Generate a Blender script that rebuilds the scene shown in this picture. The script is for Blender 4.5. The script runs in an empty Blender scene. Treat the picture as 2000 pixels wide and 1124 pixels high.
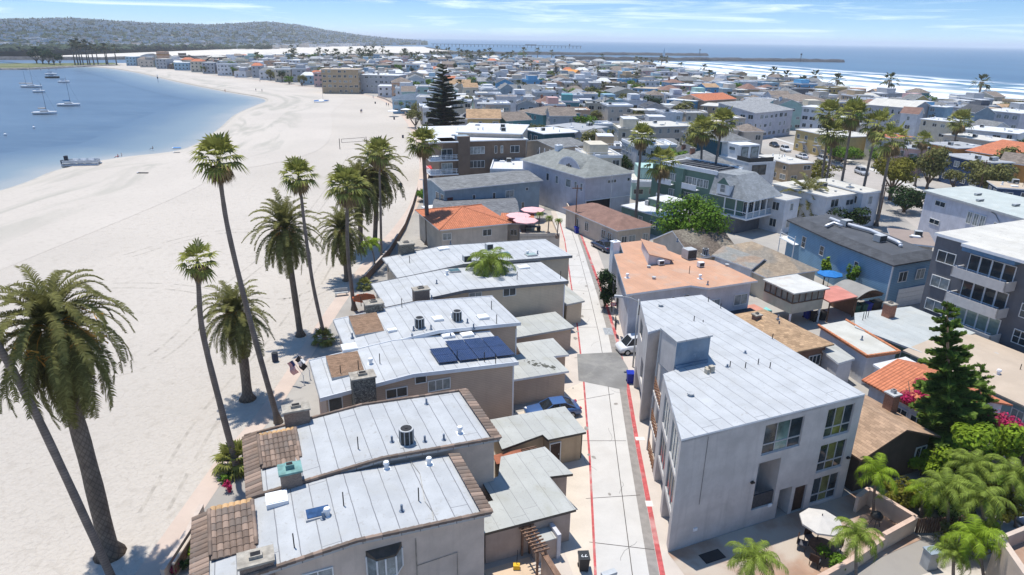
import bpy, math, random
from mathutils import Vector, Matrix, noise as mnoise
R=math.radians; rnd=random.Random(7)
S=bpy.context.scene
# ---------------- camera ----------------
FPX=1300.0; ROLL=R(.92); PITCH=math.atan(485.5/FPX); CH=30.0
_c,_s=math.cos(ROLL),math.sin(ROLL); _cp,_sp=math.cos(PITCH),math.sin(PITCH)
cd=bpy.data.cameras.new('camera'); cam=bpy.data.objects.new('camera',cd); S.collection.objects.link(cam)
cd.sensor_width=36; cd.lens=36*FPX/2000; cd.clip_start=.3; cd.clip_end=60000
X=Vector((_c,_s*_sp,_s*_cp)); U=Vector((-_s,_c*_sp,_c*_cp)); Bk=-Vector((0,_cp,-_sp))
cam.matrix_world=Matrix(((X.x,U.x,Bk.x,0),(X.y,U.y,Bk.y,0),(X.z,U.z,Bk.z,CH),(0,0,0,1)))
S.camera=cam
# ---------------- world ----------------
SUN_EL=R(75.7); SUN_AZ=R(-41.8)
w=bpy.data.worlds.new('World'); S.world=w; w.use_nodes=True
nt=w.node_tree; nt.nodes.clear()
def N(nt,t,**k):
    n=nt.nodes.new(t)
    for a,b in k.items(): setattr(n,a,b)
    return n
def setup_world():
    L=nt.links.new
    out=N(nt,'ShaderNodeOutputWorld'); bg=N(nt,'ShaderNodeBackground'); bg.inputs[1].default_value=.14
    sky=N(nt,'ShaderNodeTexSky',sky_type='NISHITA',sun_disc=False,sun_elevation=SUN_EL,sun_rotation=SUN_AZ)
    sky.air_density=1.25; sky.dust_density=.0; sky.ozone_density=1.6
    tc=N(nt,'ShaderNodeTexCoord'); sp=N(nt,'ShaderNodeSeparateXYZ'); cb=N(nt,'ShaderNodeCombineXYZ')
    L(tc.outputs['Generated'],sp.inputs[0])
    mz=N(nt,'ShaderNodeMath',operation='MULTIPLY_ADD'); mz.inputs[1].default_value=3.0; mz.inputs[2].default_value=.085
    L(sp.outputs[2],mz.inputs[0]); L(sp.outputs[0],cb.inputs[0]); L(sp.outputs[1],cb.inputs[1]); L(mz.outputs[0],cb.inputs[2])
    nv=N(nt,'ShaderNodeVectorMath',operation='NORMALIZE'); L(cb.outputs[0],nv.inputs[0]); L(nv.outputs[0],sky.inputs[0])
    # thin high cloud
    mp=N(nt,'ShaderNodeMapping'); mp.inputs['Scale'].default_value=(2.2,2.2,34); L(tc.outputs['Generated'],mp.inputs[0])
    mp.inputs['Rotation'].default_value=(0,R(2),0)
    n1=N(nt,'ShaderNodeTexNoise'); n1.inputs['Scale'].default_value=2.1; n1.inputs['Detail'].default_value=8; n1.inputs['Roughness'].default_value=.62; n1.inputs['Distortion'].default_value=.5
    L(mp.outputs[0],n1.inputs[0])
    rp=N(nt,'ShaderNodeValToRGB'); rp.color_ramp.elements[0].position=.52; rp.color_ramp.elements[1].position=.76
    L(n1.outputs[0],rp.inputs[0])
    mm=N(nt,'ShaderNodeMath',operation='MULTIPLY'); mm.inputs[1].default_value=.62; L(rp.outputs[0],mm.inputs[0])
    mx=N(nt,'ShaderNodeMixRGB'); mx.inputs[2].default_value=(11.,11.4,12.,1)
    hs=N(nt,'ShaderNodeHueSaturation'); hs.inputs['Saturation'].default_value=1.3
    L(sky.outputs[0],hs.inputs['Color']); L(hs.outputs[0],mx.inputs[1]); L(mm.outputs[0],mx.inputs[0])
    L(mx.outputs[0],bg.inputs[0]); L(bg.outputs[0],out.inputs[0])
setup_world()
sl=bpy.data.lights.new('sun','SUN'); sl.energy=5.0; sl.angle=R(.53); sl.color=(1,.955,.88)
so=bpy.data.objects.new('sun',sl); S.collection.objects.link(so)
sd=Vector((math.sin(SUN_AZ)*math.cos(SUN_EL),math.cos(SUN_AZ)*math.cos(SUN_EL),math.sin(SUN_EL)))
so.rotation_euler=sd.to_track_quat('Z','Y').to_euler(); so.location=(0,0,200)
S.view_settings.view_transform='Standard'; S.view_settings.look='None'; S.view_settings.exposure=.14; S.view_settings.gamma=1
S.cycles.max_bounces=6; S.cycles.diffuse_bounces=3; S.cycles.glossy_bounces=2; S.cycles.volume_bounces=1; S.cycles.transparent_max_bounces=6
# ---------------- helpers ----------------
def ray(px,py):
    x=px-1000; y=562-py; x2=x*_c-y*_s; y2=x*_s+y*_c
    return Vector((x2,FPX*_cp+y2*_sp,-FPX*_sp+y2*_cp))
def P(px,py,z=0.0):
    r=ray(px,py); return Vector((0,0,CH))+r*((z-CH)/r.z)
def PY(px,py,Y):
    r=ray(px,py); return Vector((0,0,CH))+r*(Y/r.y)
def pix(p):
    d=Vector(p)-Vector((0,0,CH)); Y=d.z*_cp+d.y*_sp; Z=d.y*_cp-d.z*_sp
    x2,y2=d.x/Z*FPX,Y/Z*FPX
    return 1000+x2*_c+y2*_s, 562-(-x2*_s+y2*_c)
TH=R(23); CT,ST=math.cos(TH),math.sin(TH)
def W(u,v,z=0.0): return Vector((u*CT-v*ST,u*ST+v*CT,z))
def UV(p): return p.x*CT+p.y*ST, -p.x*ST+p.y*CT
col=S.collection
class MB:
    def __init__(s,o=(0,0,0)):
        s.v=[];s.f=[];s.m=[];s.o=o;s.mi=0;s.uvs=None
    def pt(s,x,y,z): s.v.append((x-s.o[0],y-s.o[1],z-s.o[2])); return len(s.v)-1
    def face(s,pts,mi=None):
        i=[s.pt(*p) for p in pts]; s.f.append(i); s.m.append(s.mi if mi is None else mi); return s
    def box(s,x0,y0,z0,x1,y1,z1,mi=None):
        b=len(s.v)
        for z in (z0,z1):
            for x,y in ((x0,y0),(x1,y0),(x1,y1),(x0,y1)): s.pt(x,y,z)
        for q in ((3,2,1,0),(4,5,6,7),(0,1,5,4),(1,2,6,5),(2,3,7,6),(3,0,4,7)):
            s.f.append([b+i for i in q]); s.m.append(s.mi if mi is None else mi)
        return s
    def obox(s,cx,cy,z0,z1,w,d,a,mi=None):
        ca,sa=math.cos(a),math.sin(a)
        return s.prism([(cx+x*ca-y*sa,cy+x*sa+y*ca) for x,y in ((-w/2,-d/2),(w/2,-d/2),(w/2,d/2),(-w/2,d/2))],z0,z1,mi)
    def prism(s,poly,z0,z1,mi=None,top=None,bot=True):
        # poly CCW list of (x,y); z1 may be list
        n=len(poly); b=len(s.v); m=s.mi if mi is None else mi
        za=z0 if hasattr(z0,'__len__') else [z0]*n; zb=z1 if hasattr(z1,'__len__') else [z1]*n
        for i,(x,y) in enumerate(poly): s.pt(x,y,za[i])
        for i,(x,y) in enumerate(poly): s.pt(x,y,zb[i])
        if bot: s.f.append([b+i for i in range(n)][::-1]); s.m.append(m)
        s.f.append([b+n+i for i in range(n)]); s.m.append(m if top is None else top)
        for i in range(n):
            j=(i+1)%n; s.f.append([b+i,b+j,b+n+j,b+n+i]); s.m.append(m)
        return s
    def xprism(s,prof,y0,y1,mi=None):
        # prof: closed polygon in (x,z), extruded along y
        n=len(prof); b=len(s.v); m=s.mi if mi is None else mi
        for x,z in prof: s.pt(x,y0,z)
        for x,z in prof: s.pt(x,y1,z)
        s.f.append([b+i for i in range(n)]); s.m.append(m)
        s.f.append([b+n+i for i in range(n)][::-1]); s.m.append(m)
        for i in range(n):
            j=(i+1)%n; s.f.append([b+j,b+i,b+n+i,b+n+j]); s.m.append(m)
        return s
    def tube(s,pts,rad,seg=8,mi=None,cap=True):
        m=s.mi if mi is None else mi; pts=[Vector(p) for p in pts]; n=len(pts)
        rad=rad if hasattr(rad,'__len__') else [rad]*n
        b=len(s.v)
        for i,p in enumerate(pts):
            t=(pts[min(i+1,n-1)]-pts[max(i-1,0)]).normalized()
            a=Vector((1,0,0)) if abs(t.x)<.8 else Vector((0,1,0))
            e1=t.cross(a).normalized(); e2=t.cross(e1)
            for k in range(seg):
                q=p+(e1*math.cos(2*math.pi*k/seg)+e2*math.sin(2*math.pi*k/seg))*rad[i]; s.pt(*q)
        for i in range(n-1):
            for k in range(seg):
                k2=(k+1)%seg; s.f.append([b+i*seg+k,b+i*seg+k2,b+(i+1)*seg+k2,b+(i+1)*seg+k]); s.m.append(m)
        if cap:
            s.f.append([b+k for k in range(seg)][::-1]); s.m.append(m)
            s.f.append([b+(n-1)*seg+k for k in range(seg)]); s.m.append(m)
        return s
    def cyl(s,x,y,z0,z1,r,seg=12,mi=None,r2=None): return s.tube([(x,y,z0),(x,y,z1)],[r,r if r2 is None else r2],seg,mi)
    def mesh(s,name,mats,smooth=False):
        me=bpy.data.meshes.new(name); me.from_pydata(s.v,[],s.f)
        if not isinstance(mats,(list,tuple)): mats=[mats]
        for m in mats: me.materials.append(m)
        if len(mats)>1: me.polygons.foreach_set('material_index',s.m)
        if smooth: me.polygons.foreach_set('use_smooth',[True]*len(s.f))
        me.update(); return me
    def build(s,name,mats,parent=None,smooth=False,**k):
        return ob(name,s.mesh(name,mats,smooth),parent,**k)
REG=[]
def tag(o,label,cat,group=None):
    o['label']=label; o['category']=cat
    if group: o['group']=group
    REG.append(o); return o
def ob(name,data,parent=None,loc=None,rot=0):
    o=bpy.data.objects.new(name,data); col.objects.link(o)
    if parent: o.parent=parent
    if loc is not None: o.location=loc
    if rot: o.rotation_euler=(0,0,rot)
    return o
def struct(o,label=None,kind='structure'):
    o['kind']=kind
    if label: o['label']=label
    return o
def thing(name,label,cat,loc,rot=0,group=None): return tag(ob(name,None,None,loc,rot),label,cat,group)
def copy_tree(o,parent=None,loc=None,rot=None,sc=None):
    c=o.copy(); col.objects.link(c)
    if parent: c.parent=parent
    if loc is not None: c.location=loc
    if rot is not None: c.rotation_euler=(0,0,rot)
    if sc is not None: c.scale=sc if hasattr(sc,'__len__') else (sc,sc,sc)
    for ch in o.children: copy_tree(ch,c)
    return c
def dup(o,label,loc,rot=0,sc=1.,group=None):
    c=copy_tree(o,None,loc,rot,sc); c['label']=label
    if group: c['group']=group
    REG.append(c); return c
HAZE=.0001
# ---------------- materials ----------------
MATS={}
def mat(name,c,rough=.85,n=.1,ns=2.5,pat=None,ps=1.,pd=.35,bump=0.,spec=.25,metal=0.,stain=0.,stc=(.12,.1,.08),c2=None,isl=0.,trans=0.,emis=0,coat=0.,co='Object',streak=0.):
    if name in MATS: return MATS[name]
    m=bpy.data.materials.new(name); m.use_nodes=True; t=m.node_tree; L=t.links.new
    b=t.nodes['Principled BSDF']; b.inputs['Roughness'].default_value=rough; b.inputs['Metallic'].default_value=metal
    b.inputs['Specular IOR Level'].default_value=spec; b.inputs['Coat Weight'].default_value=coat
    tc=N(t,'ShaderNodeTexCoord'); V=tc.outputs[co]
    def math_(op,a,b_=None,c_=None):
        q=N(t,'ShaderNodeMath',operation=op)
        for i,x in enumerate((a,b_,c_)):
            if x is None: continue
            if isinstance(x,(int,float)): q.inputs[i].default_value=x
            else: L(x,q.inputs[i])
        return q.outputs[0]
    def noise(scale,detail=5,vec=None,dist=0):
        q=N(t,'ShaderNodeTexNoise'); q.inputs['Scale'].default_value=scale; q.inputs['Detail'].default_value=detail; q.inputs['Distortion'].default_value=dist
        L(vec or V,q.inputs[0]); return q.outputs[0]
    def mix(f,a,b_,bt='MIX'):
        q=N(t,'ShaderNodeMixRGB',blend_type=bt)
        for i,x in enumerate((f,a,b_)):
            if isinstance(x,(int,float)): q.inputs[i].default_value=x
            elif isinstance(x,tuple): q.inputs[i].default_value=(*x,1)
            else: L(x,q.inputs[i])
        return q.outputs[0]
    def ss(x,a,b_):
        q=N(t,'ShaderNodeMapRange',interpolation_type='SMOOTHSTEP'); q.inputs[1].default_value=a; q.inputs[2].default_value=b_; L(x,q.inputs[0]); return q.outputs[0]
    lo=tuple(max(0,x*(1-n)) for x in c); hi=tuple(x*(1+n) for x in c)
    nz=noise(ns,6); f=ss(nz,.3,.7)
    C=mix(f,lo,hi)
    if n>0:
        C=mix(math_('MULTIPLY',ss(noise(ns*9,3),.35,.65),min(.5,n*1.2)),C,tuple(x*.72 for x in c))
    if c2 is not None: C=mix(ss(noise(ns*.35,4,dist=.6),.42,.6),C,c2)
    if isl>0:
        g=N(t,'ShaderNodeNewGeometry'); ri=g.outputs['Random Per Island']
        C=mix(ri,C,tuple(x*(1-isl) for x in c)) ; 
        C=mix(math_('MULTIPLY',math_('GREATER_THAN',ri,.82),.6),C,tuple(min(1,x*(1+isl*1.1)) for x in c))
    sep=None; hgt=None
    def xyz():
        nonlocal sep
        if sep is None:
            sep=N(t,'ShaderNodeSeparateXYZ'); L(V,sep.inputs[0])
        return sep.outputs
    def line(coord,p,wd,jit=0.):
        x=coord
        if jit: x=math_('ADD',x,math_('MULTIPLY',math_('SUBTRACT',noise(1.3,2),.5),jit))
        fr=math_('FRACT',math_('DIVIDE',x,p)); return math_('LESS_THAN',fr,wd/p)
    if pat=='siding':
        o=xyz(); l=line(o[2],ps,.035*max(1,ps/.2)); C=mix(math_('MULTIPLY',l,pd),C,tuple(x*.35 for x in c))
    elif pat in('seamx','seamy'):
        o=xyz(); a,b2=(o[0],o[1]) if pat=='seamx' else (o[1],o[0])
        cell=math_('FLOOR',math_('DIVIDE',a,ps))
        wn=N(t,'ShaderNodeTexWhiteNoise',noise_dimensions='1D'); L(cell,wn.inputs['W'])
        C=mix(math_('MULTIPLY',wn.outputs[0],.14),C,tuple(x*.55 for x in c))
        l=line(a,ps,.055,.06); 
        # occasional cross laps, staggered by strip
        b3=math_('ADD',b2,math_('MULTIPLY',wn.outputs[0],5.3)); l2=math_('MULTIPLY',line(b3,5.3,.045,.05),math_('GREATER_THAN',wn.outputs[0],.72))
        l=math_('MAXIMUM',l,l2)
        C=mix(math_('MULTIPLY',l,pd),C,(.1,.1,.11))
        C=mix(math_('MULTIPLY',ss(noise(.55,7,dist=.8),.52,.72),.3),C,(.34,.335,.31))
        C=mix(math_('MULTIPLY',ss(noise(2.6,8,dist=1.5),.58,.74),.45),C,(.25,.23,.2))
    elif pat in('shingle','tile'):
        g=N(t,'ShaderNodeNewGeometry'); vt=N(t,'ShaderNodeVectorTransform',vector_type='NORMAL',convert_from='WORLD',convert_to='OBJECT')
        L(g.outputs['Normal'],vt.inputs[0]); sn=N(t,'ShaderNodeSeparateXYZ'); L(vt.outputs[0],sn.inputs[0])
        sel=math_('GREATER_THAN',math_('ABSOLUTE',sn.outputs[0]),math_('ABSOLUTE',sn.outputs[1]))
        o=xyz(); dn=mix(sel,o[1],o[0]); ac=mix(sel,o[0],o[1])
        if pat=='shingle':
            cb=N(t,'ShaderNodeCombineXYZ'); L(ac,cb.inputs[0]); L(dn,cb.inputs[1])
            br=N(t,'ShaderNodeTexBrick'); L(cb.outputs[0],br.inputs[0]); br.inputs['Scale'].default_value=1/ps
            br.inputs['Color1'].default_value=(1,1,1,1); br.inputs['Color2'].default_value=(.5,.5,.5,1); br.inputs['Mortar'].default_value=(.3,.3,.3,1)
            br.inputs['Mortar Size'].default_value=.02; br.inputs['Brick Width'].default_value=.9; br.inputs['Row Height'].default_value=.42
            C=mix(min(1,pd*1.5),C,mix(1.,C,br.outputs[0],'MULTIPLY'))
        else:
            s_=math_('SINE',math_('MULTIPLY',ac,2*math.pi/ps)); row=math_('FRACT',math_('DIVIDE',dn,ps*1.5))
            cell=math_('ADD',math_('MULTIPLY',math_('FLOOR',math_('DIVIDE',dn,ps*1.5)),17.3),math_('FLOOR',math_('DIVIDE',ac,ps)))
            wn=N(t,'ShaderNodeTexWhiteNoise',noise_dimensions='1D'); L(cell,wn.inputs['W'])
            C=mix(math_('MULTIPLY',wn.outputs[0],.45),C,tuple(x*.55 for x in c))
            C=mix(math_('MULTIPLY',ss(s_,-.2,-1.),.6),C,tuple(x*.3 for x in c))
            C=mix(math_('MULTIPLY',math_('LESS_THAN',row,.12),.5),C,tuple(x*.35 for x in c)); hgt=s_
    elif pat=='stone':
        v=N(t,'ShaderNodeTexVoronoi'); v.inputs['Scale'].default_value=1/ps; L(V,v.inputs[0])
        e=N(t,'ShaderNodeTexVoronoi',feature='DISTANCE_TO_EDGE'); e.inputs['Scale'].default_value=1/ps; L(V,e.inputs[0])
        bw=N(t,'ShaderNodeRGBToBW'); L(v.outputs['Color'],bw.inputs[0])
        C=mix(bw.outputs[0],tuple(x*.55 for x in c),tuple(min(1,x*1.5) for x in c)); C=mix(ss(e.outputs[0],.09,.02),C,tuple(x*.3 for x in c)); hgt=e.outputs[0]
    elif pat=='brick':
        o=xyz(); cb=N(t,'ShaderNodeCombineXYZ'); L(math_('ADD',o[0],o[1]),cb.inputs[0]); L(o[2],cb.inputs[1])
        br=N(t,'ShaderNodeTexBrick'); L(cb.outputs[0],br.inputs[0]); br.inputs['Scale'].default_value=1/ps
        br.inputs['Color1'].default_value=(*[x*1.25 for x in c],1); br.inputs['Color2'].default_value=(*[x*.7 for x in c],1); br.inputs['Mortar'].default_value=(*[min(1,x*1.7) for x in c],1)
        br.inputs['Mortar Size'].default_value=.03; C=mix(.85,C,br.outputs[0])
    elif pat=='ring':
        o=xyz(); l=math_('FRACT',math_('ADD',math_('DIVIDE',o[2],ps),noise(1.2,3))); C=mix(math_('MULTIPLY',ss(l,.5,0.),pd),C,tuple(x*.45 for x in c)); hgt=l
    elif pat=='diamond':
        o=xyz(); an=math_('MULTIPLY',math_('ARCTAN2',o[1],o[0]),1.6); z=math_('DIVIDE',o[2],ps)
        l1=math_('FRACT',math_('ADD',z,an)); l2=math_('FRACT',math_('SUBTRACT',z,an)); l=math_('MINIMUM',l1,l2); C=mix(math_('MULTIPLY',ss(l,.3,0.),pd),C,tuple(x*.4 for x in c)); hgt=l
    elif pat=='planks':
        o=xyz(); l=line(math_('ADD',o[0],o[1]),ps,.02); C=mix(math_('MULTIPLY',l,pd),C,tuple(x*.3 for x in c))
    elif pat=='solar':
        o=xyz(); l=math_('MAXIMUM',line(o[0],ps,.012),line(o[1],ps,.012)); C=mix(math_('MULTIPLY',l,.45),C,(.25,.28,.35))
    elif pat=='flag':
        o=xyz(); l=math_('LESS_THAN',math_('FRACT',math_('DIVIDE',o[2],ps)),.5); C=mix(l,(.75,.72,.7),(.5,.03,.05))
        cn=math_('MULTIPLY',math_('LESS_THAN',o[0],.55),math_('GREATER_THAN',o[2],-.42)); C=mix(cn,C,(.02,.04,.16))
    if streak>0:
        mp=N(t,'ShaderNodeMapping'); mp.inputs['Scale'].default_value=(2.2,2.2,.16); L(V,mp.inputs[0]); C=mix(math_('MULTIPLY',ss(noise(1.4,6,vec=mp.outputs[0]),.52,.74),streak),C,tuple(x*.6 for x in c))
    if stain>0:
        C=mix(math_('MULTIPLY',ss(noise(.35,8,dist=1.2),.5,.72),stain),C,stc)
        C=mix(math_('MULTIPLY',ss(noise(1.7,8,dist=2.),.58,.74),stain*.6),C,stc)
    L(C,b.inputs['Base Color'])
    if bump:
        bp=N(t,'ShaderNodeBump'); bp.inputs['Strength'].default_value=bump; bp.inputs['Distance'].default_value=.05
        L(hgt if hgt is not None else noise(ns*6,5),bp.inputs['Height']); L(bp.outputs[0],b.inputs['Normal'])
    if trans>0:
        tr=N(t,'ShaderNodeBsdfTranslucent'); L(C,tr.inputs[0]); ms=N(t,'ShaderNodeMixShader'); ms.inputs[0].default_value=trans
        L(b.outputs[0],ms.inputs[1]); L(tr.outputs[0],ms.inputs[2]); L(ms.outputs[0],t.nodes['Material Output'].inputs[0])
    MATS[name]=m; return m
def stucco(name,c,**k): k.setdefault('n',.09); return mat(name,c,.9,ns=.9,bump=.15,stain=.18,streak=.26,stc=tuple(x*.55 for x in c),**k)
def siding(name,c,ps=.2,pd=.55,**k): return mat(name,c,.75,n=.06,ns=.8,streak=.2,pat='siding',ps=ps,pd=pd,**k)
def shingle(name,c,ps=.6,pd=.5,**k): return mat(name,c,.95,n=.14,ns=.8,pat='shingle',ps=ps,pd=pd,**k)
M_roofA=mat('membrane roof pale',(.405,.415,.42),.6,n=.08,ns=.7,pat='seamx',ps=1.0,pd=.75,spec=.35)
M_roofB=mat('membrane roof pale cross',(.44,.45,.455),.6,n=.08,ns=.7,pat='seamx',ps=.95,pd=.6,spec=.35)
M_gar=mat('garage roof',(.40,.405,.38),.8,n=.07,ns=.6,pat='seamx',ps=1.0,pd=.35,stain=.3,stc=(.28,.27,.2))
M_tile=mat('clay barrel tile',(.27,.195,.15),.85,n=.35,ns=1.6,bump=.3,isl=.45,c2=(.19,.155,.13))
M_tileY=mat('ochre ridge tile',(.48,.31,.16),.85,n=.3,ns=2,isl=.3)
M_stone=mat('dark slate stone',(.17,.14,.115),.9,pat='stone',ps=.13,bump=.6)
M_stoneB=mat('ledger stone',(.20,.155,.125),.9,pat='brick',ps=.22,bump=.3,n=.3)
M_stoneG=mat('mossy cobble stone',(.20,.185,.155),.9,pat='stone',ps=.16,bump=.6)
M_cap=mat('weathered concrete cap',(.36,.33,.28),.9,n=.25,ns=3,stain=.4)
M_teal=mat('teal copper cap',(.16,.3,.28),.6,n=.25,ns=3)
M_pipe=mat('grey vent pipe',(.16,.2,.26),.5,n=.15)
M_white=mat('white paint',(.74,.75,.76),.6,n=.04)
M_whiteR=mat('white roof coating',(.60,.61,.62),.7,n=.05,ns=.6,pat='seamx',ps=1.1,pd=.22,stain=.22,stc=(.45,.43,.38))
M_creamR=mat('cream roof coating',(.54,.52,.47),.8,n=.06,ns=.5,pat='seamx',ps=1.1,pd=.2,stain=.3,stc=(.4,.37,.3))
M_beigeA=stucco('beige stucco',(.57,.475,.395))
M_beigeB=stucco('warm beige stucco',(.55,.46,.37))
M_tanC=siding('tan clapboard',(.51,.39,.30),ps=.16,pd=.3)
M_tanE=siding('pale tan siding',(.60,.50,.37),ps=.18,pd=.25)
M_greyW=stucco('pale grey stucco',(.56,.55,.57))
M_bronze=mat('brown metal trim',(.09,.075,.06),.6,n=.2)
M_trimg=mat('grey gutter trim',(.2,.2,.2),.6)
M_glass=mat('window glass',(.035,.05,.06),.08,n=.6,ns=.9,spec=.6)
M_glassC=mat('curtained window glass',(.26,.29,.29),.12,n=.45,ns=1.3,spec=.6)
M_glassG=mat('green tinted glass',(.13,.22,.2),.07,n=.7,ns=.6,spec=.7,c2=(.32,.4,.36))
M_fr=mat('white window frame',(.7,.7,.68),.5,n=.03)
M_frD=mat('dark window frame',(.05,.05,.05),.5)
M_frB=mat('aluminium window frame',(.4,.4,.4),.4)
M_dark=mat('dark mat and painted shade',(.02,.02,.022),.9,n=.3)  # near-black painted as shade inside openings; also colours the doormat
M_door=mat('dark wooden door',(.05,.028,.02),.6,n=.3,ns=4)
M_red=mat('red kerb paint',(.42,.085,.085),.85,n=.25,ns=2,stain=.7,stc=(.46,.33,.30),co='Object')
M_solar=mat('solar cells',(.012,.022,.07),.15,n=.25,ns=1,pat='solar',ps=.16,spec=.6)
M_acm=mat('air conditioner grille',(.045,.05,.05),.6,n=.3,ns=8)
M_acl=mat('grey metal box',(.42,.43,.43),.5,n=.12)
M_wood=mat('weathered brown wood',(.16,.1,.07),.85,n=.3,ns=3,pat='planks',ps=.15,pd=.5)
M_woodL=mat('brown timber',(.2,.12,.08),.8,n=.25,ns=3)
M_iron=mat('dark iron',(.03,.03,.03),.6)
# foliage
M_dateL=mat('date palm leaflets',(.19,.185,.06),.55,n=.3,ns=.5,isl=.5,trans=.3,spec=.08)
M_dateD=mat('dry date palm fronds',(.12,.095,.05),.8,n=.3,isl=.5,trans=.1,spec=.08)
M_dateO=mat('orange date stalks',(.6,.3,.05),.7,n=.3,isl=.5)
M_fanL=mat('fan palm leaves',(.27,.28,.07),.6,n=.3,ns=.6,isl=.5,trans=.25,spec=.08)
M_fanD=mat('dry fan palm skirt',(.32,.235,.13),.9,n=.3,isl=.5,trans=.1,spec=.08)
M_kingL=mat('feather palm leaves',(.23,.30,.05),.55,n=.3,isl=.5,trans=.3,spec=.08)
M_lime=mat('lime green leaves',(.25,.36,.03),.55,n=.3,isl=.45,trans=.35,spec=.08)
M_leaf=mat('bright green leaves',(.13,.235,.025),.6,n=.3,isl=.55,trans=.25,spec=.08)
M_leafD=mat('dark green leaves',(.03,.06,.018),.65,n=.3,isl=.5,trans=.15,spec=.08)
M_leafO=mat('olive leaves',(.18,.18,.06),.7,n=.3,isl=.5,trans=.2,spec=.08)
M_leafY=mat('yellow green leaves',(.2,.19,.03),.6,n=.3,isl=.45,trans=.3,spec=.08)
M_leafP=mat('pink blossoms',(.55,.035,.14),.6,n=.3,isl=.4,trans=.3,c2=(.3,.05,.07),spec=.08)
M_con=mat('conifer needles',(.15,.24,.045),.7,n=.3,isl=.5,trans=.35,c2=(.22,.32,.06),spec=.08)
M_bark=mat('grey brown palm bark',(.21,.175,.15),.95,n=.2,ns=1.5,pat='ring',ps=.16,pd=.55,bump=.5)
M_barkD=mat('date palm bark',(.20,.16,.125),.95,n=.25,ns=2,pat='diamond',ps=.45,pd=.75,bump=.7)
M_barkT=mat('tree bark',(.16,.12,.09),.95,n=.3,ns=3)
def noisecol(name,c,ns,n,**k): return mat(name,c,.95,n=n,ns=ns,**k)
M_sand=mat('beach sand',(.60,.545,.475),.95,n=.045,ns=.12,bump=.12,stain=.0,c2=None)
# ---------------- setting ----------------
def poly_obj(name,pts,z,m,kind='structure',label=None):
    b=MB(); b.face([(p[0],p[1],z) for p in pts]); 
    return struct(b.build(name,m),label,kind)
def catmull(pts,n=6):
    out=[]
    for i in range(len(pts)-1):
        p0,p1,p2,p3=[Vector(pts[max(0,min(len(pts)-1,k))]) for k in (i-1,i,i+1,i+2)]
        for k in range(n):
            t=k/n; out.append(.5*((2*p1)+(p2-p0)*t+(2*p0-5*p1+4*p2-p3)*t*t+(3*p1-p0-3*p2+p3)*t**3))
    out.append(Vector(pts[-1])); return out
def strip(name,line,offs,z,m,side=1,kind='structure',zj=True):
    """ribbon along a world polyline; offs = distances outwards"""
    n=len(line); me=bpy.data.meshes.new(name); v=[];f=[];uv=[]; s=0
    rows=[]
    for i in range(n):
        t=(line[min(i+4,n-1)]-line[max(i-4,0)]); t=Vector((t.x,t.y)).normalized(); nn=Vector((t.y,-t.x))*side
        if i: s+=(Vector(line[i][:2])-Vector(line[i-1][:2])).length
        for jj,o in enumerate(offs):
            v.append((line[i].x+nn.x*o,line[i].y+nn.y*o,z+.0006*i-.004*jj if zj else z)); uv.append((s,o))
    k=len(offs)
    for i in range(n-1):
        for j in range(k-1):
            q=[i*k+j,i*k+j+1,(i+1)*k+j+1,(i+1)*k+j]; f.append(q if side>0 else q[::-1])
    me.from_pydata(v,[],f); l=me.uv_layers.new(name='UVMap')
    for lp in me.loops: l.data[lp.index].uv=uv[lp.vertex_index]
    me.materials.append(m); me.update(); return struct(ob(name,me),None,kind)
def between(name,Lp,Rp,z,m,steps=1,kind='structure'):
    b=MB(); n=len(Lp)
    for i in range(n-1): b.face([(Lp[i][0],Lp[i][1],z),(Rp[i][0],Rp[i][1],z),(Rp[i+1][0],Rp[i+1][1],z),(Lp[i+1][0],Lp[i+1][1],z)])
    return struct(b.build(name,m),None,kind)
def custom(name,rough,fn,bumpv=None):
    m=bpy.data.materials.new(name); m.use_nodes=True; t=m.node_tree; b=t.nodes['Principled BSDF']; b.inputs['Roughness'].default_value=rough
    class G: pass
    g=G(); g.t=t; g.b=b; L=t.links.new; g.L=L
    tc=N(t,'ShaderNodeTexCoord'); g.V=tc.outputs['Object']; g.UV=tc.outputs['UV']
    def val(q,i,x):
        if isinstance(x,(int,float)): q.inputs[i].default_value=x
        elif isinstance(x,tuple): q.inputs[i].default_value=(*x,1)
        else: L(x,q.inputs[i])
    def ma(op,*a):
        q=N(t,'ShaderNodeMath',operation=op)
        for i,x in enumerate(a): val(q,i,x)
        return q.outputs[0]
    def mix(f,a,c,bt='MIX'):
        q=N(t,'ShaderNodeMixRGB',blend_type=bt)
        for i,x in enumerate((f,a,c)): val(q,i,x)
        return q.outputs[0]
    def noise(s,d=5,vec=None,dist=0,sc=None):
        q=N(t,'ShaderNodeTexNoise'); q.inputs['Scale'].default_value=s; q.inputs['Detail'].default_value=d; q.inputs['Distortion'].default_value=dist
        v=vec or g.V
        if sc:
            mp=N(t,'ShaderNodeMapping'); mp.inputs['Scale'].default_value=sc; L(v,mp.inputs[0]); v=mp.outputs[0]
        L(v,q.inputs[0]); return q.outputs[0]
    def ss(x,a,c):
        q=N(t,'ShaderNodeMapRange',interpolation_type='SMOOTHSTEP'); q.inputs[1].default_value=a; q.inputs[2].default_value=c; L(x,q.inputs[0]); return q.outputs[0]
    g.ma,g.mix,g.noise,g.ss=ma,mix,noise,ss
    fn(g); MATS[name]=m; return m
SANDC=(.46,.415,.36)
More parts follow.
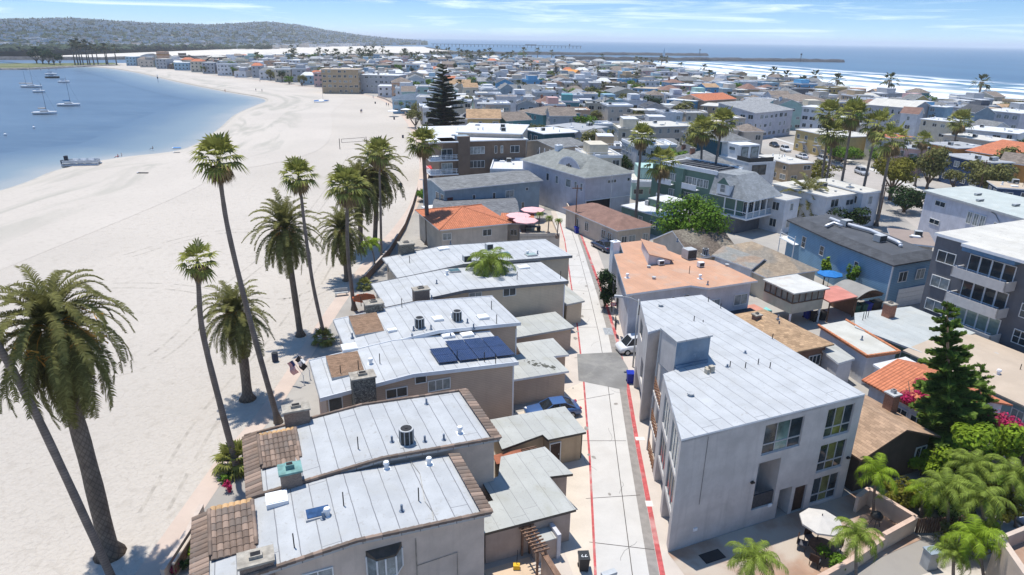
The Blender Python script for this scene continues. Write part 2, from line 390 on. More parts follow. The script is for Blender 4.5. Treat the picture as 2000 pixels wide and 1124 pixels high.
def sandcol(g):
    c=g.mix(g.ss(g.noise(.03,5),.35,.65),tuple(x*.95 for x in SANDC),tuple(x*1.05 for x in SANDC))
    c=g.mix(g.ma('MULTIPLY',g.ss(g.noise(1.1,6,dist=.6),.5,.70),.38),c,(.35,.31,.26))
    c=g.mix(g.ma('MULTIPLY',g.ss(g.noise(.22,8,sc=(.5,1.6,1),dist=1),.56,.7),.13),c,(.46,.41,.36))
    c=g.mix(g.ma('MULTIPLY',g.ss(g.noise(.5,4,sc=(2.2,.12,1),dist=.35),.6,.66),.10),c,(.40,.35,.30))
    c=g.mix(g.ma('MULTIPLY',g.ss(g.noise(4.5,5,dist=.2),.55,.68),.42),c,(.36,.31,.26))
    return c
def f_sand(g):
    g.L(sandcol(g),g.b.inputs['Base Color'])
    bp=N(g.t,'ShaderNodeBump'); bp.inputs['Strength'].default_value=.9; bp.inputs['Distance'].default_value=.2
    g.L(g.noise(2.8,7,dist=.4),bp.inputs['Height']); g.L(bp.outputs[0],g.b.inputs['Normal'])
M_sand=custom('beach sand ground',.95,f_sand)
def f_wet(g):
    sp=N(g.t,'ShaderNodeSeparateXYZ'); g.L(g.UV,sp.inputs[0]); v=sp.outputs[1]
    m1=g.ss(v,4,0.); n=g.ss(g.noise(.11,8,vec=g.UV,sc=(.28,1.15,1),dist=1.3),.47,.66); fade=g.ma('MULTIPLY',g.ss(v,34,14),g.ss(v,0,3))
    n2=g.ma('MULTIPLY',g.ma('MULTIPLY',n,fade),.85)
    c=g.mix(n2,sandcol(g),(.33,.31,.26)); c=g.mix(g.ma('MULTIPLY',m1,.5),c,(.42,.38,.32)); g.L(c,g.b.inputs['Base Color'])
M_wet=custom('tide marked sand',.85,f_wet)
def f_shal(g):
    sp=N(g.t,'ShaderNodeSeparateXYZ'); g.L(g.UV,sp.inputs[0]); v=g.ma('ADD',sp.outputs[1],g.ma('MULTIPLY',g.ma('SUBTRACT',g.noise(.08,4),.5),9))
    c=g.mix(g.ss(v,0,12),(.33,.33,.30),(.19,.235,.25)); c=g.mix(g.ss(v,8,34),c,(.085,.13,.18)); g.L(c,g.b.inputs['Base Color'])
    bp=N(g.t,'ShaderNodeBump'); bp.inputs['Strength'].default_value=.5; bp.inputs['Distance'].default_value=.08
    g.L(g.noise(1.2,5,sc=(1,1.8,1)),bp.inputs['Height']); g.L(bp.outputs[0],g.b.inputs['Normal'])
M_shal=custom('shallow bay water',.34,f_shal)
def f_bay(g):
    c=g.mix(g.ss(g.noise(.012,4,sc=(1,2.2,1)),.35,.65),(.06,.098,.145),(.08,.125,.178)); c=g.mix(g.ma('MULTIPLY',g.ss(g.noise(.16,6,sc=(.6,1.8,1)),.45,.68),.45),c,(.115,.165,.215)); g.L(c,g.b.inputs['Base Color'])
    bp=N(g.t,'ShaderNodeBump'); bp.inputs['Strength'].default_value=.5; bp.inputs['Distance'].default_value=.08
    g.L(g.noise(1.2,5,sc=(1,1.8,1)),bp.inputs['Height']); g.L(bp.outputs[0],g.b.inputs['Normal'])
M_bay=custom('bay water',.34,f_bay)
def f_oc(g):
    c=g.mix(g.ss(g.noise(.006,6,sc=(1,.35,1),dist=.8),.3,.7),(.04,.09,.15),(.06,.125,.19)); g.L(c,g.b.inputs['Base Color'])
    bp=N(g.t,'ShaderNodeBump'); bp.inputs['Strength'].default_value=.6; bp.inputs['Distance'].default_value=.4
    g.L(g.noise(.15,7,sc=(1,.5,1)),bp.inputs['Height']); g.L(bp.outputs[0],g.b.inputs['Normal'])
M_ocean=custom('ocean water',.3,f_oc)
def f_surf(g):
    sp=N(g.t,'ShaderNodeSeparateXYZ'); g.L(g.UV,sp.inputs[0]); u,v=sp.outputs[0],sp.outputs[1]
    wv=g.ma('ADD',v,g.ma('MULTIPLY',g.ma('SUBTRACT',g.noise(.006,3,vec=g.UV,sc=(1,.2,1)),.5),70))
    wv=g.ma('ADD',wv,g.ma('MULTIPLY',g.ma('SUBTRACT',g.noise(.05,6,vec=g.UV,sc=(.5,1,1)),.5),46))
    fr=g.ma('FRACT',g.ma('DIVIDE',wv,52.)); band=g.ma('MULTIPLY',g.ss(fr,.0,.10),g.ss(fr,.85,.3))
    brk=g.ss(g.noise(.013,4,vec=g.UV,sc=(1,.6,1)),.30,.48)
    foam=g.ma('MULTIPLY',g.ma('MULTIPLY',band,brk),g.ss(v,260,190))
    lace=g.ma('MULTIPLY',g.ss(g.noise(.07,8,vec=g.UV,sc=(.5,1.5,1),dist=1.5),.36,.56),g.ss(v,150,20))
    sh=g.ss(g.ma('ADD',v,g.ma('MULTIPLY',g.ma('SUBTRACT',g.noise(.03,4,vec=g.UV),.5),24)),16,0)
    fo=g.ma('MAXIMUM',g.ma('MAXIMUM',foam,g.ma('MULTIPLY',lace,.75)),g.ma('MULTIPLY',sh,.85))
    c=g.mix(g.ss(v,10,120),(.20,.25,.24),(.05,.14,.2)); c=g.mix(g.ss(v,140,280),c,(.05,.108,.17)); c=g.mix(fo,c,(.8,.82,.83)); g.L(c,g.b.inputs['Base Color'])
    g.L(g.ma('ADD',g.ma('MULTIPLY',fo,.5),.3),g.b.inputs['Roughness'])
M_surf=custom('breaking surf',.4,f_surf)

bayshore=[(-112,-60),(-106,60),(-102,130),(-105,155),(-101,170),(-91,187),(-98,226),(-111,275),(-117,314),(-120,335),(-131,355),(-164,391),(-224,462),(-305,564),(-380,640),(-440,655),(-520,640),(-640,600),(-1100,520)]
shore=catmull([(x,y) for x,y in bayshore],7)
oc=[(1150,-500),(640,-160),(430,60),(335,220),(276,374),(246,481),(209,577),(184,754),(150,950),(112,1080)]
oshore=catmull(oc,6)
# ocean, bay
b=MB()
for (x0,y0,x1,y1) in ((-30000,-3000,40000,45000),): b.face([(x0,y0,-.6),(x1,y0,-.6),(x1,y1,-.6),(x0,y1,-.6)])
struct(b.build('ocean',M_ocean))
poly_obj('bay',[(p.x,p.y) for p in shore]+[(-1500,520),(-1500,-300),(-112,-300)],-.32,M_bay)
strip('bay_shallows',shore[6:-6],[0,1,3,6,12,20,34],-.285,M_shal,-1)
# land: one sand sheet from the bay shore to the ocean shore and the channel
chan_near=[P(1105,117),P(1000,115),P(840,114),P(600,116),P(400,120),P(220,124),P(60,125)]
land=[(p.x,p.y) for p in shore]+[(-1100,560),(-700,690)]+[(p.x,p.y) for p in reversed(chan_near)]+[(p.x,p.y) for p in reversed(oshore)]+[(1150,-900),(-112,-900)]
poly_obj('beach_sand',land,0,M_sand)
strip('tide_flats',shore[6:-10],[-.2,1,3,6,10,16,24,36],.045,M_wet,1)
b=MB(); sl=shore[6:-6]
for i in range(len(sl)):
    t_=(sl[min(i+2,len(sl)-1)]-sl[max(i-2,0)]); t_=Vector((t_.x,t_.y)).normalized(); nn=Vector((-t_.y,t_.x)); p=sl[i]; b.pt(p.x-nn.x*.6,p.y-nn.y*.6,.03); b.pt(p.x+nn.x*3.5,p.y+nn.y*3.5,-.5)
for i in range(len(sl)-1): b.f.append([2*i,2*i+2,2*i+3,2*i+1]); b.m.append(0)
struct(b.build('shore_slope',mat('damp shore sand',(.40,.37,.32),.8,n=.1,ns=.3)))
M_trk=mat('tyre marked sand',(.40,.36,.31),.95,n=.2,ns=1.5)
for pts_ in (((250,500),(420,455),(640,440),(740,380)),((120,560),(330,560),(540,590),(640,560)),((300,1000),(420,800),(560,640),(660,480),(740,360),(770,290)),((60,760),(300,700),(450,560),(600,430),(690,300))):
    cl_=catmull([P(*q)[:] for q in pts_],10)
    for o_ in (-.9,.9):
        b=MB()
        for i in range(len(cl_)-1):
            a,c=cl_[i],cl_[i+1]; t_=(c-a).normalized(); n_=Vector((t_.y,-t_.x,0)); 
            if i%5==4: continue
            b.face([(a+n_*(o_-.13))[:2]+(.006,),(a+n_*(o_+.13))[:2]+(.006,),(c+n_*(o_+.13))[:2]+(.006,),(c+n_*(o_-.13))[:2]+(.006,)])
        struct(b.build('tyre_track',M_trk))
strip('surf',list(reversed(oshore)),[-6,0,8,20,45,80,130,180,235,290],.01,M_surf,-1)
# harbour channel water seen between the jetties
M_chan=M_bay
# town ground
def f_town(g):
    c=g.mix(g.ss(g.noise(.05,5),.4,.6),(.27,.25,.225),(.36,.335,.30)); c=g.mix(g.ma('MULTIPLY',g.ss(g.noise(.6,7,dist=1),.5,.7),.4),c,(.24,.22,.2)); g.L(c,g.b.inputs['Base Color'])
M_town=custom('town concrete ground',.9,f_town)
outer=[(-22,-60),(-22,36),(-22,42),(-21.3,51),(-21.6,73),(-21,93),(-20,110),(-20,129),(-23,162),(-32,215),(-47,281),(-69,351),(-96,395),(-125,425),(-161,467),(-211,515),(-296,600),(-380,672)]
outerc=catmull(outer,4)
inner=[Vector((p.x+1.5+.6*min(1,max(0,(p.y-60)/200)),p.y+ (1.2 if p.y>350 else 0))) for p in outerc]
otown=[(900,-500),(520,-120),(330,80),(250,250),(216,345),(188,395),(186,459),(168,567),(150,691),(105,792),(62,850),(0,900),(-100,930),(-200,900),(-300,840),(-390,730)]
poly_obj('town_ground',[(p.x,p.y) for p in inner]+[(x,y) for x,y in reversed(otown)]+[(900,-700),(-20,-700)],.02,M_town)
M_prom=mat('pink promenade concrete',(.49,.395,.33),.9,n=.06,ns=.4,pat='planks',ps=3.2,pd=.12,stain=.2,stc=(.58,.5,.42))
between('promenade',[(p.x,p.y) for p in outerc],[(p.x,p.y) for p in inner],.03,M_prom)
# the alley
M_conc=mat('alley concrete',(.49,.47,.44),.85,n=.05,ns=.5,stain=.22,stc=(.4,.37,.33),bump=.05)
M_side=mat('pinkish sidewalk concrete',(.49,.43,.375),.9,n=.05,ns=.6,stain=.15,stc=(.42,.36,.3))
M_gut=mat('grey asphalt strip',(.25,.23,.21),.95,n=.12,ns=2,stain=.2,stc=(.32,.3,.27))
M_patch=mat('asphalt patch',(.20,.195,.185),.95,n=.14,ns=.5,stain=.5,stc=(.32,.31,.28))
M_joint=mat('tar joint',(.07,.06,.055),.9,n=.2)
aL=[P(x,y) for x,y in ((1166,1200),(1163,1124),(1152,900),(1140,745),(1128,640),(1116,560),(1103,470),(1092,430),(1074,385),(1062,345),(1050,318),(1040,303))]
aR=[P(x,y) for x,y in ((1310,1200),(1294,1124),(1247,880),(1225,750),(1204,660),(1181,585),(1150,500),(1122,425),(1096,385),(1074,345),(1057,318),(1046,303))]
def lerp2(A,B,f): return [a.lerp(b_,f) for a,b_ in zip(A,B)]
G1=lerp2(aL,aR,.78); G2=lerp2(aL,aR,.985)
between('alley',aL,aR,.03,M_conc)
between('asphalt_strip',lerp2(aL,aR,.80),lerp2(aL,aR,.955),.034,M_gut)
def rib(b,pts,wd,z):
    for i in range(len(pts)-1):
        a,c=pts[i],pts[i+1]; t=(c-a).normalized(); n=Vector((t.y,-t.x,0))*wd/2
        b.face([(a-n)[:2]+(z,),(a+n)[:2]+(z,),(c+n)[:2]+(z,),(c-n)[:2]+(z,)])
b=MB(); rib(b,aL[:8],.16,.038); struct(b.build('kerb_paint',M_red),'red painted line along the left edge of the alley')
b=MB(); rib(b,[p+Vector((.0,0,0)) for p in aR[:8]],.33,.038); struct(b.build('kerb_paint',M_red),'red painted line along the right edge of the alley')
b=MB(); rib(b,lerp2(aL,aR,.55)[:11],.05,.0375)
for yy in (1000,1003,):
    pass
for k,(y1,y2) in enumerate(((1060,1075),(975,968),(862,862),(783,770),(700,695),(640,640),(604,606),(566,570),(541,543),(519,520),(497,497),(470,468),(445,447))):
    a=P(1156-(1124-y1)*.08,y1); f=(y1-420)/700; xr=1100+(1252-1100)*((y2-385)/(975-385))
    rib(b,[a,P(xr,y2)],.05,.0378)
struct(b.build('pavement_joints',M_joint))
b=MB(); cr=random.Random(12)
for k in range(16):
    y=cr.uniform(32,100); x=5.6+(y-31)*.045+cr.uniform(.2,3.2); p=Vector((x,y,0)); d_=cr.uniform(0,6.28); pts_=[p]
    for q in range(7): d_+=cr.uniform(-.6,.6); pts_.append(pts_[-1]+Vector((math.cos(d_),math.sin(d_),0))*cr.uniform(.15,.4))
    rib(b,pts_,.018,.0375)
struct(b.build('pavement_cracks',M_joint))
b=MB(); 
for k in range(26):
    y=cr.uniform(31,104); x=5.4+(y-31)*.045+cr.uniform(-2.,3.4); q=cr.uniform(.08,.32)
    b.face([(x+q*cr.uniform(.5,1.2)*math.cos(a*.9),y+q*1.5*cr.uniform(.5,1.2)*math.sin(a*.9),.0392+k*.0001) for a in range(7)])
struct(b.build('oil_stains',mat('faint oil stain',(.27,.25,.225),.9,n=.2,ns=3)))
b=MB(); b.face([P(x,y,.041) for x,y in ((1130,744),(1224,763),(1227,720),(1208,688),(1127,692))]); struct(b.build('asphalt_patch',M_patch))
b=MB(); b.face([P(x,y,.04) for x,y in ((1062,410),(1125,418),(1112,398),(1062,402))]); struct(b.build('asphalt_patch',M_patch))
b=MB()
for (x,y,w_,h_) in ((1250,858,.75,.5),(1268,985,.5,.6)): 
    p=P(x,y); b.box(p.x-w_/2,p.y-h_/2,.035,p.x+w_/2,p.y+h_/2,.045)
struct(b.build('utility_covers',mat('pale cover',(.6,.57,.52),.9)))
b=MB(); p=P(1188,648); b.box(p.x-.5,p.y-.9,.035,p.x+.5,p.y+.9,.044); struct(b.build('drain_grate',mat('drain grate metal',(.32,.34,.36),.6,n=.2,ns=6,pat='planks',ps=.12,pd=.6)))
# sidewalk right of alley
aS=[p+Vector((d,0,0)) for p,d in zip(aR,(2.2,2.2,1.5,1.5,1.2,1.3,1.6,1.8,1.4,.8,.5,.4))]
between('sidewalk',aR,aS,.031,M_side)
aSL=[p+Vector((-d,0,0)) for p,d in zip(aL,(4,4,2.5,2.2,1.8,1.2,1,1,.6,.3,.2,.1))]
between('sidewalk',aSL,aL,.0315,M_side)
# cross court and the avenue on the right
M_road=mat('avenue asphalt',(.38,.345,.31),.95,n=.07,ns=.4,stain=.2,stc=(.3,.28,.26))
between('avenue',[P(x,y) for x,y in ((1440,262),(1500,282),(1580,318),(1660,352),(1715,385),(1800,455))],[P(x,y) for x,y in ((1478,262),(1560,288),(1640,310),(1720,342),(1800,380),(1960,470))],.036,M_road)
b=MB(); A_=[P(x,y) for x,y in ((1478,262),(1560,288),(1640,310),(1720,342),(1800,380),(1960,470))]
for i in range(5):
    a,c=A_[i],A_[i+1]; t=(c-a).normalized(); n=Vector((-t.y,t.x,0)); 
    b.prism([(a.x,a.y),(c.x,c.y),(c.x+n.x*1.8,c.y+n.y*1.8),(a.x+n.x*1.8,a.y+n.y*1.8)],0,.15)
struct(b.build('avenue_kerb',mat('kerb concrete',(.5,.48,.45),.9)))
between('court_path',[P(1800,1124),P(1690,1180)],[P(2080,1040),P(1900,1240)],.04,mat('court paving',(.47,.43,.38),.9,n=.08,ns=.8,stain=.3))
# courtyard paving near the corner building (in the uv frame)
def upoly(name,pts,z,m): 
    b=MB(); b.face([W(u,v,z)[:] for u,v in pts]); return struct(b.build(name,m))
M_court=mat('stained terracotta paving',(.34,.22,.155),.85,n=.15,ns=.5,stain=.45,stc=(.42,.37,.31),c2=(.42,.36,.30))
upoly('courtyard_paving',[(24.5,21),(38.3,21.6),(38.3,26.7),(22.2,26.7),(22,24)],.045,M_court)
upoly('driveway',[(15.8,27.0)]+[UV(p) for p in aL[1:4]]+[(20.5,45.5),(17,45.5),(17,33)],.036,mat('driveway concrete',(.55,.48,.40),.9,n=.06,ns=.6,stain=.2,stc=(.42,.36,.28)))
upoly('patio',[(11,24),(14,24),(14,29.6),(11,29.6)],.037,mat('tan patio concrete',(.55,.42,.30),.9,n=.06,ns=.6,stain=.2))
M_terr=mat('red deck coating',(.5,.23,.17),.85,n=.12,ns=1)
# sand spit with grass, channel, far shore
M_grass=mat('dry park grass',(.13,.14,.05),.95,n=.3,ns=.05)
b=MB(); b.face([P(x,y,.1) for x,y in ((-60,135),(140,131),(235,128),(222,123),(60,124),(-60,124))]); struct(b.build('grass_point',M_grass))
M_rock=mat('jetty rock',(.085,.085,.09),.95,n=.5,ns=.5,bump=.8)
M_rockL=mat('riprap rock',(.24,.22,.2),.95,n=.4,ns=.5)
def ridge(name,pts,wd,h,m,label=None,seed=1):
    r=random.Random(seed); b=MB(); line=[]
    for i in range(len(pts)-1):
        a,c=Vector(pts[i]),Vector(pts[i+1]); n=max(2,int((c-a).length/ (wd*.8)))
        for k in range(n): line.append(a.lerp(c,k/n))
    line.append(Vector(pts[-1])); prof=[(-.5,-.6/h),(-.36,.45),(-.16,.95),(.15,1.),(.34,.5),(.5,-.6/h)]
    k=len(prof)
    for i,p in enumerate(line):
        t=(line[min(i+1,len(line)-1)]-line[max(i-1,0)]).normalized(); n=Vector((t.y,-t.x,0))
        for a_,z in prof: q=p+n*(a_*wd*(1+r.uniform(-.12,.12))); b.pt(q.x,q.y,z*h*(1+r.uniform(-.18,.18)) if z>0 else -.9)
    for i in range(len(line)-1):
        for j in range(k-1): b.f.append([i*k+j,(i+1)*k+j,(i+1)*k+j+1,i*k+j+1]); b.m.append(0)
    o=b.build(name,m)
    return struct(o,label)
def g3(x,y): p=P(x,y); return (p.x,p.y,0)
ridge('jetty_rocks',[g3(1085,116.5),g3(1250,117.5),g3(1450,119),g3(1646,121.5)],13,4.6,M_rock,'long dark rock jetty reaching furthest right into the ocean',2)
ridge('jetty_rocks',[g3(840,106),g3(1090,107.2),g3(1250,108),g3(1380,109)],18,5,M_rock,'farther dark rock jetty across the harbour channel',3)
ridge('riprap_bank',[g3(-60,116.5),g3(160,117),g3(330,115),g3(500,112),g3(700,109),g3(850,106.5)],15,3.0,M_rock,'rock bank along the far side of the channel',4)
ridge('riprap_bank',[g3(-60,136),g3(60,135.5),g3(140,131.5),g3(225,128.5)],5,1.2,M_rockL,'low rock bank below the grass point',5)
# channel water lies over the ocean sheet level
b=MB(); b.face([(p.x,p.y,-.25) for p in chan_near]+[ (P(x,y).x,P(x,y).y,-.25) for x,y in ((-60,115),(160,116),(330,114.5),(500,111.5),(700,108.5),(850,106),(1105,107))][::1]); struct(b.build('harbour_channel',M_bay))
# far shore sand + hills
fs=[P(-60,115.5),P(160,116),P(330,114),P(500,111),P(700,108),P(850,105.6),P(905,104),P(900,101.5),P(860,98),P(834,94),P(828,91.5)]
b=MB(); b.face([(p.x,p.y,.05) for p in reversed(fs)]+[(-640,3050,.05),(-3500,3050,.05),(-3500,800,.05)]); struct(b.build('far_beach_sand',mat('far pale sand',(.56,.52,.46),.95,n=.05,ns=.01)))
def hill_h(x,y):
    az=x/ y; px=1000+az*1386
    prof=[(-1200,20),(0,39),(130,36),(270,45),(400,49),(460,46),(520,43),(580,50),(640,61),(700,70),(760,76),(806,79.5),(822,81),(830,95)]
    for i in range(len(prof)-1):
        if prof[i][0]<=px<=prof[i+1][0]:
            f=(px-prof[i][0])/(prof[i+1][0]-prof[i][0]); top=prof[i][1]*(1-f)+prof[i+1][1]*f; break
    else: return -3
    Yr=3000+max(0,px)*2.3; 
    Yb=1050+max(0,px)*1.1 if px<500 else 1600+(px-500)*4.6
    rz=ray(px,top); H_=CH+rz.z/rz.y*Yr-5.5
    t=(y-Yb)/(Yr-Yb)
    if t<0: return -3+0*t
    if t>1: return max(-3,H_*(1-(t-1)*1.2))
    s_=t*t*(3-2*t)*.45+t*.55
    n=mnoise.noise(Vector((x/380,y/380,0)))*9*min(1,t*4)*(1-t)+mnoise.noise(Vector((x/120,y/120,3)))*2.5*min(1,t*4)*(1-t*.8)
    return max(.4,H_*s_+n)
def f_hill(g):
    n1=g.noise(.012,7); n2=g.noise(.05,5)
    c=g.mix(g.ss(n1,.42,.58),(.04,.055,.032),(.13,.12,.09)); c=g.mix(g.ss(n2,.5,.62),c,(.035,.05,.028)); g.L(c,g.b.inputs['Base Color'])
M_hill=custom('hillside scrub',.95,f_hill)
b=MB(); nx,ny=130,70
for i in range(nx+1):
    px=-700+ (i/nx)*1535
    for j in range(ny+1):
        Yb=950 if px<500 else 1350+(px-500)*4.6
        Yt=5600; y=Yb+(Yt-Yb)*(j/ny)**1.25; x=(px-1000)/1386*y; b.pt(x,y,hill_h(x,y))
for i in range(nx):
    for j in range(ny): q=i*(ny+1)+j; b.f.append([q,q+ny+1,q+ny+2,q+1]); b.m.append(0)
struct(b.build('hillside',M_hill,smooth=True))
# pier
pr=thing('pier','long ocean fishing pier standing on thin piles, far off at the horizon','pier',PY(832,89,2700).xy.to_3d())
Ya=2700; zt=8.2
def pierx(px): return (px-1000)/1386*Ya
b=MB((pr.location.x,pr.location.y,0)); b.box(pierx(834),Ya-4,zt-1.0,pierx(1128),Ya+4,zt+.4); b.box(pierx(1018),Ya-9,zt-1,pierx(1040),Ya+9,zt+3.2); b.box(pierx(1105),Ya-14,zt-1,pierx(1128),Ya+14,zt+.6); b.box(pierx(1104),Ya-3,zt,pierx(1106),Ya+3,zt+7); b.build('deck',mat('pier concrete',(.13,.13,.14),.9),pr)
for k in range(40):
    px=838+k*7.4; b=MB((pr.location.x,pr.location.y,0))
    for dy in (-3,3): b.cyl(pierx(px),Ya+dy,-1,zt-.9,1.0,6)
    b.build('pile_pair',MATS['pier concrete'],pr)
# ---------------- building tools ----------------
WM={}
def wmesh(w,h,mull,fm,gm,bars=0,dp=.07):
    k=(w,h,mull,fm.name,gm.name,bars)
    if k in WM: return WM[k]
    f=.07 if w>.5 else .05; b=MB()
    b.box(-w/2-f,-dp,-f,-w/2,.02,h+f); b.box(w/2,-dp,-f,w/2+f,.02,h+f); b.box(-w/2,-dp,-f,w/2,.02,0); b.box(-w/2,-dp,h,w/2,.02,h+f)
    for i in range(1,mull+1):
        x=-w/2+w*i/(mull+1); b.box(x-.03,-dp+.015,0,x+.03,.02,h)
    for i in range(1,bars+1):
        z=h*i/(bars+1); b.box(-w/2,-dp+.02,z-.025,w/2,.02,z+.025)
    g=MB(); g.box(-w/2,-.022,0,w/2,.018,h)
    WM[k]=(b.mesh('window_frame',fm),g.mesh('window_pane',gm)); return WM[k]
FACE={'n':0,'r':math.pi/2,'f':math.pi,'l':-math.pi/2}
class House:
    def __init__(s,name,label,cat,loc,phi,group=None):
        s.e=thing(name,label,cat,loc,phi,group); s.o=(0,0,0)
    def mb(s): return MB(s.o)
    def part(s,name,b,m,smooth=False,parent=None): return b.build(name,m,parent or s.e,smooth)
    def win(s,x,y,z,face,w=1.2,h=1.1,mull=1,fm=None,gm=None,bars=0,small=False,name='window'):
        fm=fm or M_fr; gm=gm or (M_glassC if rnd.random()<.35 else M_glass)
        me=wmesh(round(w,2),round(h,2),mull,fm,gm,bars)
        a=FACE[face] if isinstance(face,str) else face
        p=(x-s.o[0],y-s.o[1],z)
        o=ob(name,me[0],s.e,p,a)
        if small: o.data=WJ(me); 
        else: ob('pane',me[1],o)
        return o
    def door(s,x,y,z,face,w=.95,h=2.05,m=None):
        b=MB(); b.box(-w/2,-.05,0,w/2,.02,h,0); b.box(-w/2-.07,-.07,0,-w/2,.02,h+.07,1); b.box(w/2,-.07,0,w/2+.07,.02,h+.07,1); b.box(-w/2,-.07,h,w/2,.02,h+.07,1)
        o=b.build('door',[m or M_door,M_fr],s.e); o.location=(x-s.o[0],y-s.o[1],z); o.rotation_euler=(0,0,FACE[face] if isinstance(face,str) else face); 
        k=MB(); k.box(w/2-.14,-.1,.98,w/2-.08,-.05,1.08); k.build('handle',M_acl,o); return o
    def garage(s,x,y,z,face,w=2.6,h=2.15,m=None):
        b=MB(); n=4
        for i in range(n): b.box(-w/2,-.04,h*i/n+.01,w/2,.02,h*(i+1)/n-.02,0)
        o=b.build('garage_door',m or M_white,s.e); o.location=(x-s.o[0],y-s.o[1],z); o.rotation_euler=(0,0,FACE[face]); return o
WJc={}
def WJ(me):
    k=(me[0].name,me[1].name)
    if k in WJc: return WJc[k]
    v=[p.co[:] for p in me[0].vertices]; n=len(v); v+=[p.co[:] for p in me[1].vertices]
    f=[list(p.vertices) for p in me[0].polygons]; nf=len(f); f+=[[i+n for i in p.vertices] for p in me[1].polygons]
    m=bpy.data.meshes.new('window'); m.from_pydata(v,[],f); m.materials.append(me[0].materials[0]); m.materials.append(me[1].materials[0])
    m.polygons.foreach_set('material_index',[0]*nf+[1]*(len(f)-nf)); m.update(); WJc[k]=m; return m
def uvhouse(name,label,cat,u,v,group=None):
    h=House(name,label,cat,W(u,v,0),TH,group); h.o=(u,v,0); return h
def vent(h,roof,x,y,z,k=0,s=1.):
    b=h.mb()
    if k==0: b.cyl(x,y,z-.1,z+.45*s,.07,8); b.cyl(x,y,z-.05,z+.06,.16,8)
    elif k==1: b.cyl(x,y,z-.1,z+.35*s,.13,10); b.cyl(x,y,z+.35*s,z+.5*s,.2,10,r2=.16); b.box(x-.25,y-.25,z-.1,x+.25,y+.25,z+.03)
    elif k==2: b.cyl(x,y,z-.1,z+.9*s,.035,6)
    elif k==3: b.cyl(x,y,z-.1,z+.18,.17,8); b.cyl(x,y,z+.18,z+.24,.24,10)
    return b.build('vent_pipe',[M_pipe,M_white,M_iron,M_acl][k],roof)
def skylight(h,roof,x,y,z,w=.9,d=1.3,m=None,hh=.2,tilt=0):
    b=h.mb(); b.box(x-w/2,y-d/2,z-.15,x+w/2,y+d/2,z+hh,0); b.box(x-w/2+.08,y-d/2+.08,z+hh,x+w/2-.08,y+d/2-.08,z+hh+.035,1)
    return b.build('skylight',[M_white if m is None else M_frB,m or M_white],roof)
def acround(h,roof,x,y,z,s=1.):
    b=h.mb(); r=.42*s; b.box(x-.5*s,y-.5*s,z-.1,x+.5*s,y+.5*s,z+.06,1); b.cyl(x,y,z+.06,z+.95*s,r,16,0); b.cyl(x,y,z+.95*s,z+1.0*s,r*1.05,16,1)
    for i in range(9): 
        a=i*2*math.pi/9; b.box(x+math.cos(a)*r-.03,y+math.sin(a)*r-.03,z+.06,x+math.cos(a)*r+.03,y+math.sin(a)*r+.03,z+.95*s,1)
    o=b.build('air_conditioner',[M_acm,M_acl],roof); f=h.mb(); f.cyl(x,y,z+1.0*s,z+1.02*s,r*.8,14,0); f.cyl(x,y,z+1.02*s,z+1.05*s,r*.25,8,0); f.build('fan_grille',M_iron,o); return o
def acbox(h,roof,x,y,z,w=.9,d=.7,hh=.7,m=None):
    b=h.mb(); b.box(x-w/2,y-d/2,z+.08,x+w/2,y+d/2,z+hh,0); b.box(x-w/2+.06,y-d/2-.02,z+.16,x+w/2-.06,y-d/2,z+hh-.08,1)
    for a in(-1,1): b.box(x+a*w*.35-.05,y-d/2,z-.05,x+a*w*.35+.05,y+d/2,z+.08,1)
    return b.build('air_conditioner',[m or M_acl,M_acm],roof)
def chimney(h,roof,x,y,z0,z1,w,d,m,capm,tall=0.):
    b=h.mb(); b.box(x-w/2,y-d/2,z0,x+w/2,y+d/2,z1)
    o=b.build('chimney',m,roof); c=h.mb(); c.box(x-w/2-.08,y-d/2-.08,z1,x+w/2+.08,y+d/2+.08,z1+.12,0); c.box(x-w*.2,y-d*.2,z1+.12,x+w*.2,y+d*.2,z1+.3+tall,0); c.box(x-w*.15,y-d*.15,z1+.3+tall,x+w*.15,y+d*.15,z1+.305+tall,1)
    c.build('chimney_cap',[capm,M_dark],o); return o
def barrels(b,x0,y0,z0,ux,uy,width,length,slope,pitch=.24,row=.42,mi=0,up=(0,0,1)):
    """real barrel tiles: ux=across dir (unit 2d), uy=down-slope dir, slope= drop per m"""
    n=max(1,int(width/pitch)); rr=max(1,int(length/row)); k=5
    for i in range(n):
        cx=(i+.5)*width/n
        for j in range(rr):
            l0,l1=j*length/rr-.03,(j+1)*length/rr; idx=[]
            for (l,lift) in ((l0,0.0),(l1,.035)):
                for q in range(k+1):
                    a=math.pi*q/k; off=-math.cos(a)*width/n*.52; hh=math.sin(a)*pitch*.36
                    x=x0+ux[0]*(cx+off)+uy[0]*l; y=y0+ux[1]*(cx+off)+uy[1]*l
                    idx.append(b.pt(x,y,z0-slope*l+hh+lift))
            for q in range(k): b.f.append([idx[q],idx[q+1],idx[k+1+q+1],idx[k+1+q]]); b.m.append(mi)
            b.f.append([idx[k+1+q] for q in range(k+1)]); b.m.append(mi)
def ridgecaps(b,p0,p1,r=.13,seg=.42,mi=0):
    p0,p1=Vector(p0),Vector(p1); L=(p1-p0).length; n=max(1,int(L/seg))
    for i in range(n):
        a=p0.lerp(p1,i/n); c=p0.lerp(p1,(i+1.06)/n); b.tube([a,c],[r*.85,r*1.05],7,mi)
def roof_prof(prof,th=.22): return prof+[(x,z-th) for x,z in reversed(prof)]
def zat(prof,x):
    for (a,za),(c,zc) in zip(prof,prof[1:]):
        if a<=x<=c: return za+(zc-za)*(x-a)/(c-a)
    return prof[0][1] if x<prof[0][0] else prof[-1][1]
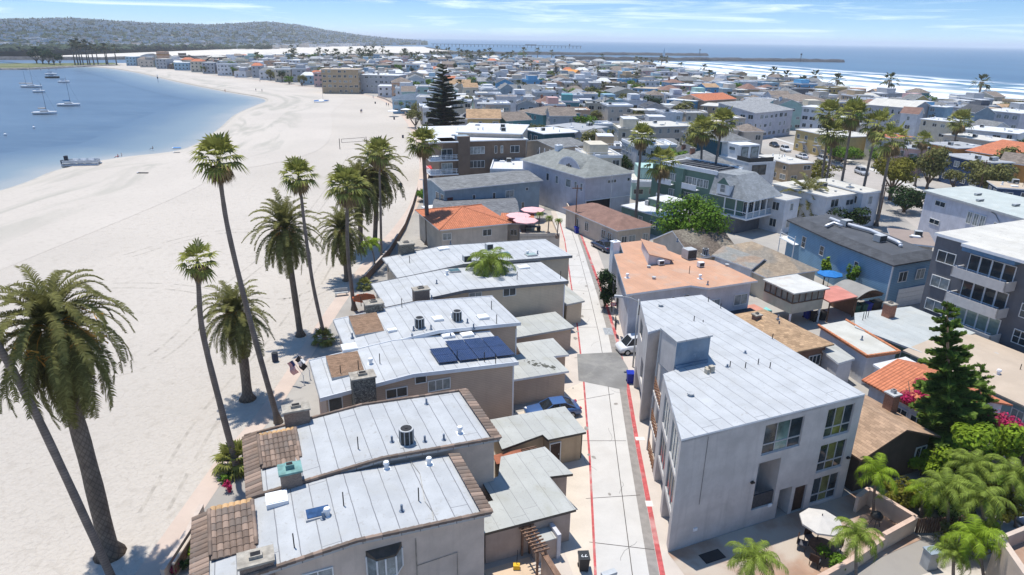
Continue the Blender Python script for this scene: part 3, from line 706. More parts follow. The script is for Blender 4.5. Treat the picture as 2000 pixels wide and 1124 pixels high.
def wall_prof(h,prof,v0,v1,m,inset=.3,bottom=0.,over=.45,name='wall'):
    u0,u1=prof[0][0]+over,prof[-1][0]-inset
    pts=[(u0,zat(prof,u0)-.2)]+[(x,z-.2) for x,z in prof if u0<x<u1]+[(u1,zat(prof,u1)-.2)]
    b=h.mb(); b.xprism([(u0,bottom),(u1,bottom)]+pts[::-1],v0,v1); return h.part(name,b,m)
# ---------------- six beach houses in a row ----------------
def condo(name,label,u0,uc,u1,v0,v1,zl,zc,zr,wm,rm,trim,hip=None):
    h=uvhouse(name,label,'house',u0,v0)
    prof=[(u0,zl),(uc,zc),(u1,zr)]
    wall_prof(h,prof,v0+.25,v1-.25,wm)
    b=h.mb(); b.xprism(roof_prof(prof),v0,v1,0)
    rf=h.part('roof',b,rm)
    t=h.mb()
    for (a,c) in ((v0-.05,v0),(v1,v1+.05)):
        t.xprism([(x,z+.06) for x,z in prof]+[(x,z-.26) for x,z in reversed(prof)],a,c)
    if trim: h.part('fascia',t,trim)
    return h,prof,rf
# A - nearest
hA,pA,rA=condo('beach_house','nearest beach house, pale flat roof with clay tile edging and three-sided bay window',-4.2,3.5,10.8,27.9,33.9,5.35,6.0,5.6,M_beigeA,M_roofA,None)
hB,pB,rB=condo('beach_house','second beach house with clay tile edging, round air conditioner and teal capped chimney beside it',-1.4,6.2,13.75,34.0,40.8,5.6,6.3,5.95,M_beigeA,M_roofA,None)
def tile_edges(h,rf,prof,v0,v1,far=True,near=True):
    b=h.mb(); u0,u1=prof[0][0],prof[-1][0]
    # tile strips along both short ends
    barrels(b,u0+.75,v0,prof[0][1]+.12,(0,1),(-1,0),v1-v0,.9,.28,pitch=.36,row=.9)
    barrels(b,u1-.55,v0,prof[-1][1]+.1,(0,1),(1,0),v1-v0,.7,.22,pitch=.36,row=.7)
    n=len(prof)
    for i in range(n-1):
        a,c=prof[i],prof[i+1]
        if near: ridgecaps(b,(a[0],v0,a[1]+.08),(c[0],v0,c[1]+.08),.13)
        if far: ridgecaps(b,(a[0],v1-.1,a[1]+.06),(c[0],v1-.1,c[1]+.06),.11)
    h.part('tile_edging',b,M_tile,parent=rf)
tile_edges(hA,rA,pA,27.9,33.9,far=False); tile_edges(hB,rB,pB,34.0,40.8)
def tile_box(h,rf,u0,u1,v0,v1,z,zt,name='tile_hood',ridge=True):
    """sloping barrel tile hood over the lower floor"""
    b=h.mb(); b.box(u0+.1,v0+.35,z-.3,u1-.1,v1,z+.3,1); zt_=z+zt
    b.xprism([(0,0)],0,0) if False else None
    # slope towards the near side
    for (a,c) in ((u0,u0+.02),(u1-.02,u1)): b.face([(a,v0,z+.15),(a,v1,z+.15),(a,v1-.5,zt_)],1)
    barrels(b,u0,v1-.75,zt_,(1,0),(0,-1),u1-u0,v1-v0-.5,(zt-.15)/(v1-v0-.5),pitch=.27,row=.42,mi=0)
    barrels(b,u0,v1-.75,zt_-.02,(1,0),(0,1),u1-u0,.7,.35,pitch=.27,row=.7,mi=2)
    b.face([(u0,v0,z+.12),(u1,v0,z+.12),(u1,v1-.7,zt_),(u0,v1-.7,zt_)],1)
    ridgecaps(b,(u0,v0,z+.3),(u0,v1-.6,zt_+.05),.12,mi=0); ridgecaps(b,(u1,v0,z+.3),(u1,v1-.6,zt_+.05),.12,mi=0)
    return h.part(name,b,[M_tile,M_bronze,M_tileY],parent=rf)
tile_box(hA,rA,-3.35,-1.2,30.0,33.5,5.35,.85)
tile_box(hB,rB,-.55,1.7,36.6,39.9,5.6,.7)
chimney(hA,rA,-1.25,28.45,0,6.1,1.55,1.0,M_stoneB,M_cap)
chimney(hA,rA,.95,34.3,5,6.75,1.15,.95,M_stoneB,M_teal,.1)
chimney(hB,rB,1.95,40.75,0,6.95,1.6,.95,M_stoneB,M_cap)
skylight(hA,rA,.05,33.1,5.65,1.15,1.1,None,.32)
skylight(hA,rA,2.0,31.0,5.75,1.35,.95,mat('blue tinted skylight glass',(.03,.07,.16),.1,n=.3,spec=.7),.2)
for (px,py,k) in ((632,1018,0),(640,1012,1),(685,913,0),(755,918,1),(838,906,1),(818,980,2),(575,1070,2),(672,995,2),(785,1002,0),(890,770+0,2)):
    u,v=UV(P(px,py,5.75)); 
    if -3<u<10.5 and 28.1<v<33.8: vent(hA,rA,u,v,zat(pA,u)-.02,k)
for (px,py,k) in ((720,795,0),(833,790,0),(898,845,1),(830,865,0),(867,860,0),(648,793,0),(700,880,2),(766,868,0)):
    u,v=UV(P(px,py,6.1))
    if -1<u<13 and 34.3<v<40.6: vent(hB,rB,u,v,zat(pB,u)-.02,k)
acround(hB,rB,8.0,35.3,zat(pB,8.0),1.05)
# thin white conduit across roof A
b=hA.mb(); pts=[]
for px,py in ((794,890),(820,925),(830,980),(845,1000),(858,1040)):
    u,v=UV(P(px,py,5.8)); pts.append((u,v,zat(pA,min(u,10.7))+.05))
b.tube(pts[:-1]+[pts[-2]+Vector((.5,-.9,-.02)) if False else (pts[-1][0],28.3,pts[-1][2])],.015,5); hA.part('conduit',b,M_cap,parent=rA)
# debris smear
# bay window and windows of A's near wall (wall plane v=28.15)
vA=28.15
b=hA.mb(); z0,z1=3.5,4.7; u0,u1=3.95,5.85
b.prism([(u0,vA),(u0+.45,vA-.55),(u1-.45,vA-.55),(u1,vA)],z1,[z1+.35,z1+.12,z1+.12,z1+.35],1); b.prism([(u0,vA),(u0+.45,vA-.55),(u1-.45,vA-.55),(u1,vA)],z0-.12,z0,0)
for (x,y) in ((u0,vA-.04),(u0+.45,vA-.55),(4.85,vA-.56),(u1-.45,vA-.55),(u1,vA-.04)): b.cyl(x,y,z0,z1,.05,6,0)
bw=hA.part('bay_window',b,[M_fr,M_bronze]); b=hA.mb(); b.prism([(u0,vA),(u0+.45,vA-.52),(u1-.45,vA-.52),(u1,vA)],z0,z1); b.build('pane',M_glassC,bw)
hA.win(1.5,vA,3.5,'n',1.4,1.1,1); hA.win(10.4,30,2.6,'r',1,1,1)
b=hA.mb(); b.tube([(6.6,vA-.03,5.0),(6.6,vA-.05,0)],.03,5); b.tube([(6.6,vA-.04,3.2),(8.9,vA-.04,3.35),(8.9,vA-.04,1.2)],.02,5); hA.part('conduit',b,M_cap)
# B right wall plain; C and D with grey trim
hC,pC,rC=condo('beach_house','beach house with a big dark solar array and white painted eaves',3.8,10.7,19.4,44.1,50.5,5.5,6.15,5.6,M_tanC,M_roofB,M_white)
hD,pD,rD=condo('beach_house','beach house with two round air conditioners on its pale roof behind the solar roof',6.8,14.7,22.4,50.6,57.7,5.7,6.4,5.95,M_tanC,M_roofB,M_white)
hE,pE,rE=condo('beach_house','beach house with brown gutters, brown brick chimney and feather palm before its long tan wall',12.1,20.3,32.0,59.8,66.9,5.4,6.1,5.6,M_tanE,M_roofB,M_trimg)
hF,pF,rF=condo('beach_house','farthest pale roofed beach house of the row, beside the orange tiled house',15.0,22.5,36.2,67.0,74.6,5.6,6.35,5.85,M_tanE,M_roofB,M_trimg)
def solar(h,rf,u0,v0,nu,nv,w,d,prof,lift=.18):
    for i in range(nu):
        for j in range(nv):
            a=u0+i*(w+.05); c=v0+j*(d+.04); b=h.mb(); za=zat(prof,a)+lift; zb=zat(prof,a+w)+lift
            b.prism([(a,c),(a+w,c),(a+w,c+d),(a,c+d)],[za,zb,zb,za],[za+.05,zb+.05,zb+.05,za+.05]); h.part('solar_panel',b,M_solar,parent=rf)
solar(hC,rC,14.75,45.1,3,2,1.55,1.9,pC); solar(hC,rC,13.05,45.1,1,2,1.6,1.3,pC)
for (px,py,w_,d_) in ((875,655,1.1,.75),(912,651,1.1,.8),(682,677,1.2,1.2)):
    u,v=UV(P(px,py,6.0)); skylight(hC,rC,u,v,zat(pC,u),w_,d_)
for (px,py,w_,d_) in ((855,628,.9,.9),(943,620,1,.9),(766,645,.8,.5)):
    u,v=UV(P(px,py,6.2)); skylight(hD,rD,u,v,zat(pD,u),w_,d_)
for (px,py) in ((820,642),(893,628)):
    u,v=UV(P(px,py,6.2)); acround(hD,rD,u,v,zat(pD,u),.95)
def dormer_shingle(h,rf,u0,u1,v0,v1,z):
    b=h.mb(); b.face([(u0,v0,z+.35),(u1,v0,z+.35),(u1,v1,z+.85),(u0,v1,z+.85)],0); b.face([(u0,v0,z-.1),(u1,v0,z-.1),(u1,v0,z+.35),(u0,v0,z+.35)],1)
    b.face([(u1,v0,z-.1),(u1,v1,z-.1),(u1,v1,z+.85),(u1,v0,z+.35)],1); b.face([(u0,v0,z-.1),(u0,v0,z+.35),(u0,v1,z+.85),(u0,v1,z-.1)],1); b.face([(u1,v1,z-.1),(u0,v1,z-.1),(u0,v1,z+.85),(u1,v1,z+.85)],1)
    h.part('shingle_hood',b,[shingle('brown wood shingles',(.25,.175,.125),ps=.3,pd=.5,c2=(.29,.185,.12)),M_acl],parent=rf)
dormer_shingle(hC,rC,5.0,7.5,46.3,49.2,5.5); dormer_shingle(hD,rD,8.0,10.5,53.0,56.2,5.7)
chimney(hC,rC,6.9,43.8,0,6.9,1.65,1.1,M_stoneG,M_cap); chimney(hD,rD,10.6,57.9,4.5,6.8,1.6,1.2,M_stoneG,M_cap)
chimney(hE,rE,15.6,59.6,0,6.9,1.5,1.0,M_stoneB,M_cap); chimney(hF,rF,18.0,74.9,4,7.0,1.7,1.3,M_stoneG,M_cap)
for h,rf,pf,z,lst in ((hC,rC,pC,6.1,((688,655,0),(724,707,1),(742,708,2),(805,660,0),(833,650,0),(880,655,0),(665,725,2),(700,718,2),(893,700,2),(946,700,2),(968,702,2))),
    (hD,rD,pD,6.3,((705,590,2),(785,600,2),(843,585,0),(884,620,1),(913,630,0),(925,640,0),(960,600,2),(842,645,0),(808,645,0),(970,628,2))),
    (hE,rE,pE,5.9,((758,525,2),(853,555,0),(873,540,1),(1010,545,2),(1095,540,2))),
    (hF,rF,pF,6.1,((880,480,0),(800,510,2),(1050,495,0),(1030,497,1)))):
    for px,py,k in lst:
        u,v=UV(P(px,py,z))
        if pf[0][0]<u<pf[-1][0]: vent(h,rf,u,v,zat(pf,u)-.02,k)
for h,rf,pf,px,py,g in ((hE,rE,pE,887,530,1),(hF,rF,pF,985,498,1),(hF,rF,pF,1037,498,1),(hF,rF,pF,866,490,0),(hE,rE,pE,1022,517,0)):
    u,v=UV(P(px,py,6.1)); skylight(h,rf,u,v,zat(pf,u),1.3,1.0,M_glassG if g else None,.15)
u,v=UV(P(912,515,6)); acbox(hE,rE,u,v,6,.9,.7,1.0); u,v=UV(P(955,490,6)); acbox(hF,rF,u,v,6.1,.8,.8,.8)
# walls with windows: C near wall plane
vC=44.35
hC.win(9.45,vC,4.35,'n',1.55,.72,1); hC.win(12.8,vC,4.3,'n',1.7,.85,2); hC.win(11.35,vC,5.2,'n',.8,.55,0)
hC.win(4.9,vC,3.6,'n',.9,1.6,0)
vE=60.05
hE.win(21.4,vE,4.6,'n',1.3,1.0,1); hE.win(25.2,vE,4.8,'n',1.35,1.0,1)
# white corner boards
for h,u,v0 in ((hC,19.1,44.35),(hD,22.1,50.85),(hE,31.7,60.05)):
    b=h.mb(); b.box(u-.1,v0-.02,0,u+.02,v0+.1,5.3); h.part('corner_board',b,M_white)
# beach side balconies and ground floor decks
for h,u,v0,v1 in ((hC,3.9,44.6,50.2),(hD,6.9,51,57.4)):
    b=h.mb(); b.box(u-1.6,v0,.0,u+.5,v1,.5); h.part('deck',b,mat('red brick terrace',(.33,.17,.12),.9,n=.2,ns=3,pat='planks',ps=.25))
    b=h.mb(); b.box(u-1.9,v0-.2,0,u-1.65,v1,1.25); b.box(u-1.65,v0-.25,0,u+.3,v0-.05,1.25); h.part('terrace_wall',b,M_beigeA)
b=hA.mb(); b.box(10.2,28.2,0,11.5,33.7,2.55); 
# garages (flat, notched)
def garage(label,poly,z,wm,rm,trim,inset=.25,oth=.2):
    u0,v0=poly[0]; h=uvhouse('garage',label,'garage',u0,v0)
    cx=sum(p[0] for p in poly)/len(poly); cy=sum(p[1] for p in poly)/len(poly)
    n=len(poly); ins=[]
    for i in range(n):
        a,b_,c=[Vector(poly[k%n]) for k in (i-1,i,i+1)]; e1=(b_-a).normalized(); e2=(c-b_).normalized(); n1=Vector((-e1.y,e1.x)); n2=Vector((-e2.y,e2.x)); d=n1+n2; d=d/max(.2,(1+n1.dot(n2)))
        ins.append((b_.x+d.x*inset,b_.y+d.y*inset))
    b=h.mb(); b.prism(ins,0,z-oth+.03); h.part('wall',b,wm)
    b=h.mb(); b.prism(poly,z-oth,z-.01,1,top=0); r=h.part('roof',b,[rm,trim])
    return h,r
M_gwall=stucco('garage tan stucco',(.42,.33,.27))
gA,gAr=garage('L-shaped flat roofed garage attached to the nearest beach house',[(11.05,29.8),(17.2,29.7),(17.1,33.3),(18.7,33.0),(18.3,36.6),(14.9,36.6),(13.9,34.6),(12.7,34.3),(12.7,32.4),(11.05,32.4)],2.6,M_gwall,M_gar,M_bronze)
gB,gBr=garage('flat roofed garage with brown fascia between the blue car and the nearest garage',[(15.3,37.4),(18.8,38.05),(18.9,37.3),(22.0,37.2),(22.2,41.1),(15.9,41.4)],2.6,stucco('garage ochre stucco',(.50,.38,.25)),M_gar,M_bronze)
gC,gCr=garage('pale flat garage with a dark roof stain, behind the blue car',[(19.5,46.5),(25.2,46.2),(25.2,49.3),(26.7,49.1),(26.9,52.9),(23.0,53.1),(22.6,50.8),(19.5,50.8)],2.7,M_tanC,M_gar,M_white)
gD,gDr=garage('flat garage beside the alley under the long tan wall',[(23.4,54.3),(30.1,54.5),(30.1,58.9),(22.6,58.9)],2.7,M_tanC,M_gar,M_acl)
gE,gEr=garage('low porch annex beside the alley at the end of the long tan wall',[(32.1,60.3),(34.6,60.6),(34.9,66.3),(32.3,66.3)],2.7,M_tanE,M_gar,M_acl)
gA.door(13,29.95,0,'n') if False else None
gB.door(19.6,37.5,0,'n',.8,2.0); gA.garage(17,31.5,0,'r',2.8); gB.garage(21.9,39.2,0,'r',3.2,2.1,M_bronze); gC.garage(26.4,51,0,'r',2.8,2.1); 
M_scorch=mat('soot stain',(.10,.10,.085),.95,n=.4,ns=3)
# small shed between garages and pergola
sh=uvhouse('shed','small shed with rusty brown lean-to roof between two flat garages','shed',14.2,35.6)
b=sh.mb(); b.box(14.75,36.7,0,16.6,37.4,2.0); sh.part('wall',b,MATS['garage ochre stucco']); b=sh.mb(); b.prism([(14.6,36.62),(16.8,36.62),(16.8,37.45),(14.6,37.45)],[1.95,1.95,2.15,2.15],[2.03,2.03,2.23,2.23]); sh.part('roof',b,mat('rusty red roofing',(.32,.12,.07),.9,n=.2,ns=2))
def pergola(label,u,v,w,d,z,ang,n=6):
    h=uvhouse('pergola',label,'pergola',u,v); b=h.mb()
    for a in (0,w): b.box(u+a-.05,v,z-.1,u+a+.05,v+d,z)
    for i in range(n): y=v+d*i/(n-1); b.box(u-.25,y-.03,z,u+w+.25,y+.03,z+.1)
    h.part('slats',b,M_woodL)
    for (a,c) in ((0,0),(w,0),(0,d),(w,d)): b=h.mb(); b.box(u+a-.06,v+c-.06,0,u+a+.06,v+c+.06,z); h.part('post',b,M_woodL)
    return h
pergola('small brown wooden pergola over the gate beside the nearest garage',13.65,27.7,.5,2.2,2.1,0,9)
pergola('tiny wooden pergola between the shed and the flat garage',17.0,36.75,.7,.55,2.2,0,4)
en=uvhouse('trash_enclosure','small walled bin enclosure with flat lid beside the nearest garage','enclosure',14.3,28.9)
b=en.mb(); b.box(14.2,28.9,0,15.5,29.9,1.55); en.part('wall',b,M_gwall); b=en.mb(); b.box(14.15,28.85,1.55,15.45,29.95,1.62); en.part('lid',b,M_gar); b=en.mb(); b.box(15.5,28.8,0,15.75,29.95,1.85); en.part('end_wall',b,M_greyW)
wl=uvhouse('garden_wall','timber capped garden wall running toward the camera from the pergola','wall',14,22)
b=wl.mb(); b.box(14.0,18.5,0,14.2,27.9,1.75); wl.part('wall',b,M_gwall); b=wl.mb(); b.box(13.93,18.5,1.75,14.27,27.9,1.84); wl.part('cap',b,M_woodL)
# stain mark on garage C roof is a real patch
b=gC.mb(); r_=random.Random(3)
for k in range(46):
    f=r_.random(); cx,cy=22.2+2.1*f+r_.gauss(0,.16),49.0-1.9*f+r_.gauss(0,.2)+(.5 if k%4==0 else 0); q=r_.uniform(.05,.2)
    b.face([(cx+q*r_.uniform(.5,1.3)*math.cos(a*1.05),cy+q*r_.uniform(.4,1.2)*math.sin(a*1.05),2.694+k*.0004) for a in range(6)])
gC.part('soot_stain',b,M_scorch,parent=gCr)
# ---------------- right side landmark buildings ----------------
def wall_holes(b,A,B,z0,z1,holes,dep=.18,mi=0,rm=None):
    """wall sheet from A to B (outward normal to the right of A->B), with openings (s0,s1,za,zb) and reveals"""
    A,B=Vector(A),Vector(B); L=(B-A).length; t=(B-A)/L; n=Vector((t.y,-t.x))
    z0a,z1a=(z0,z1)
    xs=sorted({0,L}|{h[0] for h in holes}|{h[1] for h in holes}); zs=sorted({z0,z1}|{h[2] for h in holes}|{h[3] for h in holes})
    def q(s,z,d=0): p=A+t*s-n*d; return (p.x,p.y,z)
    for i in range(len(xs)-1):
        for j in range(len(zs)-1):
            cx,cz=(xs[i]+xs[i+1])/2,(zs[j]+zs[j+1])/2
            if any(h[0]<cx<h[1] and h[2]<cz<h[3] for h in holes): continue
            b.face([q(xs[i],zs[j]),q(xs[i+1],zs[j]),q(xs[i+1],zs[j+1]),q(xs[i],zs[j+1])],mi)
    for s0,s1,a,c,*r in holes:
        d=r[0] if r else dep
        b.face([q(s0,a),q(s0,c),q(s0,c,d),q(s0,a,d)][::-1],mi); b.face([q(s1,a),q(s1,c),q(s1,c,d),q(s1,a,d)],mi)
        b.face([q(s0,a),q(s1,a),q(s1,a,d),q(s0,a,d)][::-1],mi); b.face([q(s0,c),q(s1,c),q(s1,c,d),q(s0,c,d)],mi)
        if r: b.face([q(s0,a,d),q(s1,a,d),q(s1,c,d),q(s0,c,d)],mi if rm is None else rm)
M_lil=stucco('pale lilac grey stucco',(.53,.495,.465))
h3=uvhouse('apartment_building','three-storey grey apartment block with flat pale roof and tall stairwell slot by the alley','building',22.2,26.7)
ZT=8.15
FL,FR,BR,BL=(22.25,26.75),(36.95,26.75),(38.35,45.75),(32.1,46.3)
# plan: left side is stepped: near part, stair recess, far part
near=[FL,(25.9,33.9)]; 
plan=[FL,FR,BR,BL,(29.0,40.4),(30.4,40.6),(27.6,36.5),(27.2,34.2),(26.0,34.0)]
b=h3.mb()
wh=[(9.9,12.3,6.0,7.75,.16),(12.9+.35,14.2,5.9,7.75,.16)]
front=[(7.4,9.9,5.55,7.75),(11.6,14.0,5.45,7.7),(11.55,13.95,3.05,5.0),(11.5,13.9,.35,2.3),(7.45,9.35,2.35,5.05,1.6),(8.85,9.75,.0,2.2,1.3),(10.35,11.2,.0,2.15)]
front=[(6.4,9.6,5.5,7.75),(11.6,13.95,5.5,7.75),(11.6,13.95,2.8,5.0),(11.6,13.95,.2,2.35),(6.35,8.2,1.3,4.95,1.6),(8.6,9.7,.0,2.3,1.3),(10.0,11.05,.0,2.1)]
wall_holes(b,FL,FR,0,ZT,front,mi=0)
wall_holes(b,FR,BR,0,ZT,[(3,4.5,5.9,7.2),(9,10.5,5.9,7.2)]); wall_holes(b,BR,BL,0,ZT,[])
left1=[(.5,3.2,5.3,7.75),(.5,3.2,2.6,5.0),(.7,3.3,.0,2.2,.9),(4.1,6.7,5.3,7.6),(4.1,6.7,2.6,4.9),(4.0,7.2,0,2.2,.9)]
def LW(A,B,holes,z0=0):
    # left-side walls run from far to near so the normal faces the alley
    L=(Vector(B)-Vector(A)).length; wall_holes(b,B,A,z0,ZT,[(L-h[1],L-h[0],*h[2:]) for h in holes])
LW(FL,(26.0,34.0),left1); LW((26.0,34.0),(27.2,34.2),[]); LW((27.2,34.2),(27.6,36.5),[]); LW((27.6,36.5),(30.4,40.6),[]); LW((30.4,40.6),(29.0,40.4),[]); LW((29.0,40.4),BL,[(1.0,2.6,2.95,4.9),(3.4,5.4,5.8,7.3),(.6,5.8,0,2.3,2.5)])
h3.part('wall',b,[M_lil])
b=h3.mb(); b.prism(plan,ZT-.1,ZT+.12,1,top=0); r3=h3.part('roof',b,[M_roofB,M_white])
# balcony over the stair slot floors
for zf in (2.7,5.4):
    b=h3.mb(); b.prism([(26.0,34.05),(27.2,34.25),(27.6,36.5),(27.2,36.6)],zf-.2,zf); h3.part('landing',b,M_lil)
for zf in (0.05,2.75,5.45):
    b=h3.mb(); A_,B_=Vector((26.05,34.1)),Vector((27.25,36.55))
    for k in range(5): b.tube([(*A_.lerp(B_,0),zf+.25+k*.2),(*A_.lerp(B_,1),zf+.25+k*.2)],.02,5,0)
    for k in range(7): q=A_.lerp(B_,k/6); b.tube([(*q,zf),(*q,zf+1.1)],.03,5,0)
    h3.part('railing',b,mat('rusty rail',(.25,.12,.06),.7))
b=h3.mb(); b.tube([(27.3,36.7,0),(27.45,36.65,10.35)],.08,6); h3.part('post',b,M_acl)
# stair head housing
b=h3.mb(); PB=[(27.9,36.0),(31.05,35.4),(32.6,37.8),(29.35,38.5)]
PB=[(27.2,34.4),(30.1,34.4),(30.95,36.6),(27.5,36.6)]
b.prism(PB,ZT-.6,10.3,0); b.box(27.25,34.28,ZT+.12,30.05,34.36,ZT+.35,0); hs=h3.part('stair_housing',b,[mat('blue grey primer panel',(.13,.20,.28),.6,n=.16,ns=.8,stain=.3,stc=(.4,.44,.47))])
b=h3.mb(); b.prism([(27.15,34.4),(27.45,36.6),(27.5,36.6),(27.2,34.4)][::-1],ZT-.5,10.28); b.build('side_panel',M_lil,hs)
b=h3.mb(); b.prism([(27.1,34.3),(30.2,34.3),(31.1,36.75),(27.4,36.75)],10.3,10.42); b.build('housing_roof',M_roofB,hs)
# windows of front wall (recessed)
gg=M_glassG
def w3(s0,s1,z0,z1,mull=2,split=.33,gm=None):
    w_,hh=s1-s0,z1-z0; x=FL[0]+(s0+s1)/2; b=h3.mb(); y=26.75+.12; f=.045
    for xx in (s0,s1): b.box(FL[0]+xx-f,y-.05,z0,FL[0]+xx+f,y+.05,z1)
    for zz in (z0+f,z1-f,z0+hh*split): b.box(FL[0]+s0,y-.045,zz-f,FL[0]+s1,y+.045,zz+f)
    for k in range(1,mull+1): xx=FL[0]+s0+w_*k/(mull+1); b.box(xx-f*.7,y-.04,z0,xx+f*.7,y+.04,z1)
    o=h3.part('window',b,M_frB)
    for k in range(mull+1):
        a=FL[0]+s0+w_*k/(mull+1)+.03; c=a+w_/(mull+1)-.06
        p=h3.mb(); p.box(a,y-.01,z0+.03,c,y+.02,z1-.03); p.build('pane',gm or ((M_glassG if s0<8 else mat('glass with painted foliage reflection',(.13,.135,.05),.08,n=.7,ns=.9,spec=.7)) if k==1 else M_glass),o)  # foliage reflection put into the colour of the right column's middle panes
w3(6.4,9.6,5.5,7.75,2); w3(11.6,13.95,5.5,7.75,2); w3(11.6,13.95,2.8,5.0,2); w3(11.6,13.95,.2,2.35,2)
b=h3.mb(); b.box(28.65,26.85,1.35,30.4,26.95,2.35); h3.part('balcony_screen',b,mat('dark mesh screen',(.06,.06,.065),.7,n=.2,ns=6))
b=h3.mb(); b.box(32.25,26.9,0,33.3,26.97,2.1); h3.part('door',b,M_door)
b=h3.mb(); b.box(30.95,28.0,0,31.85,28.02,2.2); h3.part('door',b,M_greyW)
for (s,z) in ((6.0,3.6),(14.35,3.35)): b=h3.mb(); b.box(FL[0]+s-.12,26.6,z,FL[0]+s+.12,26.75,z+.12); b.box(FL[0]+s-.03,26.5,z+.1,FL[0]+s+.03,26.75,z+.16); h3.part('wall_lamp',b,M_iron)
for (s,z) in ((1.9,1.1),(7.9,1.2)): b=h3.mb(); b.box(FL[0]+s-.15,26.68,z,FL[0]+s+.15,26.75,z+.22); h3.part('meter_box',b,M_white)
b=h3.mb(); b.tube([(24.2,26.73,8.0),(24.2,26.73,3.1)],.012,4); h3.part('cable',b,M_iron)
# left wall glazing
d=(Vector((26.0,34.0))-Vector(FL)).normalized(); ang=math.atan2(-d.y,-d.x)
for s0,s1,z0,z1 in ((.5,3.2,5.3,7.75),(.5,3.2,2.6,5.0),(4.1,6.7,5.3,7.6),(4.1,6.7,2.6,4.9)):
    p=Vector(FL)+d*(s0+s1)/2+Vector((d.y,-d.x))*.1; h3.win(p.x,p.y,z0+.05,ang,s1-s0-.12,z1-z0-.1,2,M_frB,M_glassC if z0>5 else M_glass)
d2=(Vector(BL)-Vector((29.3,40.6))).normalized(); ang=math.atan2(-d2.y,-d2.x)
for s0,s1,z0,z1 in ((1,2.6,2.95,4.9),(3.4,5.4,5.8,7.3)):
    p=Vector((29.3,40.6))+d2*(s0+s1)/2+Vector((d2.y,-d2.x))*.1; h3.win(p.x,p.y,z0,ang,s1-s0-.1,z1-z0-.1,1,M_frB,M_glass)
u,v=UV(P(1385,727,8.3)); b=h3.mb(); 
for (a,c,e,f_,g) in ((-.35,-.2,0,.25,.35),(.0,-.15,.05,.35,.5),(-.1,.1,0,.2,.3),(.2,.1,0,.25,.28)): b.box(u+a,v+c,ZT+.1,u+a+f_,v+c+.3,ZT+.1+g)
b.build('block_stack',mat('concrete blocks',(.42,.38,.31),.9,n=.2,ns=4),r3)
for px,py,k in ((1290,601,3),(1355,630,2),(1372,638,2),(1348,776,3),(1425,720,2),(1455,722,2),(1480,715,2),(1503,722,2),(1455,693,0),(1508,665,2),(1407,605,2),(1383,592,2),(1602,715,2),(1420,720,0)):
    u,v=UV(P(px,py,ZT)); vent(h3,r3,u,v,ZT+.08,k,.55)
# --- peach roofed building behind ---
def flat_building(h,poly,z,wm,rm,trim,over=.45,thick=.2,z0=0,name='wall'):
    n=len(poly); ins=[]
    for i in range(n):
        a,b_,c=[Vector(poly[k%n]) for k in (i-1,i,i+1)]; e1=(b_-a).normalized(); e2=(c-b_).normalized(); n1=Vector((-e1.y,e1.x)); n2=Vector((-e2.y,e2.x)); d=(n1+n2)/max(.2,(1+n1.dot(n2)))
        ins.append((b_.x+d.x*over,b_.y+d.y*over))
    b=h.mb(); b.prism(ins,z0,z-thick+.05); w_=h.part(name,b,wm)
    b=h.mb(); b.prism(poly,z-thick,z,1,top=0); return w_,h.part('roof',b,[rm,trim]),ins
M_peach=mat('peach gravel roof',(.50,.285,.185),.95,n=.07,ns=.5,pat='seamx',ps=1.,pd=.2,stain=.3,stc=(.5,.36,.26))
hO=uvhouse('apartment_building','two-storey white block under a flat peach coloured roof with rooftop air conditioners','building',35.2,53.4)
wO,rO,iO=flat_building(hO,[(35.2,53.3),(43,53.2),(44.3,51.9),(50.8,51.9),(50.9,59.2),(48.3,62.5),(47.5,69.3),(44.2,69.3),(42.3,65.4),(41,65.4)],6.0,M_greyW,M_peach,M_white)
for (x,z,w_,h_,m) in ((37.6,3.4,.9,.9,1),(39.9,3.3,1.6,1.1,1),(45.6,3.2,1.5,1.1,1),(49.2,3.3,1.7,1.15,1)):
    hO.win(x,53.7 if x<43 else 52.35,z,'n',w_,h_,m,M_frD if x<45 else M_fr)
hO.door(41.6,53.72,2.7,'n'); hO.door(43.1,53.65,2.7,'n')
d=(Vector((41,65.4))-Vector((35.2,53.3))).normalized(); ang=math.atan2(-d.y,-d.x)
for s,z in ((3,3.5),(7.5,3.5),(3,1.),(8,1.)):
    p=Vector((35.2,53.3))+d*s+Vector((d.y,-d.x))*-.46; hO.win(p.x,p.y,z,ang,1.,1.,1,M_frD)
u,v=UV(P(1345,505,6)); acbox(hO,rO,u,v,6,1.3,1.2,1.2,M_acl); u,v=UV(P(1377,498,6)); acround(hO,rO,u,v,6,.8)
for px,py in ((1290,518),(1368,522)): u,v=UV(P(px,py,6)); acbox(hO,rO,u,v,6,.7,.5,.6,M_white)
for px,py,k in ((1346,535,2),(1367,545,1),(1382,557,0),(1267,523,3),(1277,545,3),(1420,520,3),(1225,543,1),(1323,472,0)): u,v=UV(P(px,py,6)); vent(hO,rO,u,v,6,k)
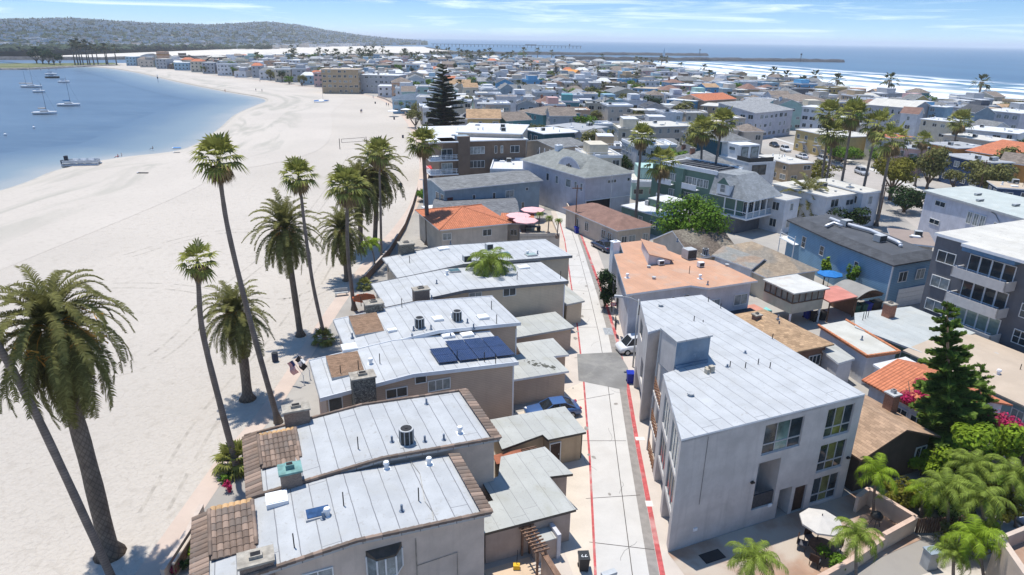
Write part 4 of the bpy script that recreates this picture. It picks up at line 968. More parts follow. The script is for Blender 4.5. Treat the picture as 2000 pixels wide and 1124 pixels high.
# raised clerestory
b=hO.mb(); b.prism([(42.6,60.6),(45.2,60.0),(47.6,64.8),(45.2,66.0)],[6,6,6,6],[7.25,6.4,6.4,7.25]); cl=hO.part('clerestory',b,[M_greyW],parent=rO)
b=hO.mb(); b.prism([(42.5,60.4),(45.5,59.8),(47.9,64.9),(45.1,66.2)],[7.25,6.4,6.4,7.25],[7.33,6.48,6.48,7.33]); b.build('clerestory_roof',M_peach,cl)
chimney(hO,rO,41.6,66.3,0,7.2,.9,.7,M_white,M_white)
b=hO.mb(); b.box(45.2,49.2,0,50.4,52.2,2.6); b.box(45.0,49.0,2.6,50.6,52.2,2.75,1); hO.part('carport_roof',b,[M_greyW,mat('dark roof felt',(.045,.05,.06),.85,n=.2)])
b=hO.mb(); b.box(50.9,49.5,0,55.3,56.5,.9); hO.part('roof_terrace',b,M_terr); b=hO.mb(); b.prism([(52.6,51.2),(54.6,50.2),(55.0,51.4),(53.0,54.2),(52.4,53.6)],.9,[1.0,1.15,1.1,1.0,1.12]); b.prism([(54.0,53.8),(55.1,53.4),(55.2,54.6)],.9,1.3); hO.part('tarpaulin',b,mat('turquoise tarpaulin',(.2,.5,.48),.6,n=.3,ns=2))
# --- generic uv hip/gable ---
def ghouse(h,x0,y0,x1,y1,z,rise,kind,wm,rm,trim=None,over=.5,z0=0,walls=True,th=.14,ridge_in=None):
    if walls: b=h.mb(); b.box(x0+over,y0+over,z0,x1-over,y1-over,z+.02); h.part('wall',b,wm)
    b=h.mb(); w_,d_=x1-x0,y1-y0
    def two(fs):
        for f in fs: b.face(f,0)
    if kind=='hip':
        k=min(w_,d_)/2
        if w_>=d_: r0,r1=(x0+k,(y0+y1)/2,z+rise),(x1-k,(y0+y1)/2,z+rise); fs=[[(x0,y0,z),(x1,y0,z),r1,r0],[(x1,y0,z),(x1,y1,z),r1],[(x1,y1,z),(x0,y1,z),r0,r1],[(x0,y1,z),(x0,y0,z),r0]]
        else: r0,r1=((x0+x1)/2,y0+k,z+rise),((x0+x1)/2,y1-k,z+rise); fs=[[(x0,y0,z),(x1,y0,z),r0],[(x1,y0,z),(x1,y1,z),r1,r0],[(x1,y1,z),(x0,y1,z),r1],[(x0,y1,z),(x0,y0,z),r0,r1]]
    elif kind=='gablex': # ridge along x
        ym=(y0+y1)/2; r0,r1=(x0,ym,z+rise),(x1,ym,z+rise); fs=[[(x0,y0,z),(x1,y0,z),r1,r0],[(x1,y1,z),(x0,y1,z),r0,r1]]
    elif kind=='gabley':
        xm=(x0+x1)/2; r0,r1=(xm,y0,z+rise),(xm,y1,z+rise); fs=[[(x0,y0,z),r0,r1,(x0,y1,z)],[(x1,y0,z),(x1,y1,z),r1,r0]]
    elif kind=='shed': fs=[[(x0,y0,z),(x1,y0,z),(x1,y1,z+rise),(x0,y1,z+rise)]]
    # thin slab: top, underside
    for f in fs:
        b.face([(p[0],p[1],p[2]+th) for p in f],0); b.face([p for p in f][::-1],1)
    E=[(x0,y0),(x1,y0),(x1,y1),(x0,y1)]
    def zz(x,y):
        if kind=='hip': return z
        if kind=='gablex': return z+rise*(1-abs(y-(y0+y1)/2)/((y1-y0)/2))
        if kind=='gabley': return z+rise*(1-abs(x-(x0+x1)/2)/((x1-x0)/2))
        return z+rise*(y-y0)/(y1-y0)
    pts=E[:]
    if kind=='gablex': pts=[E[0],E[1],(x1,(y0+y1)/2),E[2],E[3],(x0,(y0+y1)/2)]
    if kind=='gabley': pts=[E[0],((x0+x1)/2,y0),E[1],E[2],((x0+x1)/2,y1),E[3]]
    n=len(pts)
    for i in range(n):
        a,c=pts[i],pts[(i+1)%n]; b.face([(a[0],a[1],zz(*a)),(c[0],c[1],zz(*c)),(c[0],c[1],zz(*c)+th),(a[0],a[1],zz(*a)+th)],1)
    r=h.part('roof',b,[rm,trim or M_white])
    if kind in('gablex','gabley','shed') and walls:
        g=h.mb(); o=over
        if kind=='gablex':
            ym=(y0+y1)/2; zs=z+rise*(over/((y1-y0)/2))
            for x in (x0+o,x1-o-.1): g=h.mb(); g.prism([(x,y0+o),(x+.1,y0+o),(x+.1,ym),(x+.1,y1-o),(x,y1-o),(x,ym)],z,[zs-.02,zs-.02,z+rise-.02,zs-.02,zs-.02,z+rise-.02]); h.part('gable_wall',g,wm)
            return r
        elif kind=='gabley':
            xm=(x0+x1)/2; zs=z+rise*(over/((x1-x0)/2))
            for y in (y0+o,y1-o-.1): g=h.mb(); g.prism([(x0+o,y),(xm,y),(x1-o,y),(x1-o,y+.1),(xm,y+.1),(x0+o,y+.1)],z,[zs-.02,z+rise-.02,zs-.02,zs-.02,z+rise-.02,zs-.02]); h.part('gable_wall',g,wm)
            return r
        else:
            s_=rise/(y1-y0); g.prism([(x0+o,y0+o),(x1-o,y0+o),(x1-o,y1-o),(x0+o,y1-o)],z-.1,[z+s_*o-.02]*2+[z+rise-s_*o-.02]*2)
        h.part('gable_wall',g,wm)
    return r
M_tanSh=shingle('tan asphalt shingles',(.48,.32,.19),ps=.6,pd=.5)
h21=uvhouse('house','brown stucco cottage with orange-tan hip roof and brick chimney behind the grey block','house',43,41)
r=ghouse(h21,41.6,40.9,50.7,50.2,3.2,1.3,'hip',stucco('brown stucco',(.22,.13,.09)),M_tanSh,M_tanSh); chimney(h21,r,45.9,46.3,3,4.9,.7,.6,mat('dark chimney brick',(.2,.12,.09),.9,pat='brick',ps=.25),M_cap)
h21.win(49,41.4,1.2,'n',1.4,1,2); 
for u,v in ((47.6,45),(48.6,46.2)): vent(h21,r,u,v,4.1,0)
h22=uvhouse('bungalow','tan shingle roofed bungalow with brick chimney beside the garden palms','house',38.2,26.8)
r=ghouse(h22,37.6,26.4,45.6,37.5,3.0,1.5,'gabley',stucco('dark brown stucco',(.09,.07,.055)),shingle('light brown shingles',(.43,.29,.19),ps=.5,pd=.45),M_wood)
chimney(h22,r,44.7,30.1,2.5,4.9,.75,.75,mat('dark chimney brick',(.2,.12,.09)),M_acl,.1); h22.win(44.5,26.9,1.2,'n',1.0,1.0,1)
M_orange=mat('orange clay tile roof',(.58,.205,.105),.85,n=.12,ns=1,pat='tile',ps=.3,bump=.4)
h23=uvhouse('cottage','white cottage with orange clay tile roof behind the tall conifer','house',48,28)
r=ghouse(h23,47.5,27.4,55.4,35.0,3.0,1.3,'gabley',mat('bluish white stucco',(.6,.62,.68),.9),M_orange,M_orange)
for x in (49,50.4): h23.win(48.0,27.9+x-47,1.2,'l',1,1,1)
h24=uvhouse('house','small white flat roofed house with orange tile edging','house',52.3,38.2)
w_,r,i_=flat_building(h24,[(51.9,38.2),(55.6,37.8),(57.0,45.2),(53.2,45.2)],3.1,mat('white stucco',(.62,.62,.64),.9,n=.05),mat('dusty grey cream roof',(.47,.46,.41),.9,n=.08,ns=.6,stain=.35,stc=(.36,.34,.28)),mat('orange tile coping',(.5,.2,.1),.9,n=.2,ns=4),over=.2)
b=h24.mb()
for a,c in (((51.9,38.2),(55.6,37.8)),((55.6,37.8),(57,45.2)),((51.9,38.2),(53.2,45.2))): ridgecaps(b,(*a,3.15),(*c,3.15),.12)
h24.part('tile_coping',b,MATS['orange tile coping'],parent=r); h24.win(53.9,38.25,1.4,'n',.8,.8,1); h24.win(55,38.1,1.4,'n',.6,.6,0); vent(h24,r,54.4,41,3.1,0)
h24b=uvhouse('shed','low white shed with weathered flat roof against the orange edged house','shed',49.2,38.8); flat_building(h24b,[(49.1,38.8),(51.4,39.0),(52.2,42.3),(50.0,42.0)],2.6,MATS['white stucco'],M_gar,M_white,over=.15)
h24c=uvhouse('shed','small white roofed shed left of the orange tiled cottage','shed',50,35.3); flat_building(h24c,[(51.4,35.2),(55.8,35.3),(56.0,37.4),(51.8,37.4)],2.7,MATS['white stucco'],M_whiteR,M_white,over=.15)
h25=uvhouse('house','long low house with grey flat roof, green walls and brick chimney','house',55.6,36.7)
w_,r,i_=flat_building(h25,[(57.2,36.8),(66.5,38.0),(66.8,45.4),(59.3,46.2),(56.2,43.4)],3.2,stucco('sage green stucco',(.15,.24,.18)),mat('grey gravel roof',(.40,.42,.41),.9,n=.06,ns=.6,pat='seamx',ps=1.1,pd=.2,stain=.3,stc=(.5,.48,.42)),M_acl,over=.3)
chimney(h25,r,61.8,44.2,3,4.6,.9,.9,mat('red chimney brick',(.30,.14,.09),.9,pat='brick',ps=.25),M_cap)
for u,v in ((58.4,44.4),(59,44.6),(59.6,44.8)): vent(h25,r,u,v,3.2,2)
d=(Vector((56.2,43.4))-Vector((57.2,36.8))).normalized(); ang=math.atan2(-d.y,-d.x)
for s in (1.2,3,4.8): p=Vector((57.5,37.0))+d*s; h25.win(p.x,p.y,1,ang,1.1,1.4,0,M_fr)
h26=uvhouse('house','wide low house with smooth tan roof right of the tall conifer','house',56,27)
r=ghouse(h26,56.3,26.0,66.5,38.0,2.9,.8,'gabley',stucco('pale teal stucco',(.3,.42,.42)),mat('tan felt roof',(.44,.36,.28),.9,n=.06,ns=.5,stain=.2,stc=(.36,.29,.22)),M_cap); h26.win(57.6,26.5,1,'n',1,1,1); h26.win(56.8,27.6,1.2,'l',.9,1,1)
for u,v,k in ((59,31,1),(62,31.5,3),(61,30.5,2),(62.6,33.6,3)): vent(h26,r,u,v,3.4,k)
# sunroom on stilts
h27=uvhouse('sunroom','boxy upper sunroom with pale metal roof, dark window band and cream lower wall','house',55.2,50.9)
b=h27.mb(); b.box(55.5,51.1,1.7,60.1,55.5,2.95,0); h27.part('wall',b,mat('cream board wall',(.48,.44,.36),.9,n=.1,ns=1,stain=.3,stc=(.3,.26,.2)))
b=h27.mb(); b.box(55.55,51.15,2.95,60.05,55.45,4.15); h27.part('glazing',b,mat('dusty screen glass',(.27,.26,.23),.5,n=.35,ns=.9))
b=h27.mb()
for k in range(6): x=55.5+k*.92; b.box(x-.05,51.08,2.9,x+.05,51.14,4.2)
b.box(55.45,51.07,2.9,60.1,51.13,3.02); h27.part('front_mullions',b,M_wood); b=h27.mb(); b.box(55.45,51.1,2.9,55.53,55.5,3.02)
for k in range(6): b.box(55.46,51.1+k*.86,2.9,55.54,51.2+k*.86,4.2)
h27.part('side_mullions',b,M_wood)
b=h27.mb(); b.prism([(55.2,50.8),(60.4,50.7),(60.5,55.8),(55.3,55.8)],4.15,4.3); h27.part('roof',b,mat('rust stained metal roof',(.52,.51,.47),.6,n=.08,ns=.8,stain=.35,stc=(.35,.2,.1)))
for a in (55.6,59.9): b=h27.mb(); b.box(a-.08,51.1,0,a+.08,51.26,1.7); h27.part('post',b,M_white)
cp=uvhouse('carport','carport with a flat red roof behind the bins','carport',60.4,51); b=cp.mb(); b.prism([(60.7,50.6),(65.2,50.8),(66.0,54.5),(61.2,54.5)],2.45,2.6); cp.part('roof',b,mat('faded red roof',(.48,.19,.15),.8,n=.1,ns=1,stain=.2,stc=(.55,.4,.35)))
for a,c in ((60.9,50.8),(65,50.9),(65.8,54.3),(61.3,54.3)): b=cp.mb(); b.box(a-.06,c-.06,0,a+.06,c+.06,2.45); cp.part('post',b,M_wood)
cq=uvhouse('carport','carport with an arched grey roof against the blue house','carport',65.4,51)
b=cq.mb(); n=8; arc=[(65.3+4.4*i/n,2.3+.75*math.sin(math.pi*i/n)) for i in range(n+1)]; b.xprism([(x,z) for x,z in arc][::-1]+[(x,z-.08) for x,z in arc],50.9,54.8); cq.part('roof',b,mat('grey felt arched roof',(.27,.26,.24),.9,n=.1,ns=.8))
b=cq.mb(); b.box(65.4,54.3,0,69.6,54.5,2.3); b.box(65.4,51,0,65.5,54.5,2.2); cq.part('wall',b,MATS['brown stucco'])
b=cq.mb(); b.xprism([(x,z-.1) for x,z in arc][::-1]+[(69.7,2.05),(65.3,2.05)],51.0,51.06); cq.part('gable_board',b,M_wood)
def garden_wall(label,pts,z,m,cap=None,th=.2,name='garden_wall'):
    h=uvhouse(name,label,'wall',*pts[0]); b=h.mb(); c=h.mb()
    for a,d_ in zip(pts,pts[1:]):
        a,d_=Vector(a),Vector(d_); t=(d_-a).normalized(); n=Vector((-t.y,t.x))*th/2; n2=n*1.5
        b.prism([(a-n)[:],(d_-n)[:],(d_+n)[:],(a+n)[:]],0,z); c.prism([(a-n2)[:],(d_-n2)[:],(d_+n2)[:],(a+n2)[:]],z,z+.07)
    h.part('wall',b,m); h.part('cap',c,cap or m); return h
garden_wall('low cream garden wall with a pink cap around the umbrella courtyard',[(24,20.4),(31.6,21.3),(34.9,21.9)],.95,M_beigeB,mat('pink plaster cap',(.52,.38,.30),.9,n=.08))
garden_wall('taller cream planter wall beside the black kettle grill',[(34.9,21.9),(38.3,22.3),(37.9,25.6),(36.4,25.2)],1.25,M_beigeB,MATS['pink plaster cap'])
fc=uvhouse('timber_fence','short vertical board timber fence beside the cream planter wall','fence',38.4,22.2); b=fc.mb()
for k in range(20): a=38.45+k*.16; b.box(a,22.1-k*.05,0,a+.14,22.15-k*.05,1.15+.05*((k*7)%3))
fc.part('boards',b,M_wood)
b=fc.mb()
for k in range(3): b.box(38.5+k*1.4,22.18-k*.44,0,38.6+k*1.4,22.28-k*.44,1.1)
fc.part('post',b,M_wood)
# bottom right building corner
hR=uvhouse('building','cream walled building corner with a sunken roof car deck at the lower right','building',34,15)
b=hR.mb(); b.prism([(33.9,12),(42,12),(42,17.3),(37.5,17.3)],0,3.0); b.prism([(33.9,12),(34.3,12),(37.8,17.1),(37.5,17.3)],3.0,4.0); b.prism([(37.5,17.3),(37.7,17.05),(42,17.05),(42,17.3)],3.0,4.0); hR.part('wall',b,stucco('cream stucco',(.52,.42,.34))); 
b=hR.mb(); b.box(36.2,13.8,3.0,42,14.1,3.6); hR.part('parapet',b,MATS['cream stucco'])
b=hR.mb(); b.prism([(34.3,12),(41.9,12),(41.9,17.05),(37.7,17.05)],3.0,3.02); hR.part('deck',b,M_court)
# ---- blue house ----
M_blue=siding('blue clapboard',(.19,.335,.48),ps=.22,pd=.6); M_charc=shingle('charcoal shingles',(.085,.09,.10),ps=.5,pd=.3); M_charF=mat('charcoal flat roof',(.075,.08,.09),.9,n=.1,ns=.5,stain=.15,stc=(.2,.21,.22))
hU=uvhouse('house','large blue clapboard house with charcoal roof and long silver roof ducts','house',70.2,51)
b=hU.mb(); pl=[(70.5,51.2),(78.7,51.4),(80.5,60),(82,71.5),(74.4,71.5),(71.7,60)]; b.prism(pl,0,5.6); hU.part('wall',b,M_blue)
b=hU.mb(); b.prism([(70.2,50.9),(79.1,51.1),(80.9,60),(82.4,71.9),(74.1,71.9),(71.3,60)],5.6,[5.75]*6,0); b.prism([(71.4,52.3),(78,52.5),(79.6,60),(81.0,70.6),(75.2,70.6),(72.6,60)],5.75,6.35,0,top=1)
rU=hU.part('roof',b,[M_charc,M_charF])
b=hU.mb(); 
b.prism([(70.2,50.9),(79.1,51.1),(78.0,52.5),(71.4,52.3)],5.76,[5.78,5.78,6.5,6.5]); b.prism([(70.2,50.9),(71.4,52.3),(72.6,60),(71.3,60)],5.76,[5.78,6.5,6.5,5.78]); b.prism([(71.3,60),(72.6,60),(75.2,70.6),(74.1,71.9)],5.76,[5.78,6.5,6.5,5.78])
hU.part('mansard',b,M_charc,parent=rU)
for s,(du) in ((.8,0),): pass
b=hU.mb(); pts=[]
for px,py in ((1622,425),(1640,432),(1700,448),(1752,470),(1760,475)): u,v=UV(P(px,py,6.9)); pts.append((u,v,6.75))
b.tube(pts,.24,10); b.tube([pts[-1],(pts[-1][0],pts[-1][1],6.35)],.24,10); hU.part('roof_duct',b,mat('galvanised duct',(.6,.61,.63),.35,n=.05,metal=.3),parent=rU,smooth=True)
b=hU.mb(); pts=[(*UV(P(x,y,6.8)),6.7) for x,y in ((1613,441),(1628,434),(1645,440))]; b.tube(pts,.2,8); hU.part('roof_duct',b,MATS['galvanised duct'],parent=rU,smooth=True)
for px,py in ((1652,440),(1718,470)): u,v=UV(P(px,py,6.5)); acbox(hU,rU,u,v,6.35,1.3,1.0,.9)
for x in (72.6,75.6): hU.win(x,51.2,3.4,'n',1.3,1.2,1)
hU.garage(75.2,51.2,0,'n',5.5,2.4,M_white)
dd=(Vector((71.7,60))-Vector((70.5,51.2))).normalized(); an=math.atan2(-dd.y,-dd.x)
for s,z,w_,h_ in ((5.5,3.2,.6,1.1),(12.2,3.1,.8,1.2),(16.5,2.9,.8,1.5)):
    A0,B0=((70.5,51.2),(71.7,60)) if s<8.8 else ((71.7,60),(74.4,71.5)); k=s if s<8.8 else s-8.8
    dd=(Vector(B0)-Vector(A0)).normalized(); p=Vector(A0)+dd*k; hU.win(p.x,p.y,z,math.atan2(-dd.y,-dd.x),w_,h_,0,M_fr,bars=1)
b=hU.mb(); b.box(70.42,51.12,0,70.62,51.22,5.6); hU.part('corner_board',b,M_white)
b=hU.mb(); b.prism([(72.8,68.5),(74.3,68.5),(75.2,72.5),(73.8,72.5)],2.9,3.0); 
for (x,y) in ((72.9,68.6),(73.9,72.4)): b.cyl(x,y,0,4.2,.07,6)
for z in (3.4,3.8): b.tube([(72.9,68.6,z),(73.9,72.4,z)],.03,5)
hU.part('side_porch',b,M_white)
# ---- grey apartment with balconies (right edge) ----
M_dgrey=stucco('slate grey stucco',(.135,.14,.155)); 
hG=uvhouse('apartment_building','four-level slate grey apartment block with stacked white-walled balconies at the right edge','building',68.8,34)
b=hG.mb(); b.prism([(68.9,30),(84,30),(84,46.2),(69.0,45.9)],0,11.0); hG.part('wall',b,M_dgrey)
b=hG.mb(); b.prism([(67.6,30),(84.5,30),(84.5,46.4),(68.8,46.1),(68.8,42.3),(67.6,42.3)],10.9,11.2,1,top=0); rG=hG.part('roof',b,[M_creamR,M_white])
an=FACE['l']
for z in (8.3,5.5,2.8): hG.win(68.95,44.3,z,'l',1.9,1.15,1)
for z in (8.3,5.5,2.8): hG.win(68.9,35.3,z,'l',1.2,1.3,1,bars=1)
for i,z in enumerate((7.7,4.9,2.1)):
    b=hG.mb(); b.box(67.3,37.0,z,69,42.4,z+.15); b.box(67.3,37.0,z+.15,67.42,42.4,z+1.0); b.box(67.3,42.28,z+.15,69,42.4,z+1.0); b.box(67.3,37.0,z+.15,69,37.12,z+1.0)
    o=hG.part('balcony',b,mat('balcony pale stucco',(.5,.48,.46),.9,n=.06)); r_=hG.mb()
    for zz in (1.08,1.2): r_.tube([(67.36,37.05,z+zz),(67.36,42.35,z+zz)],.025,5)
    r_.build('railing',mat('blue rail',(.08,.16,.3),.5),o)
    for k in range(4): hG.win(68.93,37.9+k*1.15,z+.2,'l',1.0,2.1,0,M_white,M_glass if i<2 else M_glassG)
b=hG.mb(); b.box(67.9,37.1,10.4,68.9,42.3,10.9); hG.part('awning',b,mat('blue awning',(.10,.2,.33),.8))
b=hG.mb(); b.box(68.6,31,0,68.95,42,2.0); hG.part('garage_shade_panel',b,M_dark)  # solid dark block, the shade of an open garage put into its colour
# ---------------- middle distance houses, placed by measured roof corners ----------------
FOOT=[]
WC={'white':(.62,.63,.65),'cream':(.55,.50,.40),'beige':(.52,.46,.39),'tan':(.42,.32,.21),'grey':(.40,.41,.43),'dark grey':(.12,.13,.15),'blue-grey':(.26,.33,.38),'light blue':(.30,.45,.55),
 'bright blue':(.13,.36,.58),'navy':(.03,.06,.13),'teal':(.10,.27,.30),'mint':(.36,.52,.48),'green':(.14,.22,.18),'yellow':(.50,.38,.17),'peach':(.55,.36,.25),'pink':(.55,.36,.34),'brown':(.17,.125,.095),'lilac grey':(.50,.50,.545),'orange':(.5,.24,.07),'dark teal':(.03,.10,.13),'red brick':(.30,.12,.09),'lavender':(.56,.56,.61)}
def wallm(c,sid=False): 
    return siding(c+' clapboard wall',WC[c],ps=.22,pd=.35) if sid else stucco(c+' stucco wall',WC[c])
RF={'white flat':M_whiteR,'cream flat':M_creamR,'grey flat':mat('grey flat roof',(.33,.34,.35),.9,n=.08,ns=.4,stain=.25,stc=(.45,.44,.42)),'dark flat':M_charF,'tan flat':mat('tan flat roof',(.45,.37,.28),.9,n=.07,ns=.5,stain=.2,stc=(.3,.25,.2)),
 'grey shingle':shingle('grey shingles',(.23,.235,.235)),'light grey shingle':shingle('light grey shingles',(.34,.345,.35)),'brown shingle':shingle('reddish brown shingles',(.24,.145,.115),pd=.2),'tan shingle':M_tanSh,'charcoal shingle':M_charc,'orange tile':M_orange,'taupe shingle':shingle('taupe shingles',(.26,.215,.18)),'blue shingle':shingle('slate blue shingles',(.13,.17,.22)),'gravel':mat('pale gravel roof',(.43,.42,.39),.95,n=.1,ns=1,stain=.3,stc=(.3,.28,.25))}
def rect(A,B,C,z,phi=None):
    a=P(*A,z); 
    if isinstance(B,(int,float)): ph=R(phi); w_=B
    else: b_=P(*B,z); ph=math.atan2(b_.y-a.y,b_.x-a.x) if phi is None else R(phi); w_=(b_-a).xy.dot(Vector((math.cos(ph),math.sin(ph))))
    if isinstance(C,(int,float)): d=C
    else: c=P(*C,z)-a; d=c.xy.dot(Vector((-math.sin(ph),math.cos(ph))))
    return a,ph,w_,d
def autowin(h,w_,d,z,seed,fm=None,small=False,sides='nlr',dens=1.,ov=.4):
    r=random.Random(seed); st=max(1,round((z-.2)/2.8)); sh=(z-.1)/st
    for s in range(st):
        zb=s*sh+.95*sh/2.8
        for side in sides:
            L=(w_ if side=='n' else d)-2*ov; n=int(L/(3.0/dens)); 
            if n<1: n=1 if L>1.6 else 0
            for i in range(n):
                if r.random()<.22: continue
                ww=r.choice((.8,1.2,1.5,1.8)); ww=min(ww,L/n-.4); hh=r.choice((.9,1.15,1.3))*min(1,sh/2.8)
                if ww<.35: continue
                t=ov+L*(i+.5)/n+r.uniform(-.2,.2); m=1 if ww>1 else 0
                if side=='n': h.win(t,ov,zb,'n',ww,hh,m,fm,small=small)
                elif side=='l': h.win(ov,t,zb,'l',ww,hh,m,fm,small=small)
                else: h.win(w_-ov,t,zb,'r',ww,hh,m,fm,small=small)
def clutter(h,rf,w_,d,z,seed,n=4):
    r=random.Random(seed)
    for i in range(n):
        x,y=r.uniform(.15,.85)*w_,r.uniform(.15,.85)*d; k=r.random()
        if k<.62: vent(h,rf,x,y,z,r.randrange(4),1.2)
        elif k<.8: acbox(h,rf,x,y,z,1.,.8,.8)
        else: skylight(h,rf,x,y,z,1.1,.9,M_glass if r.random()<.5 else None)
def hb(label,A,B,C,z,roof,wc,rm,rise=1.4,phi=None,name='house',cat='house',sid=False,win=True,over=.4,group=None,seed=None,sides='nlr',small=False,par=False,clut=3,dens=1.,fm=None,z0=0,foot=True,dmax=0):
    a,ph,w_,d=rect(A,B,C,z,phi)
    if w_<0: a=a+Vector((math.cos(ph),math.sin(ph),0))*w_; w_=-w_
    if d<0: a=a+Vector((-math.sin(ph),math.cos(ph),0))*d; d=-d
    d=max(d,2.5)
    if dmax: d=min(d,dmax*w_,15)
    seed=seed if seed is not None else hash((round(a.x),round(a.y)))%9999
    h=House(name,label,cat,Vector((a.x,a.y,0)),ph,group); h.w,h.d,h.z=w_,d,z
    if foot: FOOT.append((a.x+math.cos(ph)*w_/2-math.sin(ph)*d/2,a.y+math.sin(ph)*w_/2+math.cos(ph)*d/2,(w_+d)/3.4))
    wm=wallm(wc,sid) if isinstance(wc,str) else wc; rmm=RF[rm] if isinstance(rm,str) else rm
    if roof=='flat':
        b=h.mb(); o=over if not par else 0; b.box(o,o,z0,w_-o,d-o,z-.15); h.part('wall',b,wm)
        b=h.mb(); b.prism([(0,0),(w_,0),(w_,d),(0,d)],z-.2,z,1,top=0)
        if par:
            for q in ((0,0,w_,.2),(0,d-.2,w_,d),(0,.2,.2,d-.2),(w_-.2,.2,w_,d-.2)): b.box(q[0],q[1],z-.1,q[2],q[3],z+.45,1)
        h.rf=h.part('roof',b,[rmm,wm if par else M_white]); 
        if clut: clutter(h,h.rf,w_,d,z,seed,clut)
        ov=o
    else:
        h.rf=ghouse(h,0,0,w_,d,z,rise,roof,wm,rmm,over=over,z0=z0); ov=over
    if win: autowin(h,w_,d,z,seed,fm,small,sides,dens,ov)
    return h
random.seed(3)
hh=hb('brown stucco three-storey apartment block with white roof and corner balconies beside the beach',(862,277),(1032,272),(1012,243),10.0,'flat','brown','white flat',win=False,name='apartment_building',cat='building',clut=5)
w_=hh.w; Lx=lambda px:(px-862)/170*w_
for z in (7.2,4.3,1.4):
    hh.win(Lx(931),.4,z,'n',3.2,1.4,3); hh.win(Lx(1006),.4,z,'n',1.9,1.4,1)
    for px in (968,980): hh.win(Lx(px),.4,z,'n',.45,1.5,0)
b=hh.mb(); b.box(Lx(893),-.25,0,Lx(916),.6,10.9); b.box(Lx(893),.6,9.9,Lx(916),3,10.9,1); hh.part('shaft',b,[wallm('brown'),wallm('blue-grey')])
for z in (6.0,3.1):
    b=hh.mb(); b.box(-2.6,-.4,z,Lx(893),5.5,z+.2); r_=hh.part('balcony',b,M_white); b=hh.mb()
    for zz in (.45,.75,1.05): b.tube([(-2.5,-.3,z+.2+zz),(Lx(892),-.3,z+.2+zz)],.045,5); b.tube([(-2.5,-.3,z+.2+zz),(-2.5,5.4,z+.2+zz)],.045,5)
    for k in range(6): b.tube([(-2.5+k*1.1,-.3,z+.2),(-2.5+k*1.1,-.3,z+1.25)],.05,5)
    b.build('railing',M_white,r_); hh.win(1.2,.38,z+.35,'n',2.2,2.0,1)
b=hh.mb(); b.box(-2.7,-.5,9.75,3.5,5.5,10.0); hh.part('eave',b,M_white,parent=hh.rf)
hb('long brown rear wing with white parapet and roof boxes behind the beach apartment block',(890,258),(1020,262),(1012,243),11.0,'flat','beige','white flat',win=False,name='apartment_building',cat='building',clut=6,foot=False)
hb('small white flat roofed block between the brown apartment block and the grey hip roofed house',(957,334),(1056,336),(1036,313),5.6,'flat','white','white flat',over=.1,par=True,clut=5,name='building')
hg=hb('blue-grey house with low grey shingle roof between the alley and the beach',(866,374),(1061,354),(842,350),5.9,'gablex','blue-grey','grey shingle',rise=.9,win=False,over=.45)
for t,z,ww,hh_,m in ((.3,3.9,.45,.7,0),(.5,3.5,.5,1.1,0),(.66,3.5,1.6,1.2,1),(.84,4.4,.4,.5,0),(.8,1.3,.5,1,0)): hg.win(hg.w*t,.45,z,'n',ww,hh_,m)
b=hg.mb(); b.box(.9,.33,2.6,1.9,.44,4.6); hg.part('screen_door',b,mat('maroon screen',(.10,.03,.03),.7))
for y in (1.5,3.5): hg.win(.45,y,3.6,'l',1.2,1.4,1)
b=hg.mb(); b.box(-2.2,.6,2.4,.5,4.6,2.6); hg.part('balcony',b,M_white)
hb('low annex with mottled grey shingle roof tucked behind the orange tiled house',(842,424),(1016,424),(1000,388),3.4,'gablex','grey',shingle('mottled slate shingles',(.20,.205,.215),ps=.4,pd=.6),rise=.8,win=False,clut=0)
ho=hb('bungalow with bright orange clay tile hip roof beside the beach promenade',(858,452),(1000,438),(838,410),4.4,'hip','beige','orange tile',rise=1.5,win=False,over=.5)
for t,ww,m in ((.07,1.2,1),(.62,1.3,1),): ho.win(ho.w*t+.5,.5,2.9,'n',ww,.9,m)
b=ho.mb()
k=min(ho.w,ho.d)/2; z0=4.4+.14; r0=(k,ho.d/2,z0+1.5); r1=(ho.w-k,ho.d/2,z0+1.5)
for a,c in (((0,0,z0),r0),((ho.w,0,z0),r1),(r0,r1),((0,ho.d,z0),r0),((ho.w,ho.d,z0),r1)): ridgecaps(b,a,c,.12)
ho.part('ridge_tiles',b,mat('dark orange ridge tile',(.40,.15,.08),.85,n=.3,ns=4),parent=ho.rf)
ho2=hb('lower wing with small orange tile lean-to roof beside the pink umbrellas',(975,438),(1042,440),(1020,425),3.8,'shed','beige','orange tile',rise=.5,win=False,over=.3); ho2.win(2.2,.3,2.1,'n',.9,.8,1); ho2.win(3.6,.3,2.1,'n',.9,.8,1)
ht=hb('beige walled roof terrace beside the alley with pink umbrellas and potted palms',(1016,462),(1093,462),(1068,432),3.0,'flat','beige','tan flat',par=True,win=False,over=.05,clut=0,name='terrace',cat='terrace')
hx=hb('taupe house with grey gable roof and a white corner balcony above the alley',(1083,291),(1150,284),(1053,274),6.4,'gablex','beige','grey shingle',rise=1.0,over=.5)
b=hx.mb(); b.box(-1.6,-.2,3.2,.6,4,3.35)
for z in (3.7,4.1,4.5): b.tube([(-1.5,-.1,z),(-1.5,3.9,z)],.05,5); b.tube([(-1.5,-.1,z),(.5,-.1,z)],.05,5)
for x,y in ((-1.4,0),(-1.4,1.9),(-1.4,3.8)): b.box(x-.1,y-.1,0,x+.1,y+.1,6.3)
hx.part('balcony',b,M_white)
he=hb('large lilac-grey house with big grey hip roof, oval dormer and open garage below',(1143,350),(1241,339),(1093,306),7.6,'hip',wallm('lilac grey'),shingle('weathered grey shingles',(.25,.26,.245),ps=.6,pd=.25),rise=2.7,win=False,over=.45)
